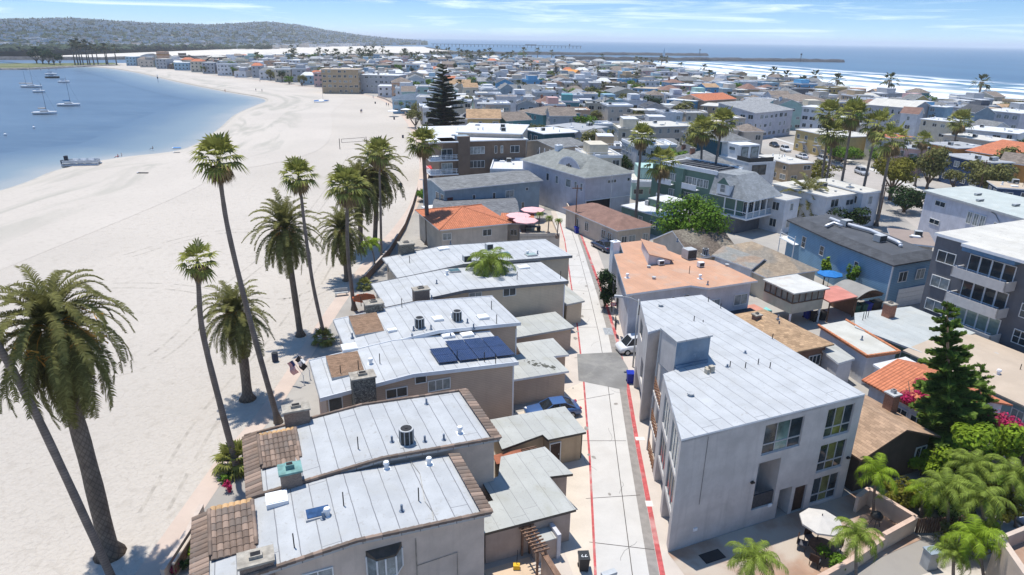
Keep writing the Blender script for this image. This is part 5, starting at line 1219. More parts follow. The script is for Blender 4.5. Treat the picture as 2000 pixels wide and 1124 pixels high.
for t in (.5,.56,.62,.9): he.win(he.w*t,.45,6.3,'n',.5,.5,0)
for y,ww in ((1.5,.6),(3.2,.6),(5.4,1.5),(9,.8),(12,.8)): he.win(.45,y,5.2,'l',ww,1.3,0)
b=he.mb(); b.box(.9,.38,1.7,he.w*.54,.46,3.5); he.part('garage_shade_panel',b,M_dark)  # dark sheet on the wall, painted as the shade inside the garage
b=he.mb(); b.box(.45,.36,3.5,he.w-.5,.44,3.62); b.box(he.w*.55,.36,0,he.w*.56,.44,7.5); he.part('trim_band',b,M_white)
# oval eyebrow dormer
b=he.mb(); n=14; cy,cz=he.d*.33,7.85; cx=1.6
prof=[(cy+3.6*math.cos(math.pi*i/n)*-1,cz+2.3*math.sin(math.pi*i/n)**1.3) for i in range(n+1)]
for (y0_,z0_),(y1_,z1_) in zip(prof,prof[1:]): b.face([(cx,y0_,z0_),(cx,y1_,z1_),(cx+2.4,y1_,z1_+.05),(cx+2.4,y0_,z0_+.05)],0); b.face([(cx-.02,y0_,z0_+.12),(cx-.02,y1_,z1_+.12),(cx-.02,y1_,z1_-.06),(cx-.02,y0_,z0_-.06)],1)
b.face([(cx,y,z) for y,z in prof],2); dm=he.part('dormer',b,[MATS['weathered grey shingles'],M_white,wallm('lilac grey')],parent=he.rf)
b=he.mb(); b.box(cx-.06,cy-.75,cz+.15,cx-.02,cy-.35,cz+1.0); b.box(cx-.06,cy-.2,cz+.15,cx-.02,cy+.2,cz+1.2); b.box(cx-.06,cy+.35,cz+.15,cx-.02,cy+.75,cz+1.0); b.build('window_pane',M_glass,dm)
chimney(he,he.rf,he.w*.45,he.d*.72,8,10.9,1.2,1.0,M_white,M_white)
hw=hb('single-storey house with wide reddish brown hip roof beside the alley',(1205,453),(1281,443),(1141,402),3.3,'hip','beige','brown shingle',rise=1.25,win=False,over=.55)
for t,ww in ((.25,.9),(.45,1.1),(.8,.9)): hw.win(hw.w*t,.55,1.1,'n',ww,1.1,1)
for y in (2.5,4.2,9,12): hw.win(.55,y,1.1,'l',1.0,1.3,1)
hgn=hb('low pale green building with white flat roof in front of the tall green house',(1318,432),(1392,418),(1262,393),3.4,'flat','green','white flat',over=.15,clut=7,name='building',seed=5)
b=hgn.mb(); b.box(hgn.w*.45,hgn.d*.45,3.4,hgn.w*.95,hgn.d*.8,4.6); b.box(hgn.w*.44,hgn.d*.44,4.6,hgn.w*.96,hgn.d*.81,4.7,1); hgn.part('roof_box',b,[wallm('green'),M_whiteR],parent=hgn.rf)
# tall green house
z=9.3; a,ph,w_,d=rect((1440,346),(1487,338),(1321,314),z)
ht_=House('apartment_building','tall green clapboard house with white trim, steep grey mansard and railed veranda','house',Vector((a.x,a.y,0)),ph); FOOT.append((a.x,a.y+d/2,14))
ht_.w,ht_.d=w_,d; GR=siding('sea green clapboard',(.13,.215,.175),ps=.2,pd=.5)
dxs=[0]; b=ht_.mb(); b.box(0,4,0,w_,d,z); ht_.part('wall',b,GR)
b=ht_.mb(); b.box(-.25,3.8,z-.35,w_+.25,d+.25,z+.05,1); b.box(.2,4.2,z+.05,w_-.2,d-.2,z+.08,0); b.box(-.25,3.8,z+.05,.0,d+.25,z+.35,1); b.box(w_,3.8,z+.05,w_+.25,d+.25,z+.35,1); rr=ht_.part('roof',b,[M_charF,M_white])
for k in range(7): b=ht_.mb(); y=5+k*(d-7)/7; b.box(.8,y,z+.08,w_-.6,y+(d-7)/7-.5,z+.3); ht_.part('roof_deck',b,M_charc,parent=rr)
M_mgr=shingle('blue-grey mansard shingles',(.27,.29,.305),ps=.45,pd=.3)
X0,Y0,X1,Y1=-1.2,-3.6,w_+1.6,4.2
b=ht_.mb(); ze=6.0; tp=[(.6,.6),(w_-.6,.6),(w_-.4,4.2),(.0,4.2)]; bt=[(X0,Y0),(X1,Y0),(X1,Y1),(X0,Y1)]
b.prism(bt,ze-.15,ze,1)
for i in range(4): j=(i+1)%4; b.face([(*bt[i],ze),(*bt[j],ze),(*tp[j],z+.1),(*tp[i],z+.1)],0)
b.face([(*q,z+.1) for q in tp],0); ht_.part('mansard',b,[M_mgr,M_white],parent=rr)
b=ht_.mb(); b.box(X0+1.2,Y0+2,3.0,X1-.4,Y1,ze-.1); b.box(X0+.4,Y0+2.2,0,X1-1.5,Y1,2.9,1); ht_.part('front_wall',b,[GR,wallm('dark grey')])
b=ht_.mb(); b.box(X0+.2,Y0+.2,2.75,X1-.2,Y1,3.0)
for k in range(6): x=X0+.4+k*(X1-X0-.8)/5; b.box(x-.08,Y0+.3,3,x+.08,Y0+.46,ze-.1)
for k in range(3): y=Y0+.4+k*2.2; b.box(X0+.3,y-.08,3,X0+.46,y+.08,ze-.1)
b.box(X0+.3,Y0+.32,3.9,X1-.3,Y0+.4,4.0); b.box(X0+.32,Y0+.3,3.9,X0+.4,Y1,4.0); v_=ht_.part('veranda',b,M_white)
b=ht_.mb(); b.box(X0+.35,Y0+.34,3.0,X1-.35,Y0+.38,3.85); b.build('veranda_screen',mat('frosted blue panel',(.25,.33,.40),.3),v_)
for k in range(4): ht_.win(X0+2.2+k*(X1-X0-3)/4,Y0+2,3.3,'n',1.1,2.0,1)
b=ht_.mb(); yc=1.2; 
dm=ht_.mb(); dm.prism([(-1.5,.2),(.5,.2),(.5,2.6),(-1.5,2.6)],6.3,[8.0,8.0,8.0,8.0]); 
dm.xprism([(0,0),(0,0),(0,0)],0,0) if False else None
dm.face([(-1.6,.1,7.9),(-1.6,1.4,9.2),(1,1.4,9.2),(1,.1,7.9)],1); dm.face([(-1.6,2.7,7.9),(1,2.7,7.9),(1,1.4,9.2),(-1.6,1.4,9.2)],1); dm.face([(-1.55,.2,8.0),(-1.55,2.6,8.0),(-1.55,1.4,9.15)],2)
dmo=ht_.part('dormer',dm,[M_white,M_mgr,GR],parent=rr); ht_.win(-1.52,1.4,6.7,'l',.9,1.2,0,bars=1)
r=random.Random(4)
for zf in (6.4,3.6,.9):
    for k in range(7):
        y=6+k*(d-8)/6.5
        ht_.win(0,y,zf,'l',r.choice((.9,1.3,1.6)),1.3,1,bars=0)
for yy in (d*.45,d*.8):
    for zf in (5.7,2.8):
        b=ht_.mb(); b.box(-1.0,yy,zf,0,yy+3.2,zf+.15); b.box(-1.0,yy,zf+.15,-.92,yy+3.2,zf+1.0); ht_.part('balcony',b,M_white)
    b=ht_.mb(); b.box(-.7,yy+3.3,0,0,yy+4.8,9.0); ht_.part('bay',b,GR)
# white modern house
z=6.3; hm=hb('white modernist house with stacked box rooms, dark glazing and grey hip roof',(1463,318),(1516,315),(1408,290),z,'flat','white','white flat',over=.05,win=False,clut=2)
w_,d=hm.w,hm.d
for y,ww in ((3,1.6),(7,2.0),(11,1.8)): hm.win(.05,y,4.2,'l',ww,.8,0,M_frD,M_glass)
hm.win(w_*.4,.05,3.6,'n',w_*.5,2.0,1,M_frD,M_glass); hm.win(1.2,.05,.5,'n',1.5,2,1,M_frD)
b=hm.mb(); b.box(.4,4,z,w_*.8,d*.8,z+3.0); u_=hm.part('upper_box',b,wallm('white')); 
hm.win(w_*.25,4,z+.3,'n',1.6,2.2,0,M_frD); hm.win(w_*.62,4,z+.3,'n',1.8,2.2,0,M_frD); hm.win(.4,6.5,z+1.8,'l',1.6,.4,0,M_frD)
b=hm.mb(); b.box(-.2,d*.55,0,w_*.7,d,z+3.1); hm.part('dark_wing',b,wallm('dark teal')); ghouse(hm,-.8,d*.45,w_*.95,d+1.2,z+3.1,1.7,'hip',None,RF['grey shingle'],walls=False)
b=hm.mb(); b.box(0,0.05,z,w_*.9,.12,z+.9); b.box(0,.05,z,.07,4,z+.9); hm.part('terrace_rail',b,M_frD)
hb('tan single-storey block with white roof beside the avenue, left of the parked cars',(1542,320),(1590,318),(1500,302),4.6,'flat','tan','cream flat',over=.15,clut=6,name='building')
hy=hb('yellow two-storey apartment block with two outside staircases beyond the parked cars',(1553,252),(1632,268),(1600,245),6.2,'flat','yellow','cream flat',over=.25,name='apartment_building',cat='building',clut=2,win=False)
for z in (3.7,.9):
    for t in (.1,.3,.55,.75,.92): hy.win(hy.w*t,.25,z,'n',1.1,1.1,1)
for t in (.25,.62):
    b=hy.mb(); x=hy.w*t; b.box(x-.3,-1.5,2.9,x+1.7,.25,3.05)
    for k in range(10): b.box(x+1.7+k*.28,-1.4,2.9-k*.29,x+2.0+k*.28,-.3,2.98-k*.29)
    b.tube([(x+1.7,-1.4,3.9),(x+4.5,-1.4,1.0)],.05,5); b.tube([(x-.3,-1.4,3.9),(x+1.7,-1.4,3.9)],.05,5)
    b.xprism([(x+1.7,2.7),(x+4.5,-.1),(x+4.5,.1),(x+1.7,3.0)],-1.42,-1.36); hy.part('staircase',b,mat('grey steel stair',(.22,.24,.28),.6))
hb('white-walled flat roofed house with cluttered roof behind the blue clapboard house',(1536,392),(1566,386),(1487,358),5.8,'flat','white','gravel',clut=9,over=.2,seed=11)
hb('cream flat roofed house with large window, seen behind leaning tall palm trunks',(1617,385),(1681,377),(1527,356),5.8,'flat','white','cream flat',clut=5,over=.3,seed=3)
hb('whitewashed corner house with slatted eave fins beside the avenue',(1687,377),(1725,374),(1600,350),6.2,'flat','white','cream flat',clut=5,over=.25,seed=8,dens=1.3)
hb('wide taupe flat roof between the blue clapboard house and the white block at right',(1742,472),(1830,482),(1703,442),4.6,'flat','beige',mat('taupe flat roof',(.27,.215,.185),.9,n=.06,ns=.5),clut=3,win=False)
hW=uvhouse('apartment_building','long lavender-white three-storey block with grey-green flat roof at right','building',99,54)
b=hW.mb(); b.prism([(99.2,54),(113,54),(114,72.2),(103.6,72.4)],0,7.8); hW.part('wall',b,wallm('lavender')); b=hW.mb(); b.prism([(98.9,53.5),(113,53.5),(114.5,72.6),(103.3,72.8)],7.7,8.0,1,top=0); rr=hW.part('roof',b,[mat('pale green grey roof',(.42,.46,.44),.9,n=.06,ns=.5,pat='seamx',ps=1.1,pd=.2,stain=.3,stc=(.55,.55,.5)),M_acl])
dd=(Vector((103.6,72.4))-Vector((99.2,54))).normalized(); an=math.atan2(-dd.y,-dd.x)
for s,z,ww,hh_ in ((15.5,6.2,2.0,.7),(15.8,3.2,2.0,.7),(9.5,5.0,.8,1.7),(8.3,5.0,.8,1.7),(7.1,5.0,.8,1.7),(9.0,2.2,2.6,1.6),(4.2,4.6,1.7,1.7),(1.0,4.4,1.5,1.5),(12,2,1,1)):
    p=Vector((99.2,54))+dd*s+Vector((-dd.y,dd.x))*.03; hW.win(p.x,p.y,z,an,ww,hh_,1)
b=hW.mb(); q=[Vector((99.2,54))+dd*s+Vector((-dd.y,dd.x))*.06 for s in (3.8,5.2,6.0)]; b.tube([(*q[0],2),(*q[0],6),(*q[1],7.4),(*q[2],7.6)],.06,6); hW.part('downpipe',b,M_trimg)
for u,v,k in ((104,64,3),(106,60,3),(108,58,1),(105,58,0),(108,67,3)): acbox(hW,rr,u,v,8,1.2,.5,.35) if k==3 else vent(hW,rr,u,v,8,k)
FOOT.append((W(106,63).x,W(106,63).y,12))
# worn shingle houses behind the peach roof
hb('house with steep weathered brown wood-shake roof and two brick chimneys',(1352,508),(1446,495),(1340,462),3.2,'gablex','beige',shingle('weathered wood shakes',(.20,.16,.125),ps=.3,pd=.8,c2=(.3,.26,.2)),rise=2.6,win=False,over=.3)
hq=hb('cottage with patchy grey and tan roof and small dark window beside the sunroom',(1468,528),(1512,518),(1415,495),3.4,'gabley','white',shingle('patchy tan roof',(.36,.27,.2),ps=.4,pd=.3,c2=(.28,.28,.26)),rise=1.0,win=False,over=.3); hq.win(2.0,.3,1.9,'n',1.1,.7,0,M_frD)
hv=hb('dilapidated house with dusty tan hip roof and valley ridge behind the sunroom',(1497,545),(1600,530),(1475,478),3.0,'hip','cream',shingle('dusty tan shingles',(.38,.30,.215),ps=.4,pd=.35,c2=(.27,.24,.2)),rise=2.0,win=False,over=.3)
for (px,py,z,lab) in ((1462,455,0,'square brick chimney stack'),): pass
h_=hb('dark two-storey rear house under the green veranda',(1480,432),(1512,428),(1470,415),3.0,'flat','dark grey','dark flat',win=False,foot=False) if False else None
# recognisable houses further along
G='houses of the middle distance'
MID=[
 ('blue-shuttered apartment block with white roof and deep blue balconies above the brown block',(1062,262),(1138,258),(1020,232),7.0,'flat','dark teal','white flat'),
 ('navy house with small orange gable roof right of the tall conifer',(925,232),(972,230),(918,218),5.0,'gablex','navy','tan shingle'),
 ('pale house with white lean-to porch roof in front of the tall conifer',(893,232),(918,236),(905,215),4.0,'gablex','white','light grey shingle'),
 ('turquoise-sided house with taupe gable roof and white trim, left of two',(988,238),(1040,235),(975,214),7.5,'gablex','teal','taupe shingle'),
 ('turquoise and cream house with broad taupe hip roof, right of two',(1060,226),(1135,222),(1045,203),7.5,'hip','teal','taupe shingle'),
 ('long light blue house with pale wall extension left of the beige modern house',(1135,255),(1190,248),(1100,225),7.0,'flat','light blue','grey flat'),
 ('grey house with dark solar roof and pale grey sides near the end of the alley',(1112,268),(1150,275),(1100,252),5.5,'gabley','grey','light grey shingle'),
 ('beige modern house with a wide dark glazed opening and cream flat roof',(1280,248),(1352,246),(1215,226),8.0,'flat','beige','cream flat'),
 ('white walled long house with a row of black windows under a white flat roof',(1216,216),(1292,216),(1212,212),6.5,'flat','white','white flat'),
 ('bright blue house with white balconies and white roof, beyond the tall fan palm',(1300,194),(1358,198),(1304,186),8.0,'flat','bright blue','white flat'),
 ('house with bright orange tile gable roofs in the middle of the town',(1375,198),(1440,194),(1392,176),8.0,'gablex','peach','orange tile'),
 ('cream tan house under a white roof below the orange tiled roofs',(1368,206),(1440,210),(1372,197),7.5,'flat','tan','cream flat'),
 ('mint house with grey skylit roof left of the lilac warehouse-like house',(1438,206),(1490,210),(1440,190),8.5,'shed','mint','light grey shingle'),
 ('big lilac-grey house with a sloping grey roof and blank side wall',(1475,222),(1552,215),(1478,206),8.5,'shed','lilac grey','light grey shingle'),
 ('taupe house with white bay windows behind the lilac house',(1510,195),(1560,200),(1490,185),8.5,'flat','grey','white flat'),
 ('white three-storey apartments with blue glass balconies beside the ocean blocks',(1565,208),(1616,212),(1562,201),10.0,'flat','white','white flat'),
 ('low brick building with flat roof at the edge of the ocean beach',(1560,192),(1625,196),(1580,184),7.0,'flat','red brick','tan flat'),
 ('taupe shingled house with large hip roof near the ocean beach',(1505,190),(1560,200),(1500,178),8.5,'hip','beige','taupe shingle'),
 ('charcoal house with solar covered dark roof near the ocean beach',(1495,170),(1540,174),(1498,164),9.0,'flat','dark grey','dark flat'),
 ('large tan and blue-grey house with cream gable roof close to the ocean beach',(1690,205),(1785,213),(1690,196),9.5,'gablex','grey','cream flat'),
 ('white house with brownish gable roof and three narrow windows near the ocean',(1757,222),(1795,225),(1762,213),8.5,'gablex','white','brown shingle'),
 ('cream tall house with paired small windows near the ocean',(1796,232),(1855,238),(1798,222),8.5,'flat','cream','white flat'),
 ('white house with blue trimmed windows and roof deck by the ocean',(1812,207),(1848,210),(1812,200),10.0,'flat','light blue','white flat'),
 ('large dark blue-grey gabled house near the ocean at right',(1870,215),(1905,222),(1862,207),10.0,'gablex','blue-grey','charcoal shingle'),
 ('white block with wide flat roof at the ocean end of the town, right edge',(1912,214),(1995,222),(1915,206),9.5,'flat','lilac grey','white flat'),
 ('white house with long railed roof deck right of the leaning fan palm',(1880,252),(1990,262),(1870,240),7.5,'flat','white','white flat'),
 ('pale turquoise house with arched parapet wall at the right edge',(1950,282),(2010,290),(1955,270),7.0,'flat','mint','grey flat'),
 ('cream house with red tile edged roof behind the leaning palms',(1690,262),(1740,270),(1690,253),7.0,'flat','cream','orange tile'),
 ('white stucco house with balcony doors and red roof edge among palms',(1745,286),(1800,292),(1750,272),6.5,'flat','pink','grey flat'),
 ('mustard yellow building with red tile parapet and arched window',(1805,278),(1870,290),(1815,262),6.5,'flat','orange','grey flat'),
 ('long cream roofed building behind the mustard yellow one',(1840,262),(1935,276),(1830,252),6.8,'flat','beige','cream flat'),
 ('dark navy house with white framed windows behind the olive trees',(1840,300),(1920,318),(1835,286),6.5,'flat','navy','grey flat'),
 ('red-roofed row building beyond the navy house',(1885,295),(1990,312),(1880,280),6.0,'shed','orange','orange tile'),
 ('natural cedar sided house at the right edge',(1950,318),(2010,325),(1950,305),6.0,'gablex','orange','taupe shingle'),
 ('dark navy house with round window at the far right edge',(1948,366),(2030,372),(1960,350),6.0,'flat','navy','tan flat'),
 ('blue and white beach club hall with slate hip roof near the promenade',(765,196),(860,196),(740,178),5.5,'hip','light blue','blue shingle'),
 ('three-storey grey and white apartment block with dark vertical windows by the bay',(700,146),(778,148),(682,141),10.0,'flat','grey','white flat'),
 ('mustard coloured four-storey hotel block with arched corner facing the bay',(625,135),(700,136),(610,129),13.0,'flat','tan','tan flat'),
 ('small bright blue house between the mustard hotel and the grey block',(655,160),(672,161),(650,155),6.0,'gabley','bright blue','blue shingle'),
 ('green and tan cottage row near the tall conifer',(790,150),(825,152),(785,143),6.0,'gablex','tan','taupe shingle'),
 ('white walled house with two pale gables beyond the tall conifer',(905,172),(935,172),(900,160),7.0,'gablex','cream','tan shingle'),
 ('mint green flat roofed house in front of the turquoise houses',(925,192),(970,192),(925,184),6.0,'flat','mint','white flat'),
 ('turquoise gabled house with grey roof beyond the pale gables',(930,160),(962,160),(930,148),6.5,'gablex','mint','light grey shingle'),
 ('pale cottage with cream gable, middle of the far town',(885,172),(905,172),(885,162),6.0,'gabley','cream','light grey shingle'),
 ('dark modern house with stacked black balconies beyond the date palm',(1020,146),(1068,148),(1018,138),8.0,'flat','dark grey','dark flat'),
 ('orange canopy roofed building left of the pale blue roofs',(1100,142),(1124,143),(1102,136),7.0,'gablex','orange',mat('orange canopy',(.6,.25,.05),.7)),
 ('light blue box house with grey roof among the far ocean side houses',(1236,172),(1280,174),(1240,163),8.0,'flat','bright blue','tan flat'),
 ('beige two-storey house left of the light blue box house',(1198,182),(1250,182),(1198,172),7.5,'gabley','cream','grey shingle'),
 ('grey-lilac flat roofed block behind the olive trees',(1150,162),(1200,163),(1148,157),8.0,'flat','lilac grey','grey flat'),
 ('pinkish beige house left of the orange tiled roofs',(1310,166),(1350,168),(1308,158),9.0,'flat','pink','white flat'),
]
for i,(lab,A,B,C,z,rf,wc,rm) in enumerate(MID):
    h=hb(lab,A,B,C,z,rf,wc,rm,rise=2.0 if rf!='shed' else 2.2,small=P(*A,z).y>210,seed=100+i,sides='nl' if A[0]>1000 else 'nr',clut=6,dens=1.15,over=.35,dmax=1.05)
# ---------------- the rest of the town ----------------
def xl(y):
    for a,c in zip(outer,outer[1:]):
        if a[1]<=y<=c[1]: f=(y-a[1])/(c[1]-a[1]+1e-9); return a[0]+(c[0]-a[0])*f
    return -385 if y<760 else -330
def xr(y):
    pts=otown[:13]
    for a,c in zip(pts,pts[1:]):
        if a[1]<=y<=c[1]: f=(y-a[1])/(c[1]-a[1]+1e-9); return a[0]+(c[0]-a[0])*f
    return 60
tr=random.Random(21); FAR=[]
wcs=['white']*9+['cream']*4+['beige']*4+['grey']*4+['blue-grey']*2+['light blue']*3+['teal','mint','yellow','peach','pink','brown','lilac grey','dark grey','tan','tan','bright blue']
rms=[('flat','white flat')]*10+[('flat','cream flat')]*3+[('flat','grey flat')]*4+[('flat','tan flat'),('flat','gravel')]+[('gablex','grey shingle'),('gabley','grey shingle'),('gablex','taupe shingle'),('hip','taupe shingle'),('hip','grey shingle'),('gabley','light grey shingle'),('hip','brown shingle'),('gablex','tan shingle'),('gabley','charcoal shingle'),]
rd={'white flat':'white flat roof','cream flat':'cream flat roof','grey flat':'grey flat roof','tan flat':'tan flat roof','gravel':'gravel roof','grey shingle':'grey shingle roof','taupe shingle':'taupe pitched roof','light grey shingle':'pale grey pitched roof','brown shingle':'brown hip roof','tan shingle':'tan pitched roof','charcoal shingle':'charcoal gable roof','orange tile':'orange tile roof'}
y=132.; row=0
while y<905:
    st=13.5 if y<300 else (16 if y<450 else (20 if y<650 else 25)); x=xl(y)+4+tr.uniform(0,4)
    X1=xr(y)-6 if y<840 else 60
    if y<235: X1=min(xr(y)-6,y*.80+10)
    while x<X1:
        w_=tr.uniform(6.5,10.5)*(1 if y<350 else 1.1 if y<600 else 1.3); d=st*tr.uniform(.62,.8)
        cx,cy=x+w_/2,y+d/2
        ok=all((cx-fx)**2+(cy-fy)**2>(fr+ (w_+d)/4.6)**2 for fx,fy,fr in FOOT)
        px,py=pix((cx,cy,0))
        if y<235: # avenue corridor and alley
            for a,c in zip([P(*q) for q in ((1440,262),(1500,282),(1580,318),(1660,352),(1715,385),(1800,455))],[P(*q) for q in ((1478,262),(1560,288),(1640,310),(1720,342),(1800,380),(1960,470))]):
                if ((a+c)/2-Vector((cx,cy,0))).length<14: ok=False
            if abs(cx-8)<9 and y<170: ok=False
            if px>1400 and y<180: ok=False
            if (1470<px<1790 and 235<py<410) or (790<px<905 and 215<py<330): ok=False
        if ok and -60<px<2050:
            z=tr.choice((3.6,5.8,6.4,7.0,8.2,8.8)) if y<500 else tr.choice((4.5,6.5,8.5)); rk,rm=tr.choice(rms); wc=tr.choice(wcs)
            zone='by the bay beach' if x<xl(y)+22 else ('near the ocean beach' if x>xr(y)-32 and y>240 else ('in the near town' if y<260 else 'in the middle town' if y<420 else 'in the far town' if y<640 else 'in the farthest town'))
            lab='%s %s house with %s %s'%(wc,'two-storey' if z<7 else 'three-storey',rd[rm],zone)
            if z<4: lab=lab.replace('two-storey','single-storey')
            ph=tr.uniform(-6,6)+(4 if y<300 else 8)
            FAR.append((cx,cy,w_,d,z,rk,rm,wc,lab,ph))
        x+=w_+tr.choice((.8,1.2,1.6,2.5,5.5))*(1 if y<500 else 1.5)
    y+=st*(1.02 if row%2 else 1.18); row+=1
REST=[]
if len(FAR)>236:
    sz=[(-(f[2]*f[4])/max(1,f[1])*(1 if f[1]<330 else .9)+tr.uniform(-.02,.02),i) for i,f in enumerate(FAR)]; keep={i for _,i in sorted(sz)[:236]}
    REST=[f for i,f in enumerate(FAR) if i not in keep]; FAR=[f for i,f in enumerate(FAR) if i in keep]
for i,(cx,cy,w_,d,z,rk,rm,wc,lab,ph) in enumerate(FAR):
    a=R(ph); ox=cx-math.cos(a)*w_/2+math.sin(a)*d/2; oy=cy-math.sin(a)*w_/2-math.cos(a)*d/2
    h=House('house',lab,'house',Vector((ox,oy,0)),a,'town houses beyond the first streets')
    wm,rmm=wallm(wc),RF[rm]; near=cy<260
    if rk=='flat':
        b=h.mb(); b.box(.15,.15,0,w_-.15,d-.15,z-.1)
        if tr.random()<.35: b.box(w_*.2,d*.3,z-.1,w_*.7,d*.9,z+2.3)
        h.part('wall',b,wm); b=h.mb(); b.prism([(0,0),(w_,0),(w_,d),(0,d)],z-.2,z+.0,1,top=0)
        for q in ((0,0,w_,.2),(0,d-.2,w_,d),(0,.2,.2,d-.2),(w_-.2,.2,w_,d-.2)): b.box(q[0],q[1],z-.05,q[2],q[3],z+.4,1)
        if len(h.e.children)and tr.random()<.35: b.box(w_*.2,d*.3,z+2.3,w_*.7,d*.9,z+2.45,0)
        rf=h.part('roof',b,[rmm,M_white if tr.random()<.6 else wm])
        if cy<450: clutter(h,rf,w_,d,z,i,5 if near else 3)
    else: rf=ghouse(h,0,0,w_,d,z,tr.uniform(1.4,2.4),rk,wm,rmm,over=.4); 
    if rk!='flat' and tr.random()<.3: chimney(h,rf,w_*.3,d*.6,z,z+2.6,.8,.8,M_white if tr.random()<.5 else MATS['red chimney brick'],M_cap)
    if cy<700: autowin(h,w_,d,z,i,M_fr,True,'nl' if cx/cy>0.0 else 'nr',1.35 if near else 1.1,.15 if rk=='flat' else .4)
    if cy<480 and tr.random()<.55:
        zz=tr.choice((.4,3.1)) if z>5 else .4; x0=w_*tr.choice((.12,.5)); ww=w_*.34; b=h.mb(); b.box(x0,-.02 if rk=='flat' else .3,zz+.1,x0+ww,.5,zz+2.3); h.part('recess_shade_panel',b,M_dark)  # dark block on the house front, its colour painted as recess shade
        b=h.mb(); yo=-.9 if rk=='flat' else -.5; b.box(x0-.2,yo,zz-.1,x0+ww+.2,.45,zz+.06)
        for q in (.45,.95): b.box(x0-.2,yo,zz+q,x0+ww+.2,yo+.07,zz+q+.07)
        for k in range(4): b.box(x0-.2+(ww+.3)*k/3,yo,zz,x0-.12+(ww+.3)*k/3,yo+.08,zz+1.0)
        h.part('porch',b,M_white if tr.random()<.7 else M_woodL)
    if cy<420 and rk=='flat' and tr.random()<.3:
        b=h.mb(); 
        for q in (.5,1.0): b.box(.1,.1,z+q,w_-.1,.17,z+q+.06); b.box(.1,.1,z+q,.17,d-.1,z+q+.06)
        for k in range(6): b.box(.1+(w_-.3)*k/5,.1,z,.18+(w_-.3)*k/5,.18,z+1.05)
        h.part('roof_railing',b,M_white,parent=rf)
    if cy<420 and tr.random()<.15:
        for k in range(3): b=h.mb(); b.box(w_*.2+k*1.3,d*.15 if rk=='flat' else d*.1,z+(.5 if rk=='flat' else .9),w_*.2+k*1.3+1.2,d*.15+1.8,z+(.58 if rk=='flat' else 1.0)); h.part('solar_panel',b,M_solar,parent=rf)
    if cy<330 and tr.random()<.3:
        b=h.mb(); b.box(w_*.1,-1.3,2.9,w_*.6,.2,3.05); b.box(w_*.1,-1.3,3.05,w_*.6,-1.22,3.95); h.part('balcony',b,M_white)
b=MB(); mm=[wallm('white'),wallm('cream'),wallm('grey'),wallm('beige'),wallm('light blue'),wallm('brown'),M_whiteR,M_creamR,RF['grey flat'],RF['taupe shingle'],RF['grey shingle'],M_orange,M_glass]
for (cx,cy,w_,d,z,rk,rm,wc,lab,ph) in REST:
    a=R(ph); ca,sa=math.cos(a),math.sin(a); wi=tr.choice((0,0,1,2,3,4,5)); ri=tr.choice((6,6,7,8,9,10)) if rk=='flat' or tr.random()<.5 else tr.choice((9,9,10,11))
    def T(x,y,z_): return (cx+x*ca-y*sa,cy+x*sa+y*ca,z_)
    q=[(-w_/2,-d/2),(w_/2,-d/2),(w_/2,d/2),(-w_/2,d/2)]; b.prism([T(x,y,0)[:2] for x,y in q],0,z,wi,top=ri,bot=False)
    if rk!='flat':
        r_=1.9; b.face([T(-w_/2,-d/2,z),T(w_/2,-d/2,z),T(w_/2*.5,0,z+r_),T(-w_/2*.5,0,z+r_)],ri); b.face([T(w_/2,d/2,z),T(-w_/2,d/2,z),T(-w_/2*.5,0,z+r_),T(w_/2*.5,0,z+r_)],ri)
        b.face([T(w_/2,-d/2,z),T(w_/2,d/2,z),T(w_/2*.5,0,z+r_)],ri); b.face([T(-w_/2,d/2,z),T(-w_/2,-d/2,z),T(-w_/2*.5,0,z+r_)],ri)
    elif tr.random()<.4: b.prism([T(x,y,0)[:2] for x,y in ((-w_*.2,-d*.2),(w_*.3,-d*.2),(w_*.3,d*.3),(-w_*.2,d*.3))],z,z+2.4,wi,top=6,bot=False)
    n=int(w_/3)
    for s_ in range(int(z/2.7)):
        for k in range(n):
            x=-w_/2+w_*(k+.5)/n; b.face([T(x-.5,-d/2-.03,s_*2.7+1.1),T(x+.5,-d/2-.03,s_*2.7+1.1),T(x+.5,-d/2-.03,s_*2.7+2.2),T(x-.5,-d/2-.03,s_*2.7+2.2)],12)
struct(b.build('far_town_houses',mm),'the smallest closely packed houses at the far end of the town','stuff')
print('far houses',len(FAR),len(REST))
# hillside houses and trees: countless, one object each
hr=random.Random(5); b=MB(); cols=[wallm('white'),wallm('beige'),wallm('grey'),RF['tan shingle'],RF['taupe shingle'],RF['white flat'],RF['orange tile']]
for i in range(3600):
    px=hr.uniform(-300,815); t=hr.random()**1.1
    Yb=1080+max(0,px)*1.05 if px<500 else 1600+(px-500)*4.6; Yr=3000+max(0,px)*2.3; y=Yb+(Yr-Yb)*t*1.02; x=(px-1000)/1386*y; z=hill_h(x,y)
    s=hr.uniform(9,19)*(.8+.35*t); a=hr.uniform(0,3); hh_=hr.uniform(5,11); m=hr.choice((0,0,0,0,1,2)); rm=hr.choice((3,4,5,5,2,6 if hr.random()<.3 else 4))
    if z<-1: continue
    ca,sa=math.cos(a),math.sin(a); pl=[(x+u*ca-v*sa,y+u*sa+v*ca) for u,v in ((-s/2,-s/2.6),(s/2,-s/2.6),(s/2,s/2.6),(-s/2,s/2.6))]
    k=len(b.v); b.prism(pl,z-2,z+hh_,m,top=rm,bot=False)
o=b.build('hillside_houses',cols); struct(o,'countless small houses covering the distant hill across the channel','stuff')
b=MB()
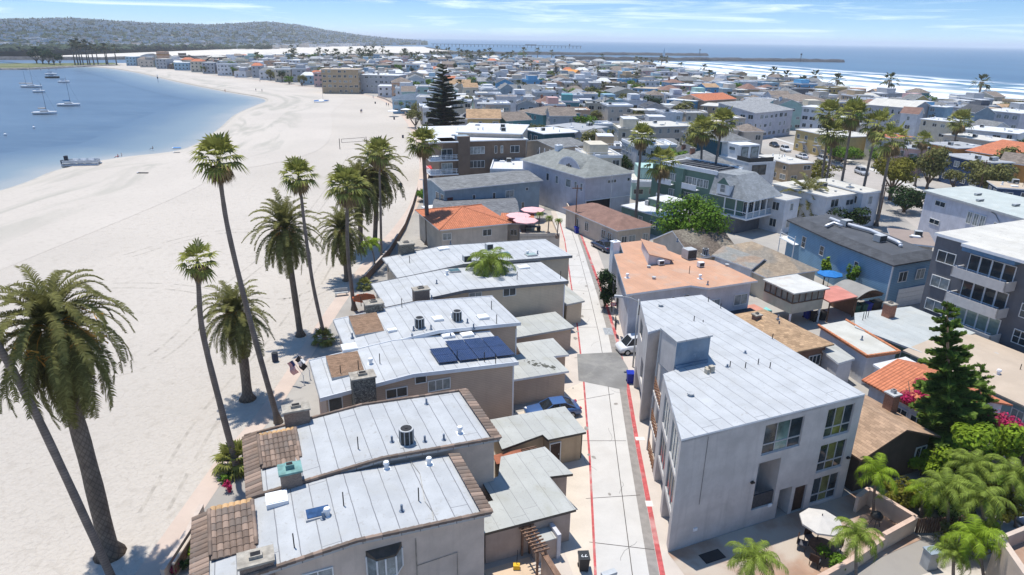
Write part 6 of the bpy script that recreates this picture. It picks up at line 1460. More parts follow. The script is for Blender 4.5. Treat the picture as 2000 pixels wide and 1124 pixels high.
def blobtree(b,x,y,z,w_,hh_,r):
    k=len(b.v); 
    for a in range(5): b.pt(x+math.cos(a*1.257)*w_*.5*r.uniform(.7,1.2),y+math.sin(a*1.257)*w_*.5,z+hh_*.15)
    for a in range(5): b.pt(x+math.cos(a*1.257+.6)*w_*.48*r.uniform(.7,1.2),y+math.sin(a*1.257+.6)*w_*.5,z+hh_*.65*r.uniform(.8,1.15))
    b.pt(x,y,z+hh_)
    for a in range(5):
        c=(a+1)%5; b.f+= [[k+a,k+c,k+5+a],[k+c,k+5+c,k+5+a],[k+5+a,k+5+c,k+10]]; b.m+=[0,0,0]
for i in range(10500):
    px=hr.uniform(-300,826); t=hr.random(); Yb=1050+max(0,px)*1.02 if px<500 else 1560+(px-500)*4.6; Yr=3000+max(0,px)*2.3; y=Yb+(Yr-Yb)*t*1.03; x=(px-1000)/1386*y; z=hill_h(x,y)
    if z<-1: continue
    if hr.random()<.1 and t>.3: blobtree(b,x,y,z,6,hr.uniform(11,16),hr)
    else: blobtree(b,x,y,z-.5,hr.uniform(7,18),hr.uniform(5,11),hr)
for i in range(230):
    px=hr.uniform(-80,520); y=1060+max(0,px)*1.02+hr.uniform(-15,25); x=(px-1000)/1386*y; blobtree(b,x,y,0,hr.uniform(10,22),hr.uniform(5,13),hr)
o=b.build('hillside_trees',mat('distant tree canopy',(.035,.055,.028),.95,n=.35,ns=.02,isl=.5)); struct(o,'countless dark trees scattered over the distant hill','stuff')
# low buildings on the flat shore below the hill
b=MB()
for i in range(170):
    px=hr.uniform(-60,700); y=1110+max(0,px)*1.1+hr.uniform(-25,30) if px<500 else 1650+(px-500)*4.2+hr.uniform(-60,20); x=(px-1000)/1386*y; w_=hr.uniform(12,34); b.box(x,y,0,x+w_,y+12,hr.uniform(4,9),hr.choice((0,1,2,5)))
struct(b.build('shoreline_houses',cols),'pale low buildings strung along the foot of the distant hill','stuff')
# ---------------- vegetation ----------------
def frond(b,r,L,el,az,droop,n,ll,lw,mi=0,base=.12,vee=.5,hang=0.,side=1.,taper=1.,tipw=.35):
    """feather frond: rachis that bends down, leaflets as slim triangles on both sides"""
    steps=9; pts=[]; p=Vector((0,0,0)); e=el; ca,sa=math.cos(az),math.sin(az)
    for i in range(steps+1):
        pts.append((p.copy(),e)); p=p+Vector((ca*math.cos(e),sa*math.cos(e),math.sin(e)))*(L/steps); e-=droop/steps*(1+.9*i/steps)
    up=Vector((0,0,1)); sd_=Vector((-sa,ca,0))
    # rachis as two thin quads
    for i in range(steps):
        w_=.05*(1-i/steps)*L/3+.012; a,c=pts[i][0],pts[i+1][0]; k=len(b.v)
        for q in (a-sd_*w_,a+sd_*w_,c+sd_*w_*.85,c-sd_*w_*.85): b.pt(*q)
        b.f.append([k,k+1,k+2,k+3]); b.m.append(mi)
    for j in range(n):
        t=base+(1-base)*(j+.5)/n; x=t*steps; i=min(steps-1,int(x)); f=x-i; q=pts[i][0].lerp(pts[i+1][0],f); e_=pts[i][1]
        fw=Vector((ca*math.cos(e_),sa*math.cos(e_),math.sin(e_))); nn=fw.cross(sd_); nn=nn if nn.z>0 else -nn
        prof=math.sin(math.pi*min(1,(.18+t*.82)))**.6 if t<.75 else max(.25,(1-t)/.25*.65+tipw); l=ll*prof*r.uniform(.8,1.15)
        for s in (-1,1):
            d=(sd_*s*side+fw*r.uniform(.45,.8)+nn*vee*r.uniform(.5,1.1)).normalized(); d=(d+Vector((0,0,-hang))).normalized()
            k=len(b.v); wv=fw*lw
            m_=q+d*l*.55+Vector((0,0,.03)); tp=q+d*l+Vector((0,0,-l*(.14+hang*.25)))
            for z in (q-wv*.5,q+wv*.5,m_+wv*.5,m_-wv*.5,tp): b.pt(*z)
            b.f.append([k,k+1,k+2,k+3]); b.f.append([k+3,k+2,k+4]); b.m+=[mi,mi]
def date_crown(seed,R_=3.4,nf=76,n=34,skirt=18,low=1.05,lw=.09,dr=66,stalk=1.):
    r=random.Random(seed); b=MB()
    for i in range(nf):
        f=i/nf; el=R(84)-R(125)*low*f**.95; az=i*2.39996+r.uniform(-.15,.15); L=R_*(1.06+.22*math.sin(f*3.1))*r.uniform(.86,1.12)
        frond(b,r,L,el,az,R(dr)*(1-.35*f)*r.uniform(.8,1.25),n,.62,lw,vee=.35)
    me=b.mesh('crown',M_dateL); b=MB()
    for i in range(skirt): frond(b,r,R_*.8*r.uniform(.8,1.1),R(-38-30*r.random()),i*2.4,R(28),22,.45,.06,hang=.4)
    # orange fruit stalks
    k0=len(b.f)
    for i in range(22):
        az=i*2.4; el=R(r.uniform(20,55)); p=[Vector((0,0,0))]; e=el
        for s in range(4): p.append(p[-1]+Vector((math.cos(az)*math.cos(e),math.sin(az)*math.cos(e),math.sin(e)))*.32*stalk); e-=.45
        b.tube(p,[.035,.03,.025,.02,.01],4,1,False)
        for q in range(10): v=p[-1]; d=Vector((r.uniform(-1,1),r.uniform(-1,1),r.uniform(-1.2,0)))*.3*stalk; b.face([v[:],(v+d)[:],(v+d+Vector((.02,.03,.02))*stalk*1.5)[:]],1)
    return me,b.mesh('crown_base',[M_dateD,M_dateO])
def fan_crown(seed,R_=1.9,nl=28,skirt=34):
    r=random.Random(seed); b=MB()
    def leaf(el,az,pl,fr,mi,droop=.5):
        d=Vector((math.cos(az)*math.cos(el),math.sin(az)*math.cos(el),math.sin(el))); sd_=Vector((-math.sin(az),math.cos(az),0)); up=sd_.cross(d); up=up if up.z>0 else -up
        hub=d*pl; k=len(b.v)
        for q in (sd_*.03,-sd_*.03,hub-sd_*.02,hub+sd_*.02): b.pt(*q)
        b.f.append([k,k+1,k+2,k+3]); b.m.append(mi)
        ns=11
        for i in range(ns):
            a=R(-78)+R(156)*i/(ns-1); dir_=(d*math.cos(a)+sd_*math.sin(a)+up*.12).normalized(); l=fr*(1-.22*abs(a))*r.uniform(.85,1.1)
            px_=(sd_*math.cos(a)-d*math.sin(a))*.085
            m_=hub+dir_*l*.6; tp=hub+dir_*l+Vector((0,0,-droop*l*.55))
            k=len(b.v)
            for q in (hub,m_-px_,tp,m_+px_): b.pt(*q)
            b.f.append([k,k+1,k+2,k+3]); b.m.append(mi)
    for i in range(nl):
        f=i/nl; el=R(72)-R(106)*f; leaf(el,i*2.39996+r.uniform(-.2,.2),R_*.52*r.uniform(.8,1.1),R_*.62*r.uniform(.85,1.1),0,.35+.5*f)
    me=b.mesh('crown',M_fanL); b=MB()
    for i in range(skirt): leaf(R(-48-34*r.random()),i*2.4,R_*.3,R_*.48*r.uniform(.7,1.1),0,.8)
    return me,b.mesh('dead_fronds',M_fanD)
def feather_crown(seed,R_=2.4,nf=21,n=40,m=None,ll=.62,droop=105,hang=.5,lw=.042):
    r=random.Random(seed); b=MB()
    for i in range(nf): frond(b,r,R_*r.uniform(.85,1.15),R(82)-R(78)*i/nf,i*2.4+r.uniform(-.2,.2),R(droop)*r.uniform(.75,1.1),n,ll,lw,vee=.2,hang=hang)
    return b.mesh('crown',m or M_kingL),None
DATE=[date_crown(1,low=1.12),date_crown(2,nf=66)]; DATEBIG=date_crown(9,nf=116,n=54,lw=.078,skirt=44,R_=4.5,low=1.22,dr=88,stalk=2.2); FAN=[fan_crown(3),fan_crown(4,nl=22,skirt=40),fan_crown(8,nl=34,skirt=30)]
FEA=[feather_crown(5),feather_crown(6,m=M_lime,nf=13,droop=120)]
def small_fan(seed):
    r=random.Random(seed); b=MB(); n=16
    for i in range(n):
        el=R(75)-R(110)*i/n; az=i*2.4; d=Vector((math.cos(az)*math.cos(el),math.sin(az)*math.cos(el),math.sin(el))); sd_=Vector((-math.sin(az),math.cos(az),0)); 
        for s in (-1,-.4,.2,.8): 
            e=(d+sd_*s*.45).normalized(); h_=d*.7; k=len(b.v)
            for q in (h_,h_+e*.8-sd_*.16,h_+e*1.5+Vector((0,0,-.5)),h_+e*.8+sd_*.16): b.pt(*q)
            b.f.append([k,k+1,k+2,k+3]); b.m.append(0)
    for i in range(10):
        az=i*.63; k=len(b.v)
        for q in ((math.cos(az)*.35,math.sin(az)*.35,.2),(math.cos(az+.5)*.35,math.sin(az+.5)*.35,.2),(math.cos(az+.25)*.75,math.sin(az+.25)*.75,-1.3)): b.pt(*q)
        b.f.append([k,k+1,k+2]); b.m.append(1)
    return b.mesh('crown',[mat('far palm leaves',(.07,.085,.035),.8,n=.2,isl=.4),M_fanD])
SF=[small_fan(1),small_fan(2)]
def palm(kind,label,path,r0=.2,r1=.13,cs=1.,group=None,var=0,name=None,zt=None,rotz=None,bark=None):
    """path: photo pixels from the foot up to the crown; the foot stands on the ground"""
    base=P(*path[0]); pts=[base]+[PY(x,y,base.y) for x,y in path[1:]]
    t=thing(name or {'date':'date_palm','fan':'fan_palm','feather':'feather_palm'}[kind],label,'palm tree',base,0,group)
    loc=[p-base for p in pts]; cur=catmull(loc,6) if len(loc)>2 else [loc[0].lerp(loc[1],k/5) for k in range(6)]
    n=len(cur); b=MB(); rad=[]
    for i in range(n):
        f=i/(n-1); q=r0+(r1-r0)*f+r0*.8*max(0,1-f*(cur[-1].length)/ .9)**2+ (.03*math.sin(i*1.7)*r0); rad.append(q)
    b.tube(cur,rad,12); b.build('trunk',bark or (M_barkD if kind=='date' else M_bark),t,True)
    top=cur[-1]; me,sk={'date':DATE,'fan':FAN,'feather':FEA}[kind][var] if var>=0 else DATEBIG
    rz=rotz if rotz is not None else rnd.uniform(0,6.28)
    tilt=(cur[-1]-cur[-2]).normalized().to_track_quat('Z','Y').to_euler()
    for nm,m_ in (('crown',me),('crown_base' if kind=='date' else 'dead_fronds',sk)):
        if m_: o=ob(nm,m_,t,top); o.scale=(cs*.86,cs*.86,cs*1.18) if kind=='date' else (cs,cs,cs); o.rotation_euler=(tilt.x*.5,tilt.y*.5,rz)
    return t
# date palms on the sand
palm('date','huge date palm with orange stalks at the lower left of the beach',[(215,1082),(176,920),(132,760),(104,645)],.52,.36,.92,'date palms on the sand',-1,rotz=.6)
palm('date','stout date palm with drooping skirt, its foot in a round shadow near the flags',[(484,780),(474,690),(458,615)],.42,.36,.92,'date palms on the sand',0)
palm('date','upright date palm with an open star-shaped crown, between two slim fan palms',[(587,656),(573,560),(556,450)],.33,.3,1.1,'date palms on the sand',1)
palm('date','date palm with yellow stalks beside the small grey bench on the sand',[(678,548),(674,500),(668,452)],.36,.34,1.05,'date palms on the sand',0)
palm('date','rear date palm with wind-blown crown, farthest of the beach date palms',[(732,478),(735,400),(737,335)],.36,.34,1.35,'date palms on the sand',1)
palm('date','date palm half hidden behind the brownish fan palm in the beach grove',[(705,492),(703,420),(700,365)],.36,.34,1.3,'date palms on the sand',0)
# slim fan palms
fp='slim fan palms along the beach'
palm('fan','tallest slim fan palm of the beach, leaning left above the bay',[(544,826),(492,640),(450,470),(434,380),(427,312)],.23,.13,1.12,fp,0)
palm('fan','slim fan palm with bent trunk and shaggy brown collar, left of the stout date palm',[(466,925),(430,790),(396,650),(388,560),(386,512)],.24,.12,.78,fp,1)
palm('fan','slim fan palm arching left over the star-shaped date palm',[(637,672),(612,560),(596,450),(588,380),(583,345)],.2,.12,1.1,fp,0)
palm('fan','fan palm with wide brownish crown in front of the beach date palm grove',[(692,606),(680,500),(678,420),(677,365)],.24,.17,1.45,fp,2)
palm('fan','fan palm with slender straight trunk rising above the rear date palm',[(745,512),(743,400),(740,300)],.2,.12,1.35,fp,0)
palm('fan','stout straight fan palm standing at the corner of the orange tiled bungalow',[(836,478),(832,380),(826,280)],.34,.25,1.5,fp,2)
palm('fan','leaning fan palm trunk crossing the lower left corner',[(228,1150),(130,935),(50,770),(-30,640),(-120,560)],.22,.16,1.1,fp,0)
palm('feather','lime green feather palm beside the sand, under the beach grove',[(733,532),(730,500),(722,478)],.09,.08,.95,None,1)
palm('feather','king palm with drooping fronds rising before the long tan wall',[(956,626),(958,590),(960,550),(958,518)],.14,.15,1.5,None,0,bark=M_barkT)
def shrubfan(label,px,py,s,n=1,name='young_palm'):
    b0=P(px,py); t=thing(name,label,'palm tree',b0); b=MB(); b.tube([(0,0,0),(0,0,.5*s)],[.14,.12],8); b.build('trunk',M_bark,t,True)
    o=ob('crown',FAN[0][0],t,(0,0,.55*s)); o.scale=(s*.62,)*3; return t
shrubfan('young bushy fan palm at the foot of the bent slim palm',462,918,1.5); shrubfan('second young fan palm touching the tile edged roof',485,905,1.2)
shrubfan('bushy young fan palm in the sand left of the solar roof',632,672,1.15); shrubfan('small fan palm at the beach corner of the brick chimney house',712,565,1.0)
# street fan palms right of the alley
sp='tall fan palms standing among the houses'
for lab,path,cs,v in (
 ('slim fan palm rising over the reddish brown hip roof',[(1240,452),(1247,350),(1254,268)],1.35,0),
 ('shorter golden fan palm right of the reddish brown hip roof',[(1281,456),(1286,380),(1292,318)],1.7,1),
 ('thin fan palm before the green clapboard house, left one',[(1365,410),(1369,330),(1372,255)],1.71,2),
 ('thin fan palm before the green clapboard house, right one',[(1385,420),(1398,320),(1411,240)],1.65,0),
 ('small fan palm crown beyond the white modernist house',[(1446,262),(1449,250),(1452,238)],1.5,0),
 ('paired fan palm behind the cream flat roof, left trunk',[(1600,378),(1612,300),(1619,222)],1.77,0),
 ('paired fan palm behind the cream flat roof, right trunk',[(1607,382),(1618,330),(1628,262)],1.83,2),
 ('fan palm with dark brown collar, crown level with the ocean houses',[(1634,412),(1652,310),(1666,225)],1.83,0),
 ('fan palm with curved trunk rising before the white stucco house',[(1676,418),(1697,320),(1714,246)],1.83,1),
 ('fan palm with shaggy pale collar right of the curved one',[(1711,442),(1728,350),(1743,275)],1.77,1),
 ('short fan palm with thin straw coloured crown beside the olive trees',[(1786,365),(1796,320),(1804,275)],1.3,1),
 ('leaning fan palm in front of the mustard yellow building',[(1855,315),(1866,270),(1876,238)],2.07,0),
 ('bushy fan palm in the garden before the navy house',[(1835,352),(1838,340),(1840,325)],1.5,2),
 ('round crowned fan palm behind the solar roof house',[(1177,292),(1177,280),(1176,268)],1.6,2)):
    palm('fan',lab,path,.27,.17,cs,sp,v)
palm('date','wide arching date palm between the cream roofs and the blue clapboard house',[(1573,430),(1573,412),(1573,398)],.4,.35,1.6,None,0)
palm('feather','yellow green feather palm before the navy house',[(1886,330),(1884,310),(1882,296)],.15,.12,1.7,None,1)
# garden palms at lower right
gp='feather palms of the lower right garden'
for lab,path,cs,v in (
 ('feather palm in front of the cream wall beside the umbrella',[(1672,1150),(1672,1085),(1673,1050)],.75,0),
 ('feathery palm clump at the bottom edge left of the courtyard',[(1470,1190),(1470,1130),(1472,1095)],.78,0),
 ('upright banana-like lime palm at the corner of the grey block',[(1705,1010),(1708,960),(1712,925)],.85,1),
 ('dense feather palm behind the timber fence',[(1850,1050),(1852,990),(1848,955)],.85,0),
 ('feather palm leaning over the court path',[(1925,1075),(1920,1010),(1915,975)],.9,0),
 ('lush feather palm at the right edge of the garden',[(1985,1030),(1980,970),(1975,930)],.95,0),
 ('yellowish feather palm above the timber fence',[(1800,1010),(1802,985),(1805,965)],.8,1),
 ('tall pale feather palm in the middle of the garden',[(1890,1010),(1895,945),(1898,912)],.8,0),
 ('low feather palm beside the grey utility cabinet',[(1862,1150),(1862,1110),(1864,1085)],.6,0),
 ('feather palm against the cream corner building',[(1925,1150),(1915,1090),(1905,1050)],.9,1)):
    palm('feather',lab,path,.09,.08,cs,gp,v)
# trees
def clump_crown(seed,m,rx,ry,rz,n,leaf,lobes=9,fill=.55,drop=.0):
    r=random.Random(seed); b=MB(); C_=[]
    for i in range(lobes):
        a=r.uniform(0,6.28); q=r.uniform(.25,.72); C_.append((Vector((math.cos(a)*q*rx,math.sin(a)*q*ry,r.uniform(-.45,.65)*rz)),r.uniform(.3,.52)))
    for i in range(n):
        c,s=C_[r.randrange(lobes)]; d=Vector((r.gauss(0,1),r.gauss(0,1),r.gauss(0,1))).normalized(); q=r.random()**.4
        p=c+Vector((d.x*rx,d.y*ry,d.z*rz))*s*q
        nn=(d+Vector((r.uniform(-.6,.6),r.uniform(-.6,.6),r.uniform(-.1,.9)))).normalized(); e1=nn.orthogonal().normalized(); e1.rotate(Matrix.Rotation(r.uniform(0,6.28),3,nn)); e2=nn.cross(e1); l=leaf*r.uniform(.6,1.35)
        k=len(b.v)
        for z in (p-e1*l,p-e2*l*.55,p+e1*l*1.1-Vector((0,0,l*drop)),p+e2*l*.55): b.pt(*z)
        b.f.append([k,k+1,k+2,k+3]); b.m.append(0)
    return b.mesh('crown',m)
CR={}
def tree(label,px,py,z0,rx,rz,m,n=1800,leaf=.16,trunk=True,seed=None,name='tree',cat='tree',group=None,pos=None,lobes=11,ry=None,bark=None,key=None):
    base=P(px,py) if pos is None else Vector(pos); t=thing(name,label,cat,base,0,group); seed=seed or int(px*7+py)
    if key:
        if key not in CR: CR[key]=clump_crown(seed,m,1,1,1,n,leaf,lobes)
        o=ob('crown',CR[key],t,(0,0,z0+rz),rnd.uniform(0,6.28)); o.scale=(rx,ry or rx,rz)
    else: ob('crown',clump_crown(seed,m,rx,ry or rx,rz,n,leaf,lobes),t,(0,0,z0+rz))
    if trunk:
        b=MB(); h_=z0+rz*.9; r=random.Random(seed); rt=max(.08,rx*.07)
        b.tube([(0,0,0),(r.uniform(-.1,.1),.05,z0*.6),(0,0,h_)],[rt*1.4,rt,rt*.5],8)
        for i in range(5): a=i*1.26+r.random(); b.tube([(0,0,z0*.75),(math.cos(a)*rx*.35,math.sin(a)*rx*.35,z0+rz*.5),(math.cos(a)*rx*.62,math.sin(a)*rx*.62,z0+rz*(1+.5*r.random()))],[rt*.6,rt*.4,rt*.2],6)
        b.build('trunk',bark or M_barkT,t,True)
    return t
tree('large round bright green tree behind the peach roofed block',1345,512,2.2,5.2,4.0,M_leaf,9500,.2,lobes=34,ry=4.6)
tree('clipped dark green column of shrubbery beside the alley',1181,603,.3,1.35,2.6,M_leafD,2600,.15,lobes=12,ry=1.5)
tree('bright green hedge mass along the beach house terrace',850,395,.3,3.4,1.6,M_leaf,3800,.2,lobes=12,ry=4)
tree('rounded lime green hedge top in front of the brown apartment block',905,360,.6,4.2,1.9,M_leaf,3200,.22,lobes=12,ry=3)
tree('yellow green broad-leaved tree below the tall conifer',1868,970,3.2,1.7,1.3,M_lime,2200,.17,lobes=9)
tree('bright pink bougainvillea beside the tan shingle roof',1778,848,2.3,1.8,1.4,M_leafP,2600,.12,name='bougainvillea',cat='shrub',lobes=8)
tree('crimson flowering shrub right of the tall conifer',1968,905,1.4,2.4,1.5,M_leafP,2600,.12,name='bougainvillea',cat='shrub',lobes=9)
tree('dark green bush mass at the garden centre',1900,985,.4,1.8,1.2,M_leafD,1600,.13,name='shrub',cat='shrub')
tree('leafy yellow green shrub beside the lime palm',1750,985,.1,1.3,.8,M_leafY,1200,.13,name='shrub',cat='shrub',trunk=False)
tree('low green shrub at the foot of the garden palm by the umbrella',1620,1110,0,.9,.6,M_leaf,900,.09,name='shrub',cat='shrub',trunk=False)
for l_,px_,py_,z_,rx_,rz_,m_ in (('bright lime shrub mass under the tall conifer',1835,935,.6,1.7,1.3,M_lime),('leafy green tree between the two garden conifers',1905,925,1.5,1.6,1.3,M_leaf),('tall lime green tree at the right edge of the garden',1975,960,2.2,1.8,1.7,M_lime),
 ('dark green thicket behind the timber fence',1845,1010,.2,1.6,1.1,M_leafD),('yellow green bamboo-like clump above the court path',1935,1030,.5,1.5,1.5,M_leafY),('lime green shrub against the tan shingle bungalow',1800,930,.3,1.2,.9,M_lime),
 ('green garden canopy at the far right below the pink blossoms',1990,930,1.2,1.9,1.3,M_leaf),('bright green shrub beside the path at the cream building',1915,1090,.2,1.3,1.1,M_lime),('mid green shrub filling the garden centre',1875,960,.8,1.7,1.2,M_leaf),('yellow grass-like shrub inside the planter wall',1790,990,0,1.0,.5,M_leafY)):
    tree(l_,px_,py_,z_,rx_,rz_,m_,2300,.15,name='shrub',cat='shrub',lobes=12)
tree('green bank of garden shrubs at the right edge',1985,1000,.2,2.4,1.5,M_leaf,2400,.14,name='shrub',cat='shrub',trunk=False)
tree('low olive shrub under the garden palms',1870,1075,.0,1.6,.9,M_leafO,1300,.12,name='shrub',cat='shrub',trunk=False)
tree('clipped hedge along the near side of the orange tiled bungalow',905,478,0,5.5,1.3,M_leafD,2200,.16,name='hedge',cat='hedge',trunk=False,ry=1.0)
tree('small shrubs on the planted kerb beside the reddish brown roofed house',1178,455,0,1.6,.7,M_leafO,900,.12,name='shrub',cat='shrub',trunk=False,ry=3)
tree('small round bush at the front of the reddish brown roofed house',1134,432,0,.9,.8,M_leaf,700,.12,name='shrub',cat='shrub',trunk=False)
tree('slim leafy plant climbing the blue clapboard wall, left one',1607,560,1.2,.7,1.6,M_lime,600,.22,name='wall_plant',cat='plant')
tree('slim leafy plant climbing the blue clapboard wall, right one',1657,580,1.4,.9,1.7,M_leaf,700,.17,name='wall_plant',cat='plant')
tree('dark juniper hedge behind the blue clapboard house',1648,443,.3,4.6,1.8,M_leafD,2200,.25,name='hedge',cat='hedge',trunk=False)
tree('mustard flowering hedge under the tan block by the avenue',1560,352,.2,9,1.7,M_leafY,2600,.3,name='hedge',cat='hedge',trunk=False,ry=2.5)
tree('large olive street tree with pale forked trunk on the avenue',1738,392,2.8,5.0,3.0,M_leafY,3200,.3,lobes=16)
tree('grey leaved eucalyptus tree right of the olive street tree',1808,380,3.0,4.2,3.6,M_leafO,2600,.28,lobes=14)
tree('wide grey-green tree in front of the navy house at right',1925,395,2.2,6,3.2,M_leafO,3000,.3,lobes=16)
tree('dark bushy tree behind the lavender block corner',1765,415,.5,4.2,2.4,M_leafD,2000,.26,lobes=12)
tree('yellow green garden tree beside the yellow apartment block',1640,318,.3,5.5,2.2,M_leaf,1800,.3,lobes=12)
tree('dark brown-green tree hanging over the beige modern house',1362,320,2.5,7,4,M_leafO,3000,.35,lobes=16)
tree('shrubby courtyard tree between the lilac-grey house and the small gabled houses',1222,352,1.5,3.8,2.2,M_leafD,1400,.25)
# conifers
def conifer(label,px,py,H_,R_,levels,seed,m=None,dens=1.,name='conifer',top=None):
    base=P(px,py); t=thing(name,label,'conifer',base)
    if top: v_=PY(*top,base.y)-base; H_=v_.length; t.rotation_euler=v_.to_track_quat('Z','Y').to_euler()
    r=random.Random(seed); b=MB(); br=MB()
    br.tube([(0,0,0),(0,0,H_*.97)],[H_*.022,.02],8)
    for i in range(levels):
        f=i/levels; z=H_*(.1+.88*f); L=R_*(1-f)**.72*(r.uniform(.68,1.12))+.12; nb=max(4,int(8*(1-f*.5)))
        for j in range(nb):
            z=H_*(.1+.88*f)+r.uniform(-.5,.5)*H_*.88/levels; az=j*2*math.pi/nb+i*.9+r.uniform(-.25,.25); l=L*r.uniform(.75,1.12); rise=.22+.5*f
            d=Vector((math.cos(az),math.sin(az),rise*.25)); br.tube([(0,0,z),(d*l+Vector((0,0,z)))[:]],[.05*H_/12,.015],4,cap=False)
            n=int(20*l*dens)+6; sd_=Vector((-math.sin(az),math.cos(az),0))
            for k in range(n):
                q=(k+.5)/n; p=Vector((0,0,z))+d*l*q; w_=l*.26*math.sin(math.pi*min(1,.15+q*.8)); 
                for s in (-1,1):
                    tp=p+sd_*s*w_*r.uniform(.6,1.2)+d*w_*.6+Vector((0,0,r.uniform(-.02,.22)*H_/12)); kk=len(b.v); o_=d*.09*H_/12/ (dens**.5)
                    for v in (p-o_,p+o_,tp+o_*.9,tp-o_*.4): b.pt(*v)
                    b.f.append([kk,kk+1,kk+2,kk+3]); b.m.append(0)
                kk=len(b.v); u_=Vector((r.uniform(-.1,.1),r.uniform(-.1,.1),.3*H_/12))
                for v in (p-sd_*.08*H_/12,p+sd_*.08*H_/12,p+u_): b.pt(*v)
                b.f.append([kk,kk+1,kk+2]); b.m.append(0)
    b.build('crown',m or M_con,t); br.build('trunk',M_barkT,t,True); return t
conifer('tall feathery conifer rising over the orange tiled cottage',1853,900,12,2.85,22,3,dens=.85,top=(1850,578))
conifer('smaller bright conifer close behind the tall feathery one',1908,890,6.0,2.1,15,5,dens=1.1,top=(1916,705))
M_conD=mat('dark conifer needles',(.075,.10,.04),.8,n=.3,isl=.55)
conifer('giant dark Norfolk Island pine standing over the beachside town',868,264,22.6,8.6,25,7,m=M_conD,dens=.75,name='pine_tree')
conifer('second dark island pine far along the town centre line',1084,168,15.5,5.2,18,8,m=M_conD,dens=.5,name='pine_tree')
conifer('tiny dark cone-shaped pine by the cream tall house near the ocean',1813,272,9,3,10,9,m=M_conD,dens=.5,name='pine_tree')
# mid town trees (individual) and far palms
tr2=random.Random(77); crk=[('leaf',M_leaf),('olive',M_leafO),('dark',M_leafD)]
spots=[(820,232,4.5),(790,222,4),(835,215,4),(812,250,4.5),(805,205,3.5),(950,205,4),(1000,180,6),(985,158,8),(1045,196,5),(1095,188,5),(1160,205,6),(1185,212,6),(1215,195,5),(1130,215,4),(1425,268,4),(1480,262,4),(1395,252,4),(1535,235,4),(1290,262,5),(1370,235,5),(1705,215,4),(1770,342,4),(1712,328,3.5),
 (1860,372,3),(1760,318,4),(1600,345,3),(1115,300,3),(1220,290,4),(1420,300,3),(545,158,5),(520,152,5),(498,148,5),(470,146,5),(445,143,5),(590,168,5),(565,165,4),(600,158,6),(420,140,5),(640,172,4),(735,180,4),(760,188,4),(560,150,7),(430,128,7),(505,126,8),(560,125,8),(610,124,8),(1240,138,6),(1020,118,9),(770,128,7),(820,126,7),(855,122,7),(1130,150,5),(705,176,4),(925,145,6),(960,135,8)]
for i,(px,py,s) in enumerate(spots):
    k,m_=crk[tr2.randrange(3)]
    s=s*.85; p=P(px,py); far=p.y
    side='beside the bay beach' if px<860 else 'among the town houses'
    tree('%s tree %s'%({'leaf':'leafy green','olive':'olive green','dark':'dark green'}[k],side),px,py,.8 if far<250 else .5,s,s*.75,m_,700,.11,name='tree',group='bushy trees among the houses',key=k+str(tr2.randrange(2)),lobes=10)
tr3=random.Random(99); cnt=0
for i in range(1300):
    if cnt>=190: break
    y=tr3.uniform(150,640)**1; x=tr3.uniform(xl(y)+6,xr(y)-8); px,py=pix((x,y,0))
    if not(-20<px<2020) or (y<240 and px>1380 and px<1900) or abs(x-8)<7 and y<190: continue
    k,m_=crk[tr3.randrange(3)]; s=tr3.uniform(2.2,4.6)
    inside=False
    for (cx,cy,w_,d,z,*_r) in FAR+REST:
        if abs(x-cx)<w_*.42 and abs(y-cy)<d*.42: inside=True;break
    if inside or any((x-fx)**2+(y-fy)**2<(fr*.8)**2 for fx,fy,fr in FOOT): continue
    cnt+=1; tree('%s tree among the town houses'%({'leaf':'leafy green','olive':'olive green','dark':'dark green'}[k]),px,py,tr3.uniform(1,3),s,s*.8,m_,700,.11,name='tree',group='bushy trees among the houses',key=k+str(i%2),lobes=10,pos=(x,y,0))
def farpalm(label,px,pyt,pyb,cs=1.,group='fan palms along the far shores'):
    base=P(px,pyb); top=PY(px,pyt,base.y).z
    t=thing('fan_palm',label,'palm tree',base,rnd.uniform(0,6),group); top=max(3,top)
    b=MB(); b.tube([(0,0,0),(.2,0,top*.5),(0,0,top)],[.35*cs,.25*cs,.2*cs],6,cap=False); b.build('trunk',M_bark,t); o=ob('crown',SF[rnd.randrange(2)],t,(0,0,top)); o.scale=(cs*1.4,)*3; return t
for px,a,c in ((1507,142,168),(1532,150,176),(1563,162,186),(1587,150,182),(1630,158,192),(1728,158,205),(1905,162,212)): farpalm('solitary fan palm along the ocean beach wall',px,a,c,2.0,'solitary fan palms along the ocean wall')
for px,a,c in ((1241,117,138),(1250,118,137),(1260,120,141),(1271,125,145),(1290,116,141),(1299,117,141),(1313,137,147),(1327,130,148),(1342,144,150),(1373,134,154),(1383,147,172),(1174,112,133)): farpalm('thin fan palm in the cluster near the ocean surf',px,a,c,1.7,'cluster of palms near the ocean surf')
fr=random.Random(31)
for i in range(62):
    px=fr.choice((fr.uniform(640,1120),fr.uniform(700,1000),fr.uniform(450,760))); f=(px-450)/700; y0=117+fr.uniform(-2,14); farpalm('dark distant fan palm on the skyline of the far town',px,y0-fr.uniform(8,17)-3,y0+2,fr.uniform(2.,2.8),'distant palms on the town skyline')
for i in range(30):
    px=fr.uniform(840,1560); py=fr.uniform(150,215); 
    if px>1350 and py<175: continue
    farpalm('fan palm among the mid-distance roofs',px,py-fr.uniform(15,28),py+4,1.25,'fan palms between the mid-distance roofs')
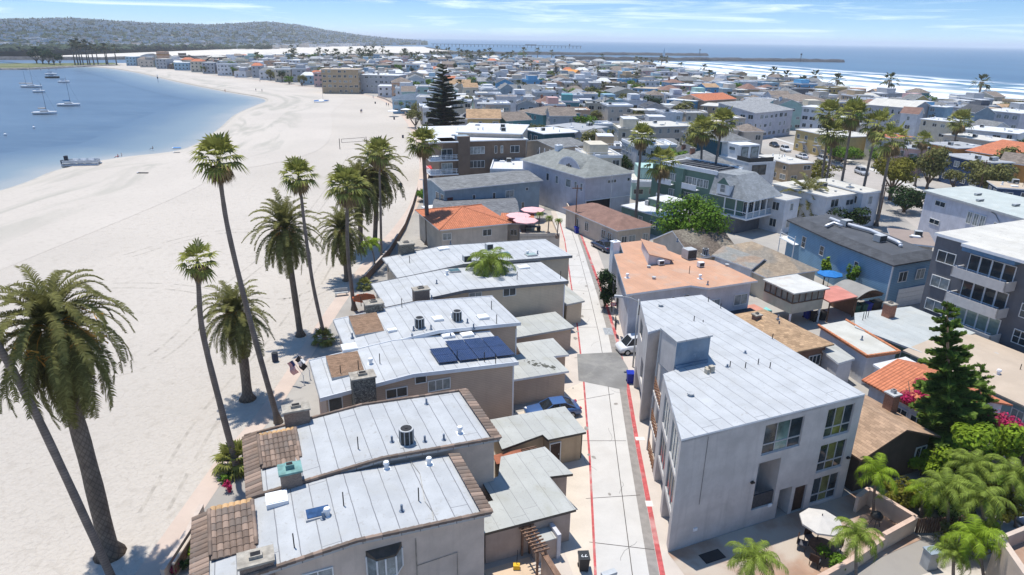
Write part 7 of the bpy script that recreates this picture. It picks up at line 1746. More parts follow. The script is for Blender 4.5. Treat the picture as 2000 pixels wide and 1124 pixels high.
# far left point: dark trees, tall palms
for i,(px,py,s) in enumerate(((72,124,13),(84,125,14),(96,126,12),(106,127,11),(118,127,8))): tree('dark wind-shaped tree in the clump on the grass point',px,py,2,s*.62,s*.5,M_leafD,700,.12,name='tree',group='dark trees on the grass point',key='dark9',lobes=8)
for px,t_ in ((147,86),(153,88),(158,84),(163,90),(172,86),(176,88),(184,92),(192,95),(208,92),(211,94),(228,96)): farpalm('tall thin palm on the sand point left of the far town',px,t_,127,1.9,'tall thin palms on the sand point')
# ---------------- vehicles ----------------
M_tyre=mat('tyre rubber',(.02,.02,.02),.8,n=.1); M_rim=mat('wheel rim',(.35,.36,.38),.35,n=.05,metal=.4); M_lamp=mat('headlight',(.7,.72,.75),.2,n=0); M_tail=mat('tail light',(.4,.02,.02),.3,n=0)
PAINT={'metallic blue':(.045,.10,.24),'white':(.62,.63,.64),'silver':(.38,.39,.41),'dark grey':(.05,.055,.065),'black':(.015,.015,.018),'navy':(.03,.045,.09),'red':(.35,.03,.03),'light blue':(.2,.3,.42)}
def paint(c): return mat(c+' car paint',PAINT[c],.28,n=.02,spec=.5,coat=.6)
VT={}
def loft(b,st,mi=0):
    """st: list of (x, [(y,z)...]) half sections mirrored"""
    idx=[]
    for x,sec in st:
        full=[(y,z) for y,z in sec]+[(-y,z) for y,z in reversed(sec)]
        idx.append([b.pt(x,y,z) for y,z in full])
    n=len(idx[0])
    for a,c in zip(idx,idx[1:]):
        for k in range(n-1): b.f.append([a[k],c[k],c[k+1],a[k+1]]); b.m.append(mi)
    b.f.append(idx[0]); b.m.append(mi); b.f.append(idx[-1][::-1]); b.m.append(mi)
def car(kind,colr,label,loc,rot,group=None,detail=True,open_=False):
    key=(kind,colr)
    t=thing({'sedan':'parked_car','suv':'parked_car','van':'minivan','pickup':'pickup_truck'}[kind],label,{'sedan':'car','suv':'car','van':'van','pickup':'pickup truck'}[kind],loc,rot,group)
    if key not in VT:
        L=4.7 if kind!='van' else 3.9; 
        if kind=='pickup': L=5.4
        W_=.92; h=L/2; zb=.32
        top={'sedan':[(-h,.62),(-h+.12,.85),(-h*.62,.98),(-.1,.97),(h*.35,.93),(h*.85,.78),(h-.05,.6)],'suv':[(-h,.7),(-h+.08,1.0),(-h*.6,1.04),(0,1.02),(h*.4,1.0),(h*.88,.88),(h-.05,.65)],'van':[(-h,.8),(-h+.05,1.05),(-h*.5,1.08),(0,1.05),(h*.55,1.0),(h*.88,.85),(h-.03,.65)],'pickup':[(-h,.95),(-h+.05,1.0),(-h*.1,1.0),(-.1,1.02),(h*.4,1.02),(h*.88,.92),(h-.05,.7)]}[kind]
        b=MB(); st=[]
        for x,z in top:
            e=1-.12*(abs(x)/h)**4; st.append((x,[(W_*.8*e,zb-.08),(W_*e,zb+.05),(W_*1.0*e,zb+.3),(W_*.97*e,z-.06),(W_*.86*e,z)]))
        loft(b,st); body=b.mesh('body',paint(colr),True)
        gx={'sedan':(-h*.78,-h*.42,h*.08,h*.42,1.42),'suv':(-h*.93,-h*.78,h*.12,h*.4,1.68),'van':(-h*.97,-h*.88,h*.35,h*.68,1.72),'pickup':(-.3,-.15,h*.2,h*.42,1.72)}[kind]
        zt=gx[4]; zb2=.95; g=MB(); loft(g,[(gx[0],[(W_*.84,zb2-.05),(W_*.82,zb2)]),(gx[1],[(W_*.86,zb2-.05),(W_*.68,zt-.04)]),((gx[1]+gx[2])/2,[(W_*.9,zb2-.05),(W_*.7,zt)]),(gx[2],[(W_*.88,zb2-.05),(W_*.68,zt-.04)]),(gx[3],[(W_*.8,zb2-.05),(W_*.76,zb2)])])
        gm=g.mesh('windows',mat('car glass',(.015,.02,.025),.08,n=.2,spec=.7))
        r=MB(); r.prism([(gx[1]-.02,-W_*.66),(gx[2]+.02,-W_*.66),(gx[2]+.02,W_*.66),(gx[1]-.02,W_*.66)],zt-.05,zt+.03)
        for s in (-1,1):
            r.tube([(gx[2],s*W_*.67,zt-.03),(gx[3],s*W_*.79,zb2)],.04,5); r.tube([(gx[1],s*W_*.67,zt-.03),(gx[0],s*W_*.82,zb2)],.05,5); r.tube([((gx[1]+gx[2])/2,s*W_*.71,zt-.03),((gx[1]+gx[2])/2,s*W_*.89,zb2)],.035,5)
        rm_=r.mesh('roof',paint(colr),False)
        wt=MB(); wt.tube([(0,-.11,0),(0,.11,0)],.33,18); wr=MB(); wr.tube([(0,-.12,0),(0,.12,0)],.2,12)
        hl=MB(); hl.box(-.1,-.14,-.05,.02,.14,.05)
        x=None
        if kind=='pickup': b=MB(); b.box(-h+.15,-W_*.78,.99,-.35,W_*.78,1.03); x=b.mesh('cargo_bed',M_dark)
        VT[key]=(body,gm,rm_,wt.mesh('tyre',M_tyre,False),wr.mesh('rim',M_rim),hl.mesh('headlight',M_lamp),hl.mesh('tail_light',M_tail),x,L,W_)
    body,gm,rm_,wt,wr,hl,tl,x,L,W_=VT[key]
    bo=ob('body',body,t); ob('windows',gm,t); ob('roof',rm_,t)
    if x: ob('cargo_bed',x,t)
    for sx in (-.62,.62):
        for sy in (-1,1): w__=ob('wheel',wt,t,(sx*L/2,sy*(W_-.1),.33)); ob('rim',wr,w__)
    for sy in (-1,1): ob('headlight',hl,t,(L/2-.12,sy*.6,.68)); ob('tail_light',tl,t,(-L/2+.1,sy*.62,.8))
    return t
car('sedan','metallic blue','shiny blue sedan parked beside the beach house garage',W(22.6,44.0),TH+R(172))
car('pickup','black','black pickup truck parked at the foot of the white house beside the alley',P(1178,482),R(8)+math.pi*.62) if False else car('sedan','navy','dark navy car parked beside the alley before the peach roofed block',P(1177,487),R(115))
car('van','white','small white van beside the tall light pole, behind the grey block',P(1240,686),R(14)+math.pi)
car('suv','dark grey','dark car parked under the slate grey apartment block',P(1800,650),R(20))
av=[('sedan','black','black car parked on the avenue beside the tan block',1512,287),('suv','white','white car on the avenue behind the black one',1534,296),('suv','silver','silver estate car on the avenue left of the palm trunks',1608,316),('sedan','dark grey','dark car parked between two silver cars on the avenue',1634,327),('suv','silver','silver hatchback parked on the avenue under the leaning palms',1682,341)]
for k,c,l,px,py in av:
    a=P(px,py); nx=P(px+30,py+12); car(k,c,l,a,math.atan2(nx.y-a.y,nx.x-a.x),'cars along the avenue')
for i,(px,py,c) in enumerate(((1150,205,'red'),(1212,243,'light blue'),(1205,246,'white'),(1218,238,'silver'),(1130,260,'white'),(1045,295,'white'),(1235,210,'dark grey'),(1226,209,'red'),(1246,212,'white'))):
    car('suv' if i%2 else 'sedan',c,'%s car parked in a gap between the mid-distance houses'%c,P(px,py),R(20+i*35),'cars between the houses')
cr_=random.Random(61)
for i in range(26):
    y=cr_.uniform(165,420); x=cr_.uniform(xl(y)+25,xr(y)-15); 
    if any(abs(x-f[0])<f[2]*.5+1.2 and abs(y-f[1])<f[3]*.5+1.2 for f in FAR+REST) or any((x-fx)**2+(y-fy)**2<(fr*1.1)**2 for fx,fy,fr in FOOT): continue
    c=cr_.choice(('white','silver','black','white','red','dark grey')); car(cr_.choice(('suv','sedan')),c,'%s car squeezed between town houses'%c,Vector((x,y,.03)),R(cr_.choice((5,95,10,185))),'cars between the houses')
car('suv','navy','dark blue car on the sunken roof deck at the lower right corner',W(40.9,15.7,3.03),TH+R(75))
# boats
def sailboat(label,px,py,L,rot,mast,blue=False,masts=1):
    t=thing('sailboat',label,'sailboat',P(px,py)+Vector((0,0,-.3)),rot,'boats moored in the bay'); b=MB(); st=[]
    for i in range(9):
        f=i/8; x=-L/2+L*f; w_=L*.15*math.sin(math.pi*min(1,.28+f*.72))**.8+.02; sh=.9+.35*f*f; st.append((x,[(w_*.5,.05),(w_*.85,.35),(w_,sh)]))
    loft(b,st); b.build('hull',M_white,t,True)
    b=MB(); b.prism([(-L*.18,-L*.07),(L*.18,-L*.05),(L*.18,L*.05),(-L*.18,L*.07)],1.0,1.5); b.build('cabin',M_white,t); b=MB(); b.box(-L*.16,-L*.072,1.15,L*.16,L*.072,1.35); b.build('windows',M_glass,t)
    for k in range(masts):
        x0=L*.08-k*L*.32; b=MB(); b.cyl(x0,0,1,mast*(1-.25*k),.07,6,r2=.05); m_=b.build('mast',mat('dark mast',(.10,.11,.13),.5),t); b=MB(); b.tube([(x0,0,2.1),(x0-L*.34,0,2.1)],.06,5); b.tube([(L/2-.2,0,1.2),(x0,0,mast*.95)],.02,4); b.build('boom',MATS['dark mast'],t)
        b=MB(); b.tube([(x0-.2,0,2.3),(x0-L*.32,0,2.25)],[.28,.18],7); b.build('sail_cover',mat('blue sail cover',(.03,.16,.33),.8) if blue else M_beigeA,t)
sailboat('white two-masted ketch moored at the far left of the group',62,170,11,R(10),12,False,2); sailboat('white sloop with a bare mast, nearest of the moored boats',88,222,8.5,R(12),11.5); sailboat('white sloop with a blue sail cover and outboard motor',135,206,9.2,R(8),12,True)
def motorboat(label,px,py,L,rot,dk):
    t=thing('motorboat',label,'motorboat',P(px,py)+Vector((0,0,-.3)),rot,'boats moored in the bay'); b=MB(); st=[]
    for i in range(8):
        f=i/7; x=-L/2+L*f; w_=L*.17*min(1,(1-f)*2.2+.05)**.6; st.append((x,[(w_*.6,.05),(w_*.9,.4),(w_,1.0+.25*f)]))
    loft(b,st); b.build('hull',dk,t,True); b=MB(); b.prism([(-L*.2,-L*.1),(L*.2,-L*.08),(L*.2,L*.08),(-L*.2,L*.1)],1.0,[1.9,1.7,1.7,1.9]); b.build('cabin',M_white,t); b=MB(); b.box(-L*.25,-L*.1,2.3,L*.1,L*.1,2.4)
    for x in (-L*.24,L*.08): 
        for y in (-L*.09,L*.09): b.cyl(x,y,1.7,2.3,.03,4)
    b.build('canopy',mat('navy canopy',(.03,.04,.08),.8),t)
motorboat('small white cabin boat between the ketch and the nearest sloop',76,180,5.5,R(15),M_white); motorboat('dark hulled motorboat with low cabin in the back of the moored group',103,152,9,R(5),M_iron); motorboat('white motorboat with a navy canopy near the beach',125,161,6.5,R(12),M_white); motorboat('white motorboat farthest back among the moored boats',100,146,8,R(5),M_white)
# pontoon boat
t=thing('pontoon_boat','white pontoon boat with railings and dark motor cover beached at the water line','pontoon boat',P(160,323),R(14)); 
for y in (-1.1,1.1): b=MB(); b.tube([(-3.9,y,.15),(3.6,y,.15),(4.1,y,.35)],[.36,.36,.12],10); b.build('float',mat('aluminium float',(.45,.47,.5),.35,metal=.5,n=.05),t,True)
b=MB(); b.box(-3.8,-1.3,.5,3.8,1.3,.62); b.build('deck',M_acl,t)
b=MB()
for (x0,y0,x1,y1) in ((-3.7,-1.28,3.7,-1.22),(-3.7,1.22,3.7,1.28),(3.64,-1.22,3.7,1.22)): b.box(x0,y0,.7,x1,y1,1.35)
b.build('railing',mat('silver rail panel',(.5,.53,.56),.5),t)
b=MB()
for x in (-1.5,.2,1.9): 
    for y in (-.9,.9): b.box(x-.6,y-.3,.62,x+.6,y+.3,1.05); b.box(x-.6,y+(.2 if y>0 else -.3),1.05,x+.6,y+(.3 if y>0 else -.2),1.45)
b.build('seats',M_white,t); b=MB(); b.box(-4.3,-.35,.2,-3.8,.35,1.3); b.box(-3.4,-.5,1.0,-2.8,.5,2.3); b.build('motor_cover',mat('black canvas',(.03,.035,.05),.8),t)
for i,(px,py) in enumerate(((10,263),(66,249))):
    t=thing('buoy',('white mooring buoy nearest the left edge','white mooring buoy below the moored sloops')[i],'buoy',P(px,py)+Vector((0,0,-.1))); b=MB(); b.tube([(0,0,-.4),(0,0,-.1),(0,0,.3),(0,0,.5)],[.2,.42,.35,.05],10); b.build('float',M_white,t,True); b=MB(); b.cyl(0,0,.45,.75,.05,5); b.build('ring',M_iron,t)
t=thing('channel_marker','slim white marker post standing in the bay','marker',P(309,160)); b=MB(); b.cyl(0,0,-.5,4.5,.22,8); b.build('post',M_white,t); b=MB(); b.box(-.3,-.3,2,.3,.3,3); b.build('band',M_iron,t)
t=thing('beach_catamaran','beached blue and white sailing catamarans with one mast','catamaran',P(628,200),R(15)); 
for y in (-1.6,1.6,4.6): b=MB(); b.tube([(-3.5,y,.3),(0,y,.35),(3.6,y,.6)],[.25,.35,.05],8); b.build('hull',mat('blue hull',(.08,.22,.5),.4) if y>0 else M_white,t,True)
b=MB(); b.box(-1.2,-1.5,.7,1.2,4.5,.78); b.build('trampoline',M_white,t); b=MB(); b.cyl(.8,0,.7,8,.06,6); b.build('mast',MATS['dark mast'],t)
# ---------------- people ----------------
SKIN=mat('skin',(.42,.25,.17),.6,n=.05); HAIRM=mat('dark hair',(.04,.025,.018),.8)
CL={c:mat(c+' cloth',v,.9,n=.1) for c,v in {'blue':(.08,.15,.35),'white':(.65,.65,.63),'black':(.03,.03,.035),'red':(.4,.05,.05),'grey':(.2,.2,.2)}.items()}
PM={}
def person_mesh(top,bot,pose):
    k=(top,bot,pose)
    if k in PM: return PM[k]
    J={'pel':(0,0,.95),'chest':(0,0,1.28),'neck':(0,.0,1.47),'head':(0,.02,1.6),'crown':(0,.02,1.72)}
    E_=[('pel','chest'),('chest','neck'),('neck','head'),('head','crown')]; Rr={'pel':.15,'chest':.16,'neck':.065,'head':.1,'crown':.075}
    st=.16 if pose=='walk' else .04
    for s,sg in (('l',-1),('r',1)):
        J['sh'+s]=(.18*sg,0,1.42); J['el'+s]=(.24*sg,.06*sg if pose=='walk' else 0,1.14); J['ha'+s]=(.23*sg,.14*sg if pose=='walk' else .06,.9); J['fi'+s]=(.22*sg,.16*sg if pose=='walk' else .08,.78)
        J['hp'+s]=(.09*sg,0,.88); J['kn'+s]=(.1*sg,-st*sg*.8,.48); J['an'+s]=(.1*sg,-st*sg*1.8,.09); J['to'+s]=(.11*sg,-st*sg*1.8+.15,.04)
        Rr.update({'sh'+s:.07,'el'+s:.045,'ha'+s:.032,'fi'+s:.025,'hp'+s:.095,'kn'+s:.065,'an'+s:.042,'to'+s:.035}); E_+=[('chest','sh'+s),('sh'+s,'el'+s),('el'+s,'ha'+s),('ha'+s,'fi'+s),('pel','hp'+s),('hp'+s,'kn'+s),('kn'+s,'an'+s),('an'+s,'to'+s)]
    if pose=='sit':
        for s,sg in (('l',-1),('r',1)): J['hp'+s]=(.1*sg,.05,.93); J['kn'+s]=(.14*sg,.5,1.15); J['an'+s]=(.14*sg,.75,.84); J['to'+s]=(.14*sg,.9,.83)
        J={a:(x,y,z-.8) for a,(x,y,z) in J.items()}
    ks=list(J); me=bpy.data.meshes.new('p'); me.from_pydata([J[a] for a in ks],[(ks.index(a),ks.index(c)) for a,c in E_],[]); o=bpy.data.objects.new('p',me); col.objects.link(o)
    sk=o.modifiers.new('s','SKIN'); 
    for i,a in enumerate(ks): me.skin_vertices[0].data[i].radius=(Rr[a],Rr[a]*.85); 
    me.skin_vertices[0].data[ks.index('pel')].use_root=True
    sb=o.modifiers.new('u','SUBSURF'); sb.levels=1; sb.render_levels=1
    dg=bpy.context.evaluated_depsgraph_get(); dg.update(); m2=bpy.data.meshes.new_from_object(o.evaluated_get(dg)); bpy.data.objects.remove(o); m2.name='body'
    m2.materials.clear()
    for m_ in (SKIN,CL[top],CL[bot],HAIRM): m2.materials.append(m_)
    dz=-.8 if pose=='sit' else 0
    for p in m2.polygons:
        z=p.center.z-dz; p.use_smooth=True
        p.material_index=3 if (z>1.64 or (z>1.56 and p.center.y<-.02)) else 0 if z>1.46 else 1 if (z>.98 and abs(p.center.x)<.24 and z>1.0) else 2 if z>.52 and abs(p.center.x)<.19 else 0
    PM[k]=m2; return m2
def person(label,px,py,top,bot,pose='stand',rot=0,z=0,loc=None,group=None):
    t=thing('person',label,'person',loc if loc is not None else P(px,py,z)+Vector((0,0,0)),rot,group); ob('body',person_mesh(top,bot,pose),t); return t
for a in (('person in dark clothes walking alone on the open sand',705,222,'black','black','walk',.3),('person in dark clothes beside the small dog-sized bag on the sand',707,221,'blue','grey','stand',1),('walker in a blue shirt on the promenade near the white umbrellas',755,208,'blue','black','walk',0),('walker in black on the promenade beside the blue shirt',759,209,'black','grey','walk',0),('walker in a white shirt farther along the promenade',729,193,'white','blue','walk',0),
 ('wader in shallow water at the tip of the bay',440,181,'red','black','stand',0),('second wader standing just off the sand spit',500,179,'black','blue','stand',0),('third wader beside the sand spit',512,180,'white','black','stand',1),('swimmer playing near the far shore',80,139,'blue','black','stand',0),('bather on the far shore of the bay',96,138,'red','black','stand',0),('bather beside the moored boats far shore',110,138,'white','blue','stand',0),
 ('stroller on the far beach in red',463,153,'red','black','walk',0),('stroller on the far beach in white',508,161,'white','black','walk',0),('person in grey far down the promenade',683,183,'grey','black','walk',0),('person in white standing at the promenade wall',643,180,'white','black','stand',0),('ocean beach walker in black near the surf',1646,187,'black','black','stand',0),('ocean beach walker in red near the surf',1652,188,'red','black','stand',0)):
    person(a[0],a[1],a[2],a[3],a[4],a[5],a[6],group='people on the sand')
person('sunbather in red sitting at the edge of the bay by the pontoon boat',231,308,'red','black','sit',2.2,group='people on the sand'); person('sunbather in white sitting beside the one in red',238,306,'white','blue','sit',2.4,group='people on the sand'); person('lone sunbather sitting by the water',299,292,'grey','black','sit',2,group='people on the sand')
# beach things
def towel(label,px,py,w_,d,rot,m,name='beach_towel',cat='towel',h=.04):
    t=thing(name,label,cat,P(px,py)+Vector((0,0,.013)),rot); b=MB(); n=6
    for i in range(n):
        for j in range(3): pass
    b.prism([(-w_/2,-d/2),(w_/2,-d/2*1.05),(w_/2*.96,d/2),(-w_/2,d/2*.97)],0,[h,h*1.6,h,h*1.3]); b.build('cloth',m,t); b=MB(); b.box(-w_/2,-d/2,h*.6,-w_/2+.2,d/2,h*1.6); b.build('hem',M_white,t)
towel('bright blue mat lying by the water line',345,289,2.2,1.2,.3,mat('blue mat',(.03,.2,.5),.8)); towel('brown towel on the sand below the blue mat',345,299,1.7,.8,.3,CL['grey'],h=.12); towel('pair of dark beach towels on the empty sand',279,339,2.4,.6,.1,CL['black'],h=.15)
def bin_(label,px,py,m,h=1.05,w_=.6,z=0,loc=None,rot=0,lid=True,name='wheelie_bin',cat='bin',text=None,grp=None):
    t=thing(name,label,cat,loc if loc is not None else P(px,py,z),rot,grp); b=MB(); k=.42*w_; K=.5*w_; b.prism([(-k,-k),(k,-k),(k,k),(-k,k)],.06,.07)
    q=len(b.v)
    for (s,z_) in ((k,.07),(K,h-.1)):
        for x,y in ((-1,-1),(1,-1),(1,1),(-1,1)): b.pt(x*s,y*s,z_)
    for a in range(4): c=(a+1)%4; b.f.append([q+a,q+c,q+4+c,q+4+a]); b.m.append(0)
    b.f.append([q+4,q+5,q+6,q+7]); b.m.append(0); b.build('body',m,t)
    b=MB(); b.prism([(-K*1.08,-K*1.12),(K*1.08,-K*1.12),(K*1.08,K*1.15),(-K*1.08,K*1.15)],h-.1,[h-.02,h-.02,h+.05,h+.05]); b.build('lid',m,t)
    for s in (-1,1): b=MB(); b.tube([(s*k-.04,k,.12),(s*k+.04,k,.12)],.12,10); b.build('wheel',M_tyre,t)
    b=MB(); b.tube([(-k*.8,K*1.3,h-.08),(k*.8,K*1.3,h-.08)],.02,5); b.build('handle',m,t)
    if text:
        cu=bpy.data.curves.new('t','FONT'); cu.body=text; cu.size=.42; cu.extrude=.004; cu.align_x='CENTER'; cu.align_y='CENTER'; o=bpy.data.objects.new('t',cu); col.objects.link(o)
        dg=bpy.context.evaluated_depsgraph_get(); dg.update(); me=bpy.data.meshes.new_from_object(o.evaluated_get(dg)); bpy.data.objects.remove(o); me.materials.clear(); me.materials.append(M_white)
        o=ob('house_number',me,t,(0,-.02,h+.022)); o.rotation_euler=(math.atan2(.07,K*2.2),0,math.pi)
    return t
M_binb=mat('black plastic',(.025,.027,.03),.45,n=.1); M_binu=mat('blue plastic',(.012,.03,.32),.4,n=.1); M_bing=mat('green plastic',(.03,.12,.09),.45)
bin_('black wheelie bin with the white number 72 on its lid beside the alley',1139,1112,M_binb,1.05,.62,text='72',rot=R(4))
bin_('blue wheelie bin alone at the alley corner of the grey block',1230,748,M_binu,1.1,.65)
for i,(px,py,m,l) in enumerate(((1670,612,M_bing,'green wheelie bin under the red carport, left'),(1684,610,M_bing,'second green wheelie bin under the red carport'),(1693,608,M_binu,'blue wheelie bin in the row beside the carport'),(1704,605,M_binb,'black wheelie bin right of the blue one in the row'),(1712,603,M_binb,'next black wheelie bin of the carport row'),(1722,600,M_binb,'last black wheelie bin of the carport row'),(1576,622,M_binu,'blue wheelie bin under the sunroom'),(1590,628,M_binb,'black wheelie bin right of the blue one under the sunroom'),(1604,625,M_binb,'second black wheelie bin under the sunroom'),(1126,456,M_binu,'blue wheelie bin beside the lilac-grey house'))): bin_(l,px,py,m,1.1,.7,rot=R(15),grp='wheelie bins behind the houses')
def drum(label,px,py): 
    t=thing('trash_barrel',label,'barrel',P(px,py)); b=MB(); b.tube([(0,0,0),(0,0,.25),(0,0,.28),(0,0,.9)],[.3,.3,.31,.3],14); b.build('drum',mat('navy drum',(.03,.04,.07),.6),t); b=MB(); b.tube([(0,0,.9),(0,0,.93)],[.31,.29],14); b.build('rim',M_iron,t)
for l,px,py in (('navy trash barrel on the sand left of the flags',538,706),('trash barrel on the sand near the rear date palm',762,374),('second trash barrel at the promenade edge behind the grove',783,366),('trash barrel at the promenade below the white umbrellas',770,234),('trash barrel farther up near the promenade walkers',733,203),('trash barrel near the stout fan palm top on the sand',787,270)): drum(l,px,py)
# bench, volleyball net
t=thing('bench','small grey bench standing in the date palm shadow on the sand','bench',P(667,578),R(20)); b=MB(); b.box(-.8,-.25,.4,.8,.25,.48); b.build('seat',M_acl,t); b=MB(); b.box(-.8,.2,.5,.8,.26,.95); b.build('backrest',M_acl,t)
for s in (-.65,.65): b=MB(); b.box(s-.05,-.2,0,s+.05,.2,.4); b.build('leg',M_acl,t)
pa,pb=P(664,292),P(716,288); t=thing('volleyball_net','beach volleyball net with dark border tape on two posts','volleyball net',pa); v=pb-pa
for p in (Vector((0,0,0)),v): b=MB(); b.cyl(p.x,p.y,0,3.0,.09,8); b.build('post',M_iron,t)
b=MB()
for z0_,z1_ in ((2.75,2.85),(1.75,1.85)): b.tube([(v.x*.08,v.y*.08,(z0_+z1_)/2),(v.x*.94,v.y*.94,(z0_+z1_)/2)],.05,4)
for f in (.08,.94): b.tube([(v.x*f,v.y*f,1.8),(v.x*f,v.y*f,2.8)],.05,4)
b.build('net_tape',M_iron,t)
b=MB()
for z_ in (2.0,2.2,2.4,2.6): b.tube([(v.x*.08,v.y*.08,z_),(v.x*.94,v.y*.94,z_)],.006,3)
b.build('net_cords',M_white,t)
# flags on poles
def flag(label,px,py,m,ang,wd=1.25,hgt=.8,emblem=False,h=2.6):
    base=P(px,py); t=thing('flag',label,'flag',base); b=MB(); b.tube([(0,0,1.0),(-.75,-.2,h)],.025,6); b.tube([(0,0,0),(0,0,1.05)],.04,6); b.build('pole',M_white,t)
    b=MB(); n=8; q=len(b.v)
    for j in range(2):
        for i in range(n+1): f=i/n; b.pt(f*wd+.06*math.sin(f*6)*j,.1*math.sin(f*7),-j*hgt-.22*f)
    for i in range(n): b.f.append([q+i,q+i+1,q+n+2+i,q+n+1+i]); b.m.append(0)
    o=b.build('cloth',m,t); o.location=(-.75,-.2,h); o.rotation_euler=(0,R(ang),R(-20))
    if emblem:
        e=MB(); e.tube([(wd*.5,-.16,-hgt*.62),(wd*.5,.18,-hgt*.62)],.2,14); e.build('emblem',M_white,o)
        for z_ in (-.1,-.72): e=MB(); e.box(wd*.3,-.13,z_*hgt-.14,wd*.7,.15,z_*hgt-.04); e.build('lettering_bar',M_white,o)
M_flag=mat('striped flag cloth',(.6,.6,.6),.9,pat='flag',ps=.123)
flag('red and white striped flag with blue corner hanging at the beach terrace',594,752,M_flag,55); flag('black flag with a white round emblem at the beach terrace',606,742,CL['black'],40,emblem=True)
# umbrellas
def umbrella(label,loc,r_,h,m,n=8,pole=M_iron,rot=0,drop=.45):
    t=thing('umbrella',label,'umbrella',loc,rot); b=MB(); c=b.pt(0,0,h); ring=[b.pt(math.cos(i*2*math.pi/n)*r_,math.sin(i*2*math.pi/n)*r_,h-drop) for i in range(n)]; low=[b.pt(math.cos(i*2*math.pi/n)*r_,math.sin(i*2*math.pi/n)*r_,h-drop-.12) for i in range(n)]
    for i in range(n): j=(i+1)%n; b.f+=[[c,ring[i],ring[j]],[ring[i],low[i],low[j],ring[j]]]; b.m+=[0,0]
    b.build('canopy',m,t); b=MB(); b.cyl(0,0,0,h+.12,.03,8); b.build('pole',pole,t); b=MB()
    for i in range(n): a=i*2*math.pi/n; b.tube([(0,0,h-.1),(math.cos(a)*r_*.95,math.sin(a)*r_*.95,h-drop-.05)],.012,4)
    b.build('ribs',M_iron,t); return t
umbrella('large pale grey octagonal parasol over the courtyard table',W(31.1,23.5,.05),1.28,2.6,mat('pale canvas',(.52,.49,.45),.9,n=.05),8,rot=.2)
M_pinkc=mat('pink canvas',(.72,.42,.42),.9,n=.06)
for i,(px,py,l) in enumerate(((1012,430,'left pink parasol on the roof terrace'),(1040,418,'right pink parasol on the roof terrace'),(1026,440,'front pink parasol on the roof terrace'))): umbrella(l,P(px,py+14,3.0),1.9,2.3,M_pinkc,8)
umbrella('orange parasol at the beach corner of the solar panel neighbour',P(713,612),1.35,2.4,mat('orange canvas',(.72,.16,.05),.9)) ; umbrella('red parasol beside the brown apartment balconies',P(845,345),2.0,2.6,mat('red canvas',(.5,.06,.06),.9))
umbrella('blue parasol behind the sunroom',P(1615,565),1.6,2.6,mat('blue canvas',(.02,.16,.45),.8)); umbrella('turquoise parasol in the yard beside the lilac-grey house',P(1105,385),1.9,2.6,mat('turquoise canvas',(.06,.42,.5),.8))
for px,py,l in ((778,218,'white parasol on the promenade terrace, near one'),(793,225,'second white parasol on the promenade terrace'),(768,228,'third white parasol by the promenade')): umbrella(l,P(px,py),2.2,2.7,M_white)
# courtyard table and chairs
t=thing('patio_table','round mosaic patio table under the pale grey parasol','table',W(31.0,22.95,.05)); b=MB(); b.cyl(0,0,.68,.74,.8,20); b.build('tabletop',mat('brown mosaic',(.14,.08,.055),.5,n=.3,ns=5),t)
for i in range(4): a=i*1.57+.4; b=MB(); b.tube([(math.cos(a)*.5,math.sin(a)*.5,.68),(math.cos(a)*.35,math.sin(a)*.35,0)],.03,6); b.build('leg',M_iron,t)
for i,(a,l) in enumerate(((2.6,'dark wicker chair left of the patio table'),(4.0,'dark cushioned chair in front of the patio table'),(.4,'dark wicker chair right of the patio table'),(1.8,'dark chair behind the patio table'))):
    q=W(31.0,22.95,.05)+Vector((math.cos(a)*1.15,math.sin(a)*1.1,0)); t=thing('patio_chair',l,'chair',q,a+math.pi/2,'chairs around the patio table'); b=MB(); b.box(-.28,-.26,.38,.28,.26,.48); b.build('seat',mat('grey cushion',(.1,.1,.11),.9),t); b=MB(); b.prism([(-.28,-.32),(.28,-.32),(.28,-.26),(-.28,-.26)],.45,.95); b.build('backrest',M_door,t)
    for x in (-.24,.24):
        for y in (-.22,.22): b=MB(); b.box(x-.02,y-.02,0,x+.02,y+.02,.38); b.build('leg',M_iron,t)
t=thing('kettle_grill','black domed kettle grill behind the cream planter wall','grill',W(36.4,23.6,.05)); b=MB(); b.tube([(0,0,.6),(0,0,.75),(0,0,.95),(0,0,1.12),(0,0,1.2)],[.12,.34,.38,.24,.03],14); b.build('bowl',M_iron,t,True)
for i in range(3): a=i*2.1; b=MB(); b.tube([(math.cos(a)*.15,math.sin(a)*.15,.65),(math.cos(a)*.35,math.sin(a)*.35,0)],.02,5); b.build('leg',M_iron,t)
t=thing('utility_cabinet','grey metal utility cabinet on the court path','cabinet',P(1812,1108),R(12)); b=MB(); b.box(-.35,-.3,0,.35,.3,1.25); b.build('housing',M_acl,t); b=MB(); b.box(-.4,-.35,1.25,.4,.35,1.32); b.build('lid',mat('blue grey lid',(.25,.3,.35),.5),t)
t=thing('doormat','dark rubber mat on the paving below the grey block','mat',W(24.6,25.4,.05),TH); b=MB(); b.box(-.75,-.4,0,.75,.4,.015); b.build('mat',M_dark,t); b=MB(); b.box(-.7,-.35,.015,.7,.35,.02); b.build('inlay',M_binb,t)
t=thing('toy_bucket','yellow bucket with a standing broom on the tan patio','bucket',W(12.9,29.0,.04)); b=MB(); b.prism([(-.2,-.15),(.2,-.15),(.2,.15),(-.2,.15)],0,.3); b.build('bucket',mat('yellow plastic',(.7,.42,.03),.5),t); b=MB(); b.tube([(0,0,.1),(.05,.1,1.3)],.02,6); b.build('broom',M_iron,t)
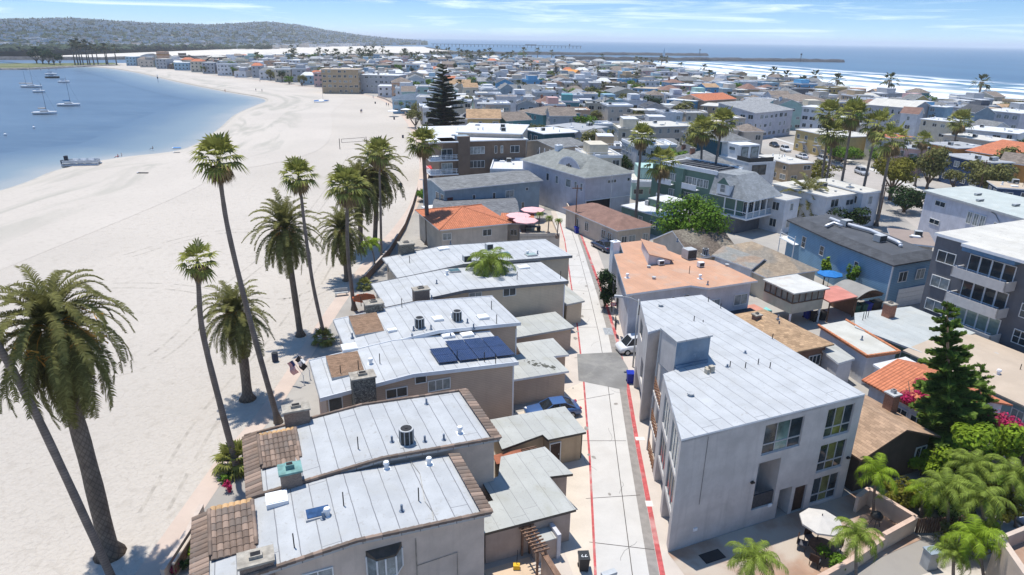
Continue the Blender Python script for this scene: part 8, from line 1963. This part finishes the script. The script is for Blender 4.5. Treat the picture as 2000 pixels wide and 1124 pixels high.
# light poles
def lightpole(label,foot,h,arm,head=True,r=.09,loc=None,m=None):
    base=loc if loc is not None else P(*foot); t=thing('street_lamp',label,'street lamp',base); b=MB(); b.tube([(0,0,0),(0,0,h)],[r,r*.7],8); b.build('pole',m or M_acl,t,True)
    b=MB(); b.tube([(0,0,h-.3),(arm[0]*.5,arm[1]*.5,h+.1),(arm[0],arm[1],h+.15)],[.05,.04,.035],6); b.build('arm',m or M_acl,t,True); b=MB(); x,y=arm; d=Vector((x,y)).normalized()
    a=math.atan2(d.y,d.x); b.obox(x+d.x*.3,y+d.y*.3,h+.08,h+.24,.75,.3,a); b.build('lamp_head',M_acl,t); return t
lightpole('tall grey street lamp beside the white van',(1236,718),7.2,(-1.6,.2))
lightpole('street lamp whose bright head shows at the bottom edge of the alley',None,5.9,(1.3,.6),loc=Vector((3.3,24.4,0)),m=M_white)
for l,px,py,h in (('thin wooden utility pole beside the lilac-grey house',1123,455,8),('grey lamp post at the avenue corner',1716,432,7),('thin pole between the lavender block and the olive trees',1905,400,9),('wooden pole behind the beige modern house',1180,245,11),('wooden utility pole among the mid-distance roofs',1008,170,14),('tall utility pole near the second island pine',1009,150,15)):
    t=thing('utility_pole',l,'utility pole',P(px,py)); b=MB(); b.cyl(0,0,0,h,.14 if py<250 else .1,6,r2=.09); b.build('pole',M_woodL,t); b=MB(); b.box(-.8,-.06,h-.6,.8,.06,h-.45); b.build('crossarm',M_woodL,t)
# red sign
t=thing('street_sign','dark red rectangular sign on a post by the clipped shrub','sign',P(1196,632)); b=MB(); b.cyl(0,0,0,2.6,.03,6); b.build('post',M_acl,t); b=MB(); b.box(-.3,-.03,2.1,.3,-.0,2.55); b.build('sign_plate',mat('red sign',(.28,.02,.03),.5),t); b=MB(); b.box(-.24,-.035,2.36,.24,-.03,2.42); b.box(-.24,-.035,2.22,.16,-.03,2.28); b.build('lettering',M_white,t)
# low wall and planting along the promenade
def runwall(label,pts,h,th,m,name='garden_wall',cat='wall'):
    t=thing(name,label,cat,Vector((*pts[0][:2],0))); b=MB((pts[0][0],pts[0][1],0)); c=MB((pts[0][0],pts[0][1],0))
    for a,d in zip(pts,pts[1:]):
        a,d=Vector(a[:2]),Vector(d[:2]); e=(d-a).normalized(); n=Vector((-e.y,e.x))*th/2; b.prism([(a-n)[:],(d-n)[:],(d+n)[:],(a+n)[:]],0,h); n=n*1.3; c.prism([(a-n)[:],(d-n)[:],(d+n)[:],(a+n)[:]],h,h+.07)
    b.build('wall',m,t); c.build('cap',mat('wall cap',(.5,.42,.36),.9),t); return t
runwall('low plaster garden wall between the promenade and the nearest beach houses',[P(x,y) for x,y in ((322,1140),(372,1060),(398,1010))],.95,.22,M_beigeA)
# balusters in front
b=MB(); A_,B_=P(330,1130),P(390,1035)
t=thing('balustrade','brown turned balustrade running down to the lower left of the tile edged roof','balustrade',A_)
b=MB((A_.x,A_.y,0)); n=26
for i in range(n+1): q=A_.lerp(B_,i/n)+Vector((.35,.1,0)); b.tube([(q.x,q.y,.1),(q.x,q.y,.5),(q.x,q.y,.9)],[.04,.09,.04],6)
b.build('balusters',M_woodL,t); b=MB((A_.x,A_.y,0)); b.tube([(A_.x+.35,A_.y+.1,.97),(B_.x+.35,B_.y+.1,.97)],.09,6); b.tube([(A_.x+.35,A_.y+.1,.07),(B_.x+.35,B_.y+.1,.07)],.07,6); b.build('rail',M_beigeB,t)
runwall('brown timber wall separating the beach grove from the house gardens',[P(x,y) for x,y in ((712,555),(760,500),(790,450),(805,410),(815,375))],1.1,.18,M_wood)
runwall('pale promenade wall along the middle of the beach',[(p.x+.3,p.y) for p in inner[30:46]],.8,.25,M_white if False else M_beigeB)
runwall('tall beige side wall of the alley yard beside the lilac-grey house',[P(x,y) for x,y in ((1121,452),(1101,408),(1086,378),(1076,352))],2.2,.15,mat('tan fence board',(.45,.36,.25),.9,n=.1,ns=1,pat='planks',ps=.3,pd=.3),'garden_fence','fence')
for i,(px,py) in enumerate(((440,945),(452,938),(470,930),(448,960),(352,1100),(362,1112),(375,1085),(345,1118))):
    tree(('potted plant on the terrace below the slim palms' if i<4 else 'garden plant behind the brown balustrade'),px,py,.0,.45,.4,(M_leaf,M_leafD,M_lime,M_leafP)[i%4],240,.09,name='potted_plant',cat='plant',trunk=False,group='terrace plants')
for i,(px,py) in enumerate(((1052,432),(1070,440),(1088,446))):
    t=thing('potted_palm','potted palm with bare trunk on the pink umbrella terrace','potted palm',P(px,py+20,3.0),0,'potted palms on the terrace'); b=MB(); b.cyl(0,0,0,.5,.25,8,r2=.32); b.build('pot',M_tile,t); b=MB(); b.tube([(0,0,.4),(.1,0,2.6)],.09,6); b.build('trunk',M_bark,t); o=ob('crown',FEA[0][0],t,(.1,0,2.6)); o.scale=(.35,)*3
t=thing('patio_set','dark dining set under the pink parasols','patio furniture',P(1040,452,3.0)); b=MB(); b.box(-1.2,-.5,.7,1.2,.5,.76); b.build('tabletop',M_iron,t)
for x in (-1.1,1.1): b=MB(); b.box(x-.05,-.4,0,x+.05,.4,.7); b.build('leg',M_iron,t)
# rooftop terrace furniture etc
# lifeguard tower like orange tower on far left town, dark A-frame
t=thing('tower','narrow orange-brown tower at the far end of the bay beach','tower',P(322,132)); b=MB(); b.box(-4,-4,0,4,4,14); b.build('wall',wallm('peach'),t)
for z in (3,7,11): b=MB(); b.box(-4.4,-4.4,z,4.4,4.4,z+.6); b.build('ledge',wallm('orange'),t)
t=thing('tent_roof_house','house with black swept tent-like roof at the far bay shore','house',P(400,136)); b=MB(); b.box(-9,-5,0,9,5,6); b.build('wall',wallm('dark grey'),t); b=MB(); b.face([(-11,-6,13),(0,-6,6),(11,-6,12),(0,6,7)]); b.face([(-11,-6,12.7),(0,6,6.7),(11,-6,11.7),(0,-6,5.7)]); b.build('roof',M_iron,t)
t=thing('white_sail','white sailing boat passing between the two jetties','sailboat',P(1297,111)); b=MB(); b.tube([(-6,0,0),(0,0,.6),(6,0,1)],[.6,1.2,.2],6); b.build('hull',M_white,t); b=MB(); b.face([(-4,0,2),(2,0,2),(0,0,18)]); b.face([(-4,.1,2),(0,.1,18),(2,.1,2)]); b.build('sail',M_white,t)
for px,py,h,l in ((1563,121.5,14,'slim beacon mast on the long jetty'),(1366,109,14,'slim beacon mast at the end of the farther jetty')):
    t=thing('beacon',l,'beacon',P(px,py)); b=MB(); b.cyl(0,0,0,h,.8,6,r2=.4); b.build('mast',M_rock,t); b=MB(); b.cyl(0,0,h*.8,h,1.5,6); b.build('lantern',M_rock,t)
# ---------------- haze ----------------
b=MB(); b.box(-30600,-3200,-3.6,40600,45600,125)
hz=b.build('haze',None) if False else ob('haze',b.mesh('haze',[]))
m=bpy.data.materials.new('haze air'); m.use_nodes=True; t=m.node_tree; t.nodes.clear(); o_=N(t,'ShaderNodeOutputMaterial'); v=N(t,'ShaderNodeVolumePrincipled')
v.inputs['Color'].default_value=(.92,.955,1,1); v.inputs['Density'].default_value=HAZE; v.inputs['Anisotropy'].default_value=.0
t.links.new(v.outputs[0],o_.inputs['Volume']); hz.data.materials.append(m); hz['kind']='stuff'; hz['label']='pale sea haze'
# ---------------- unique labels ----------------
ORD='first second third fourth fifth sixth seventh eighth ninth tenth eleventh twelfth thirteenth fourteenth fifteenth sixteenth seventeenth eighteenth nineteenth twentieth'.split()
def onum(i):
    if i<20: return ORD[i]
    n=i+1; return str(n)+('th' if 10<=n%100<=20 else {1:'st',2:'nd',3:'rd'}.get(n%10,'th'))
bpy.context.view_layer.update()
by={}
for o in REG: by.setdefault(o['label'],[]).append(o)
for lab,os_ in by.items():
    if len(os_)<2: continue
    os_.sort(key=lambda o:pix(o.matrix_world.translation)[0])
    for i,o in enumerate(os_): o['label']='%s, %s from left'%(lab,onum(i))
print('things',len(REG),'objects',len(bpy.data.objects))
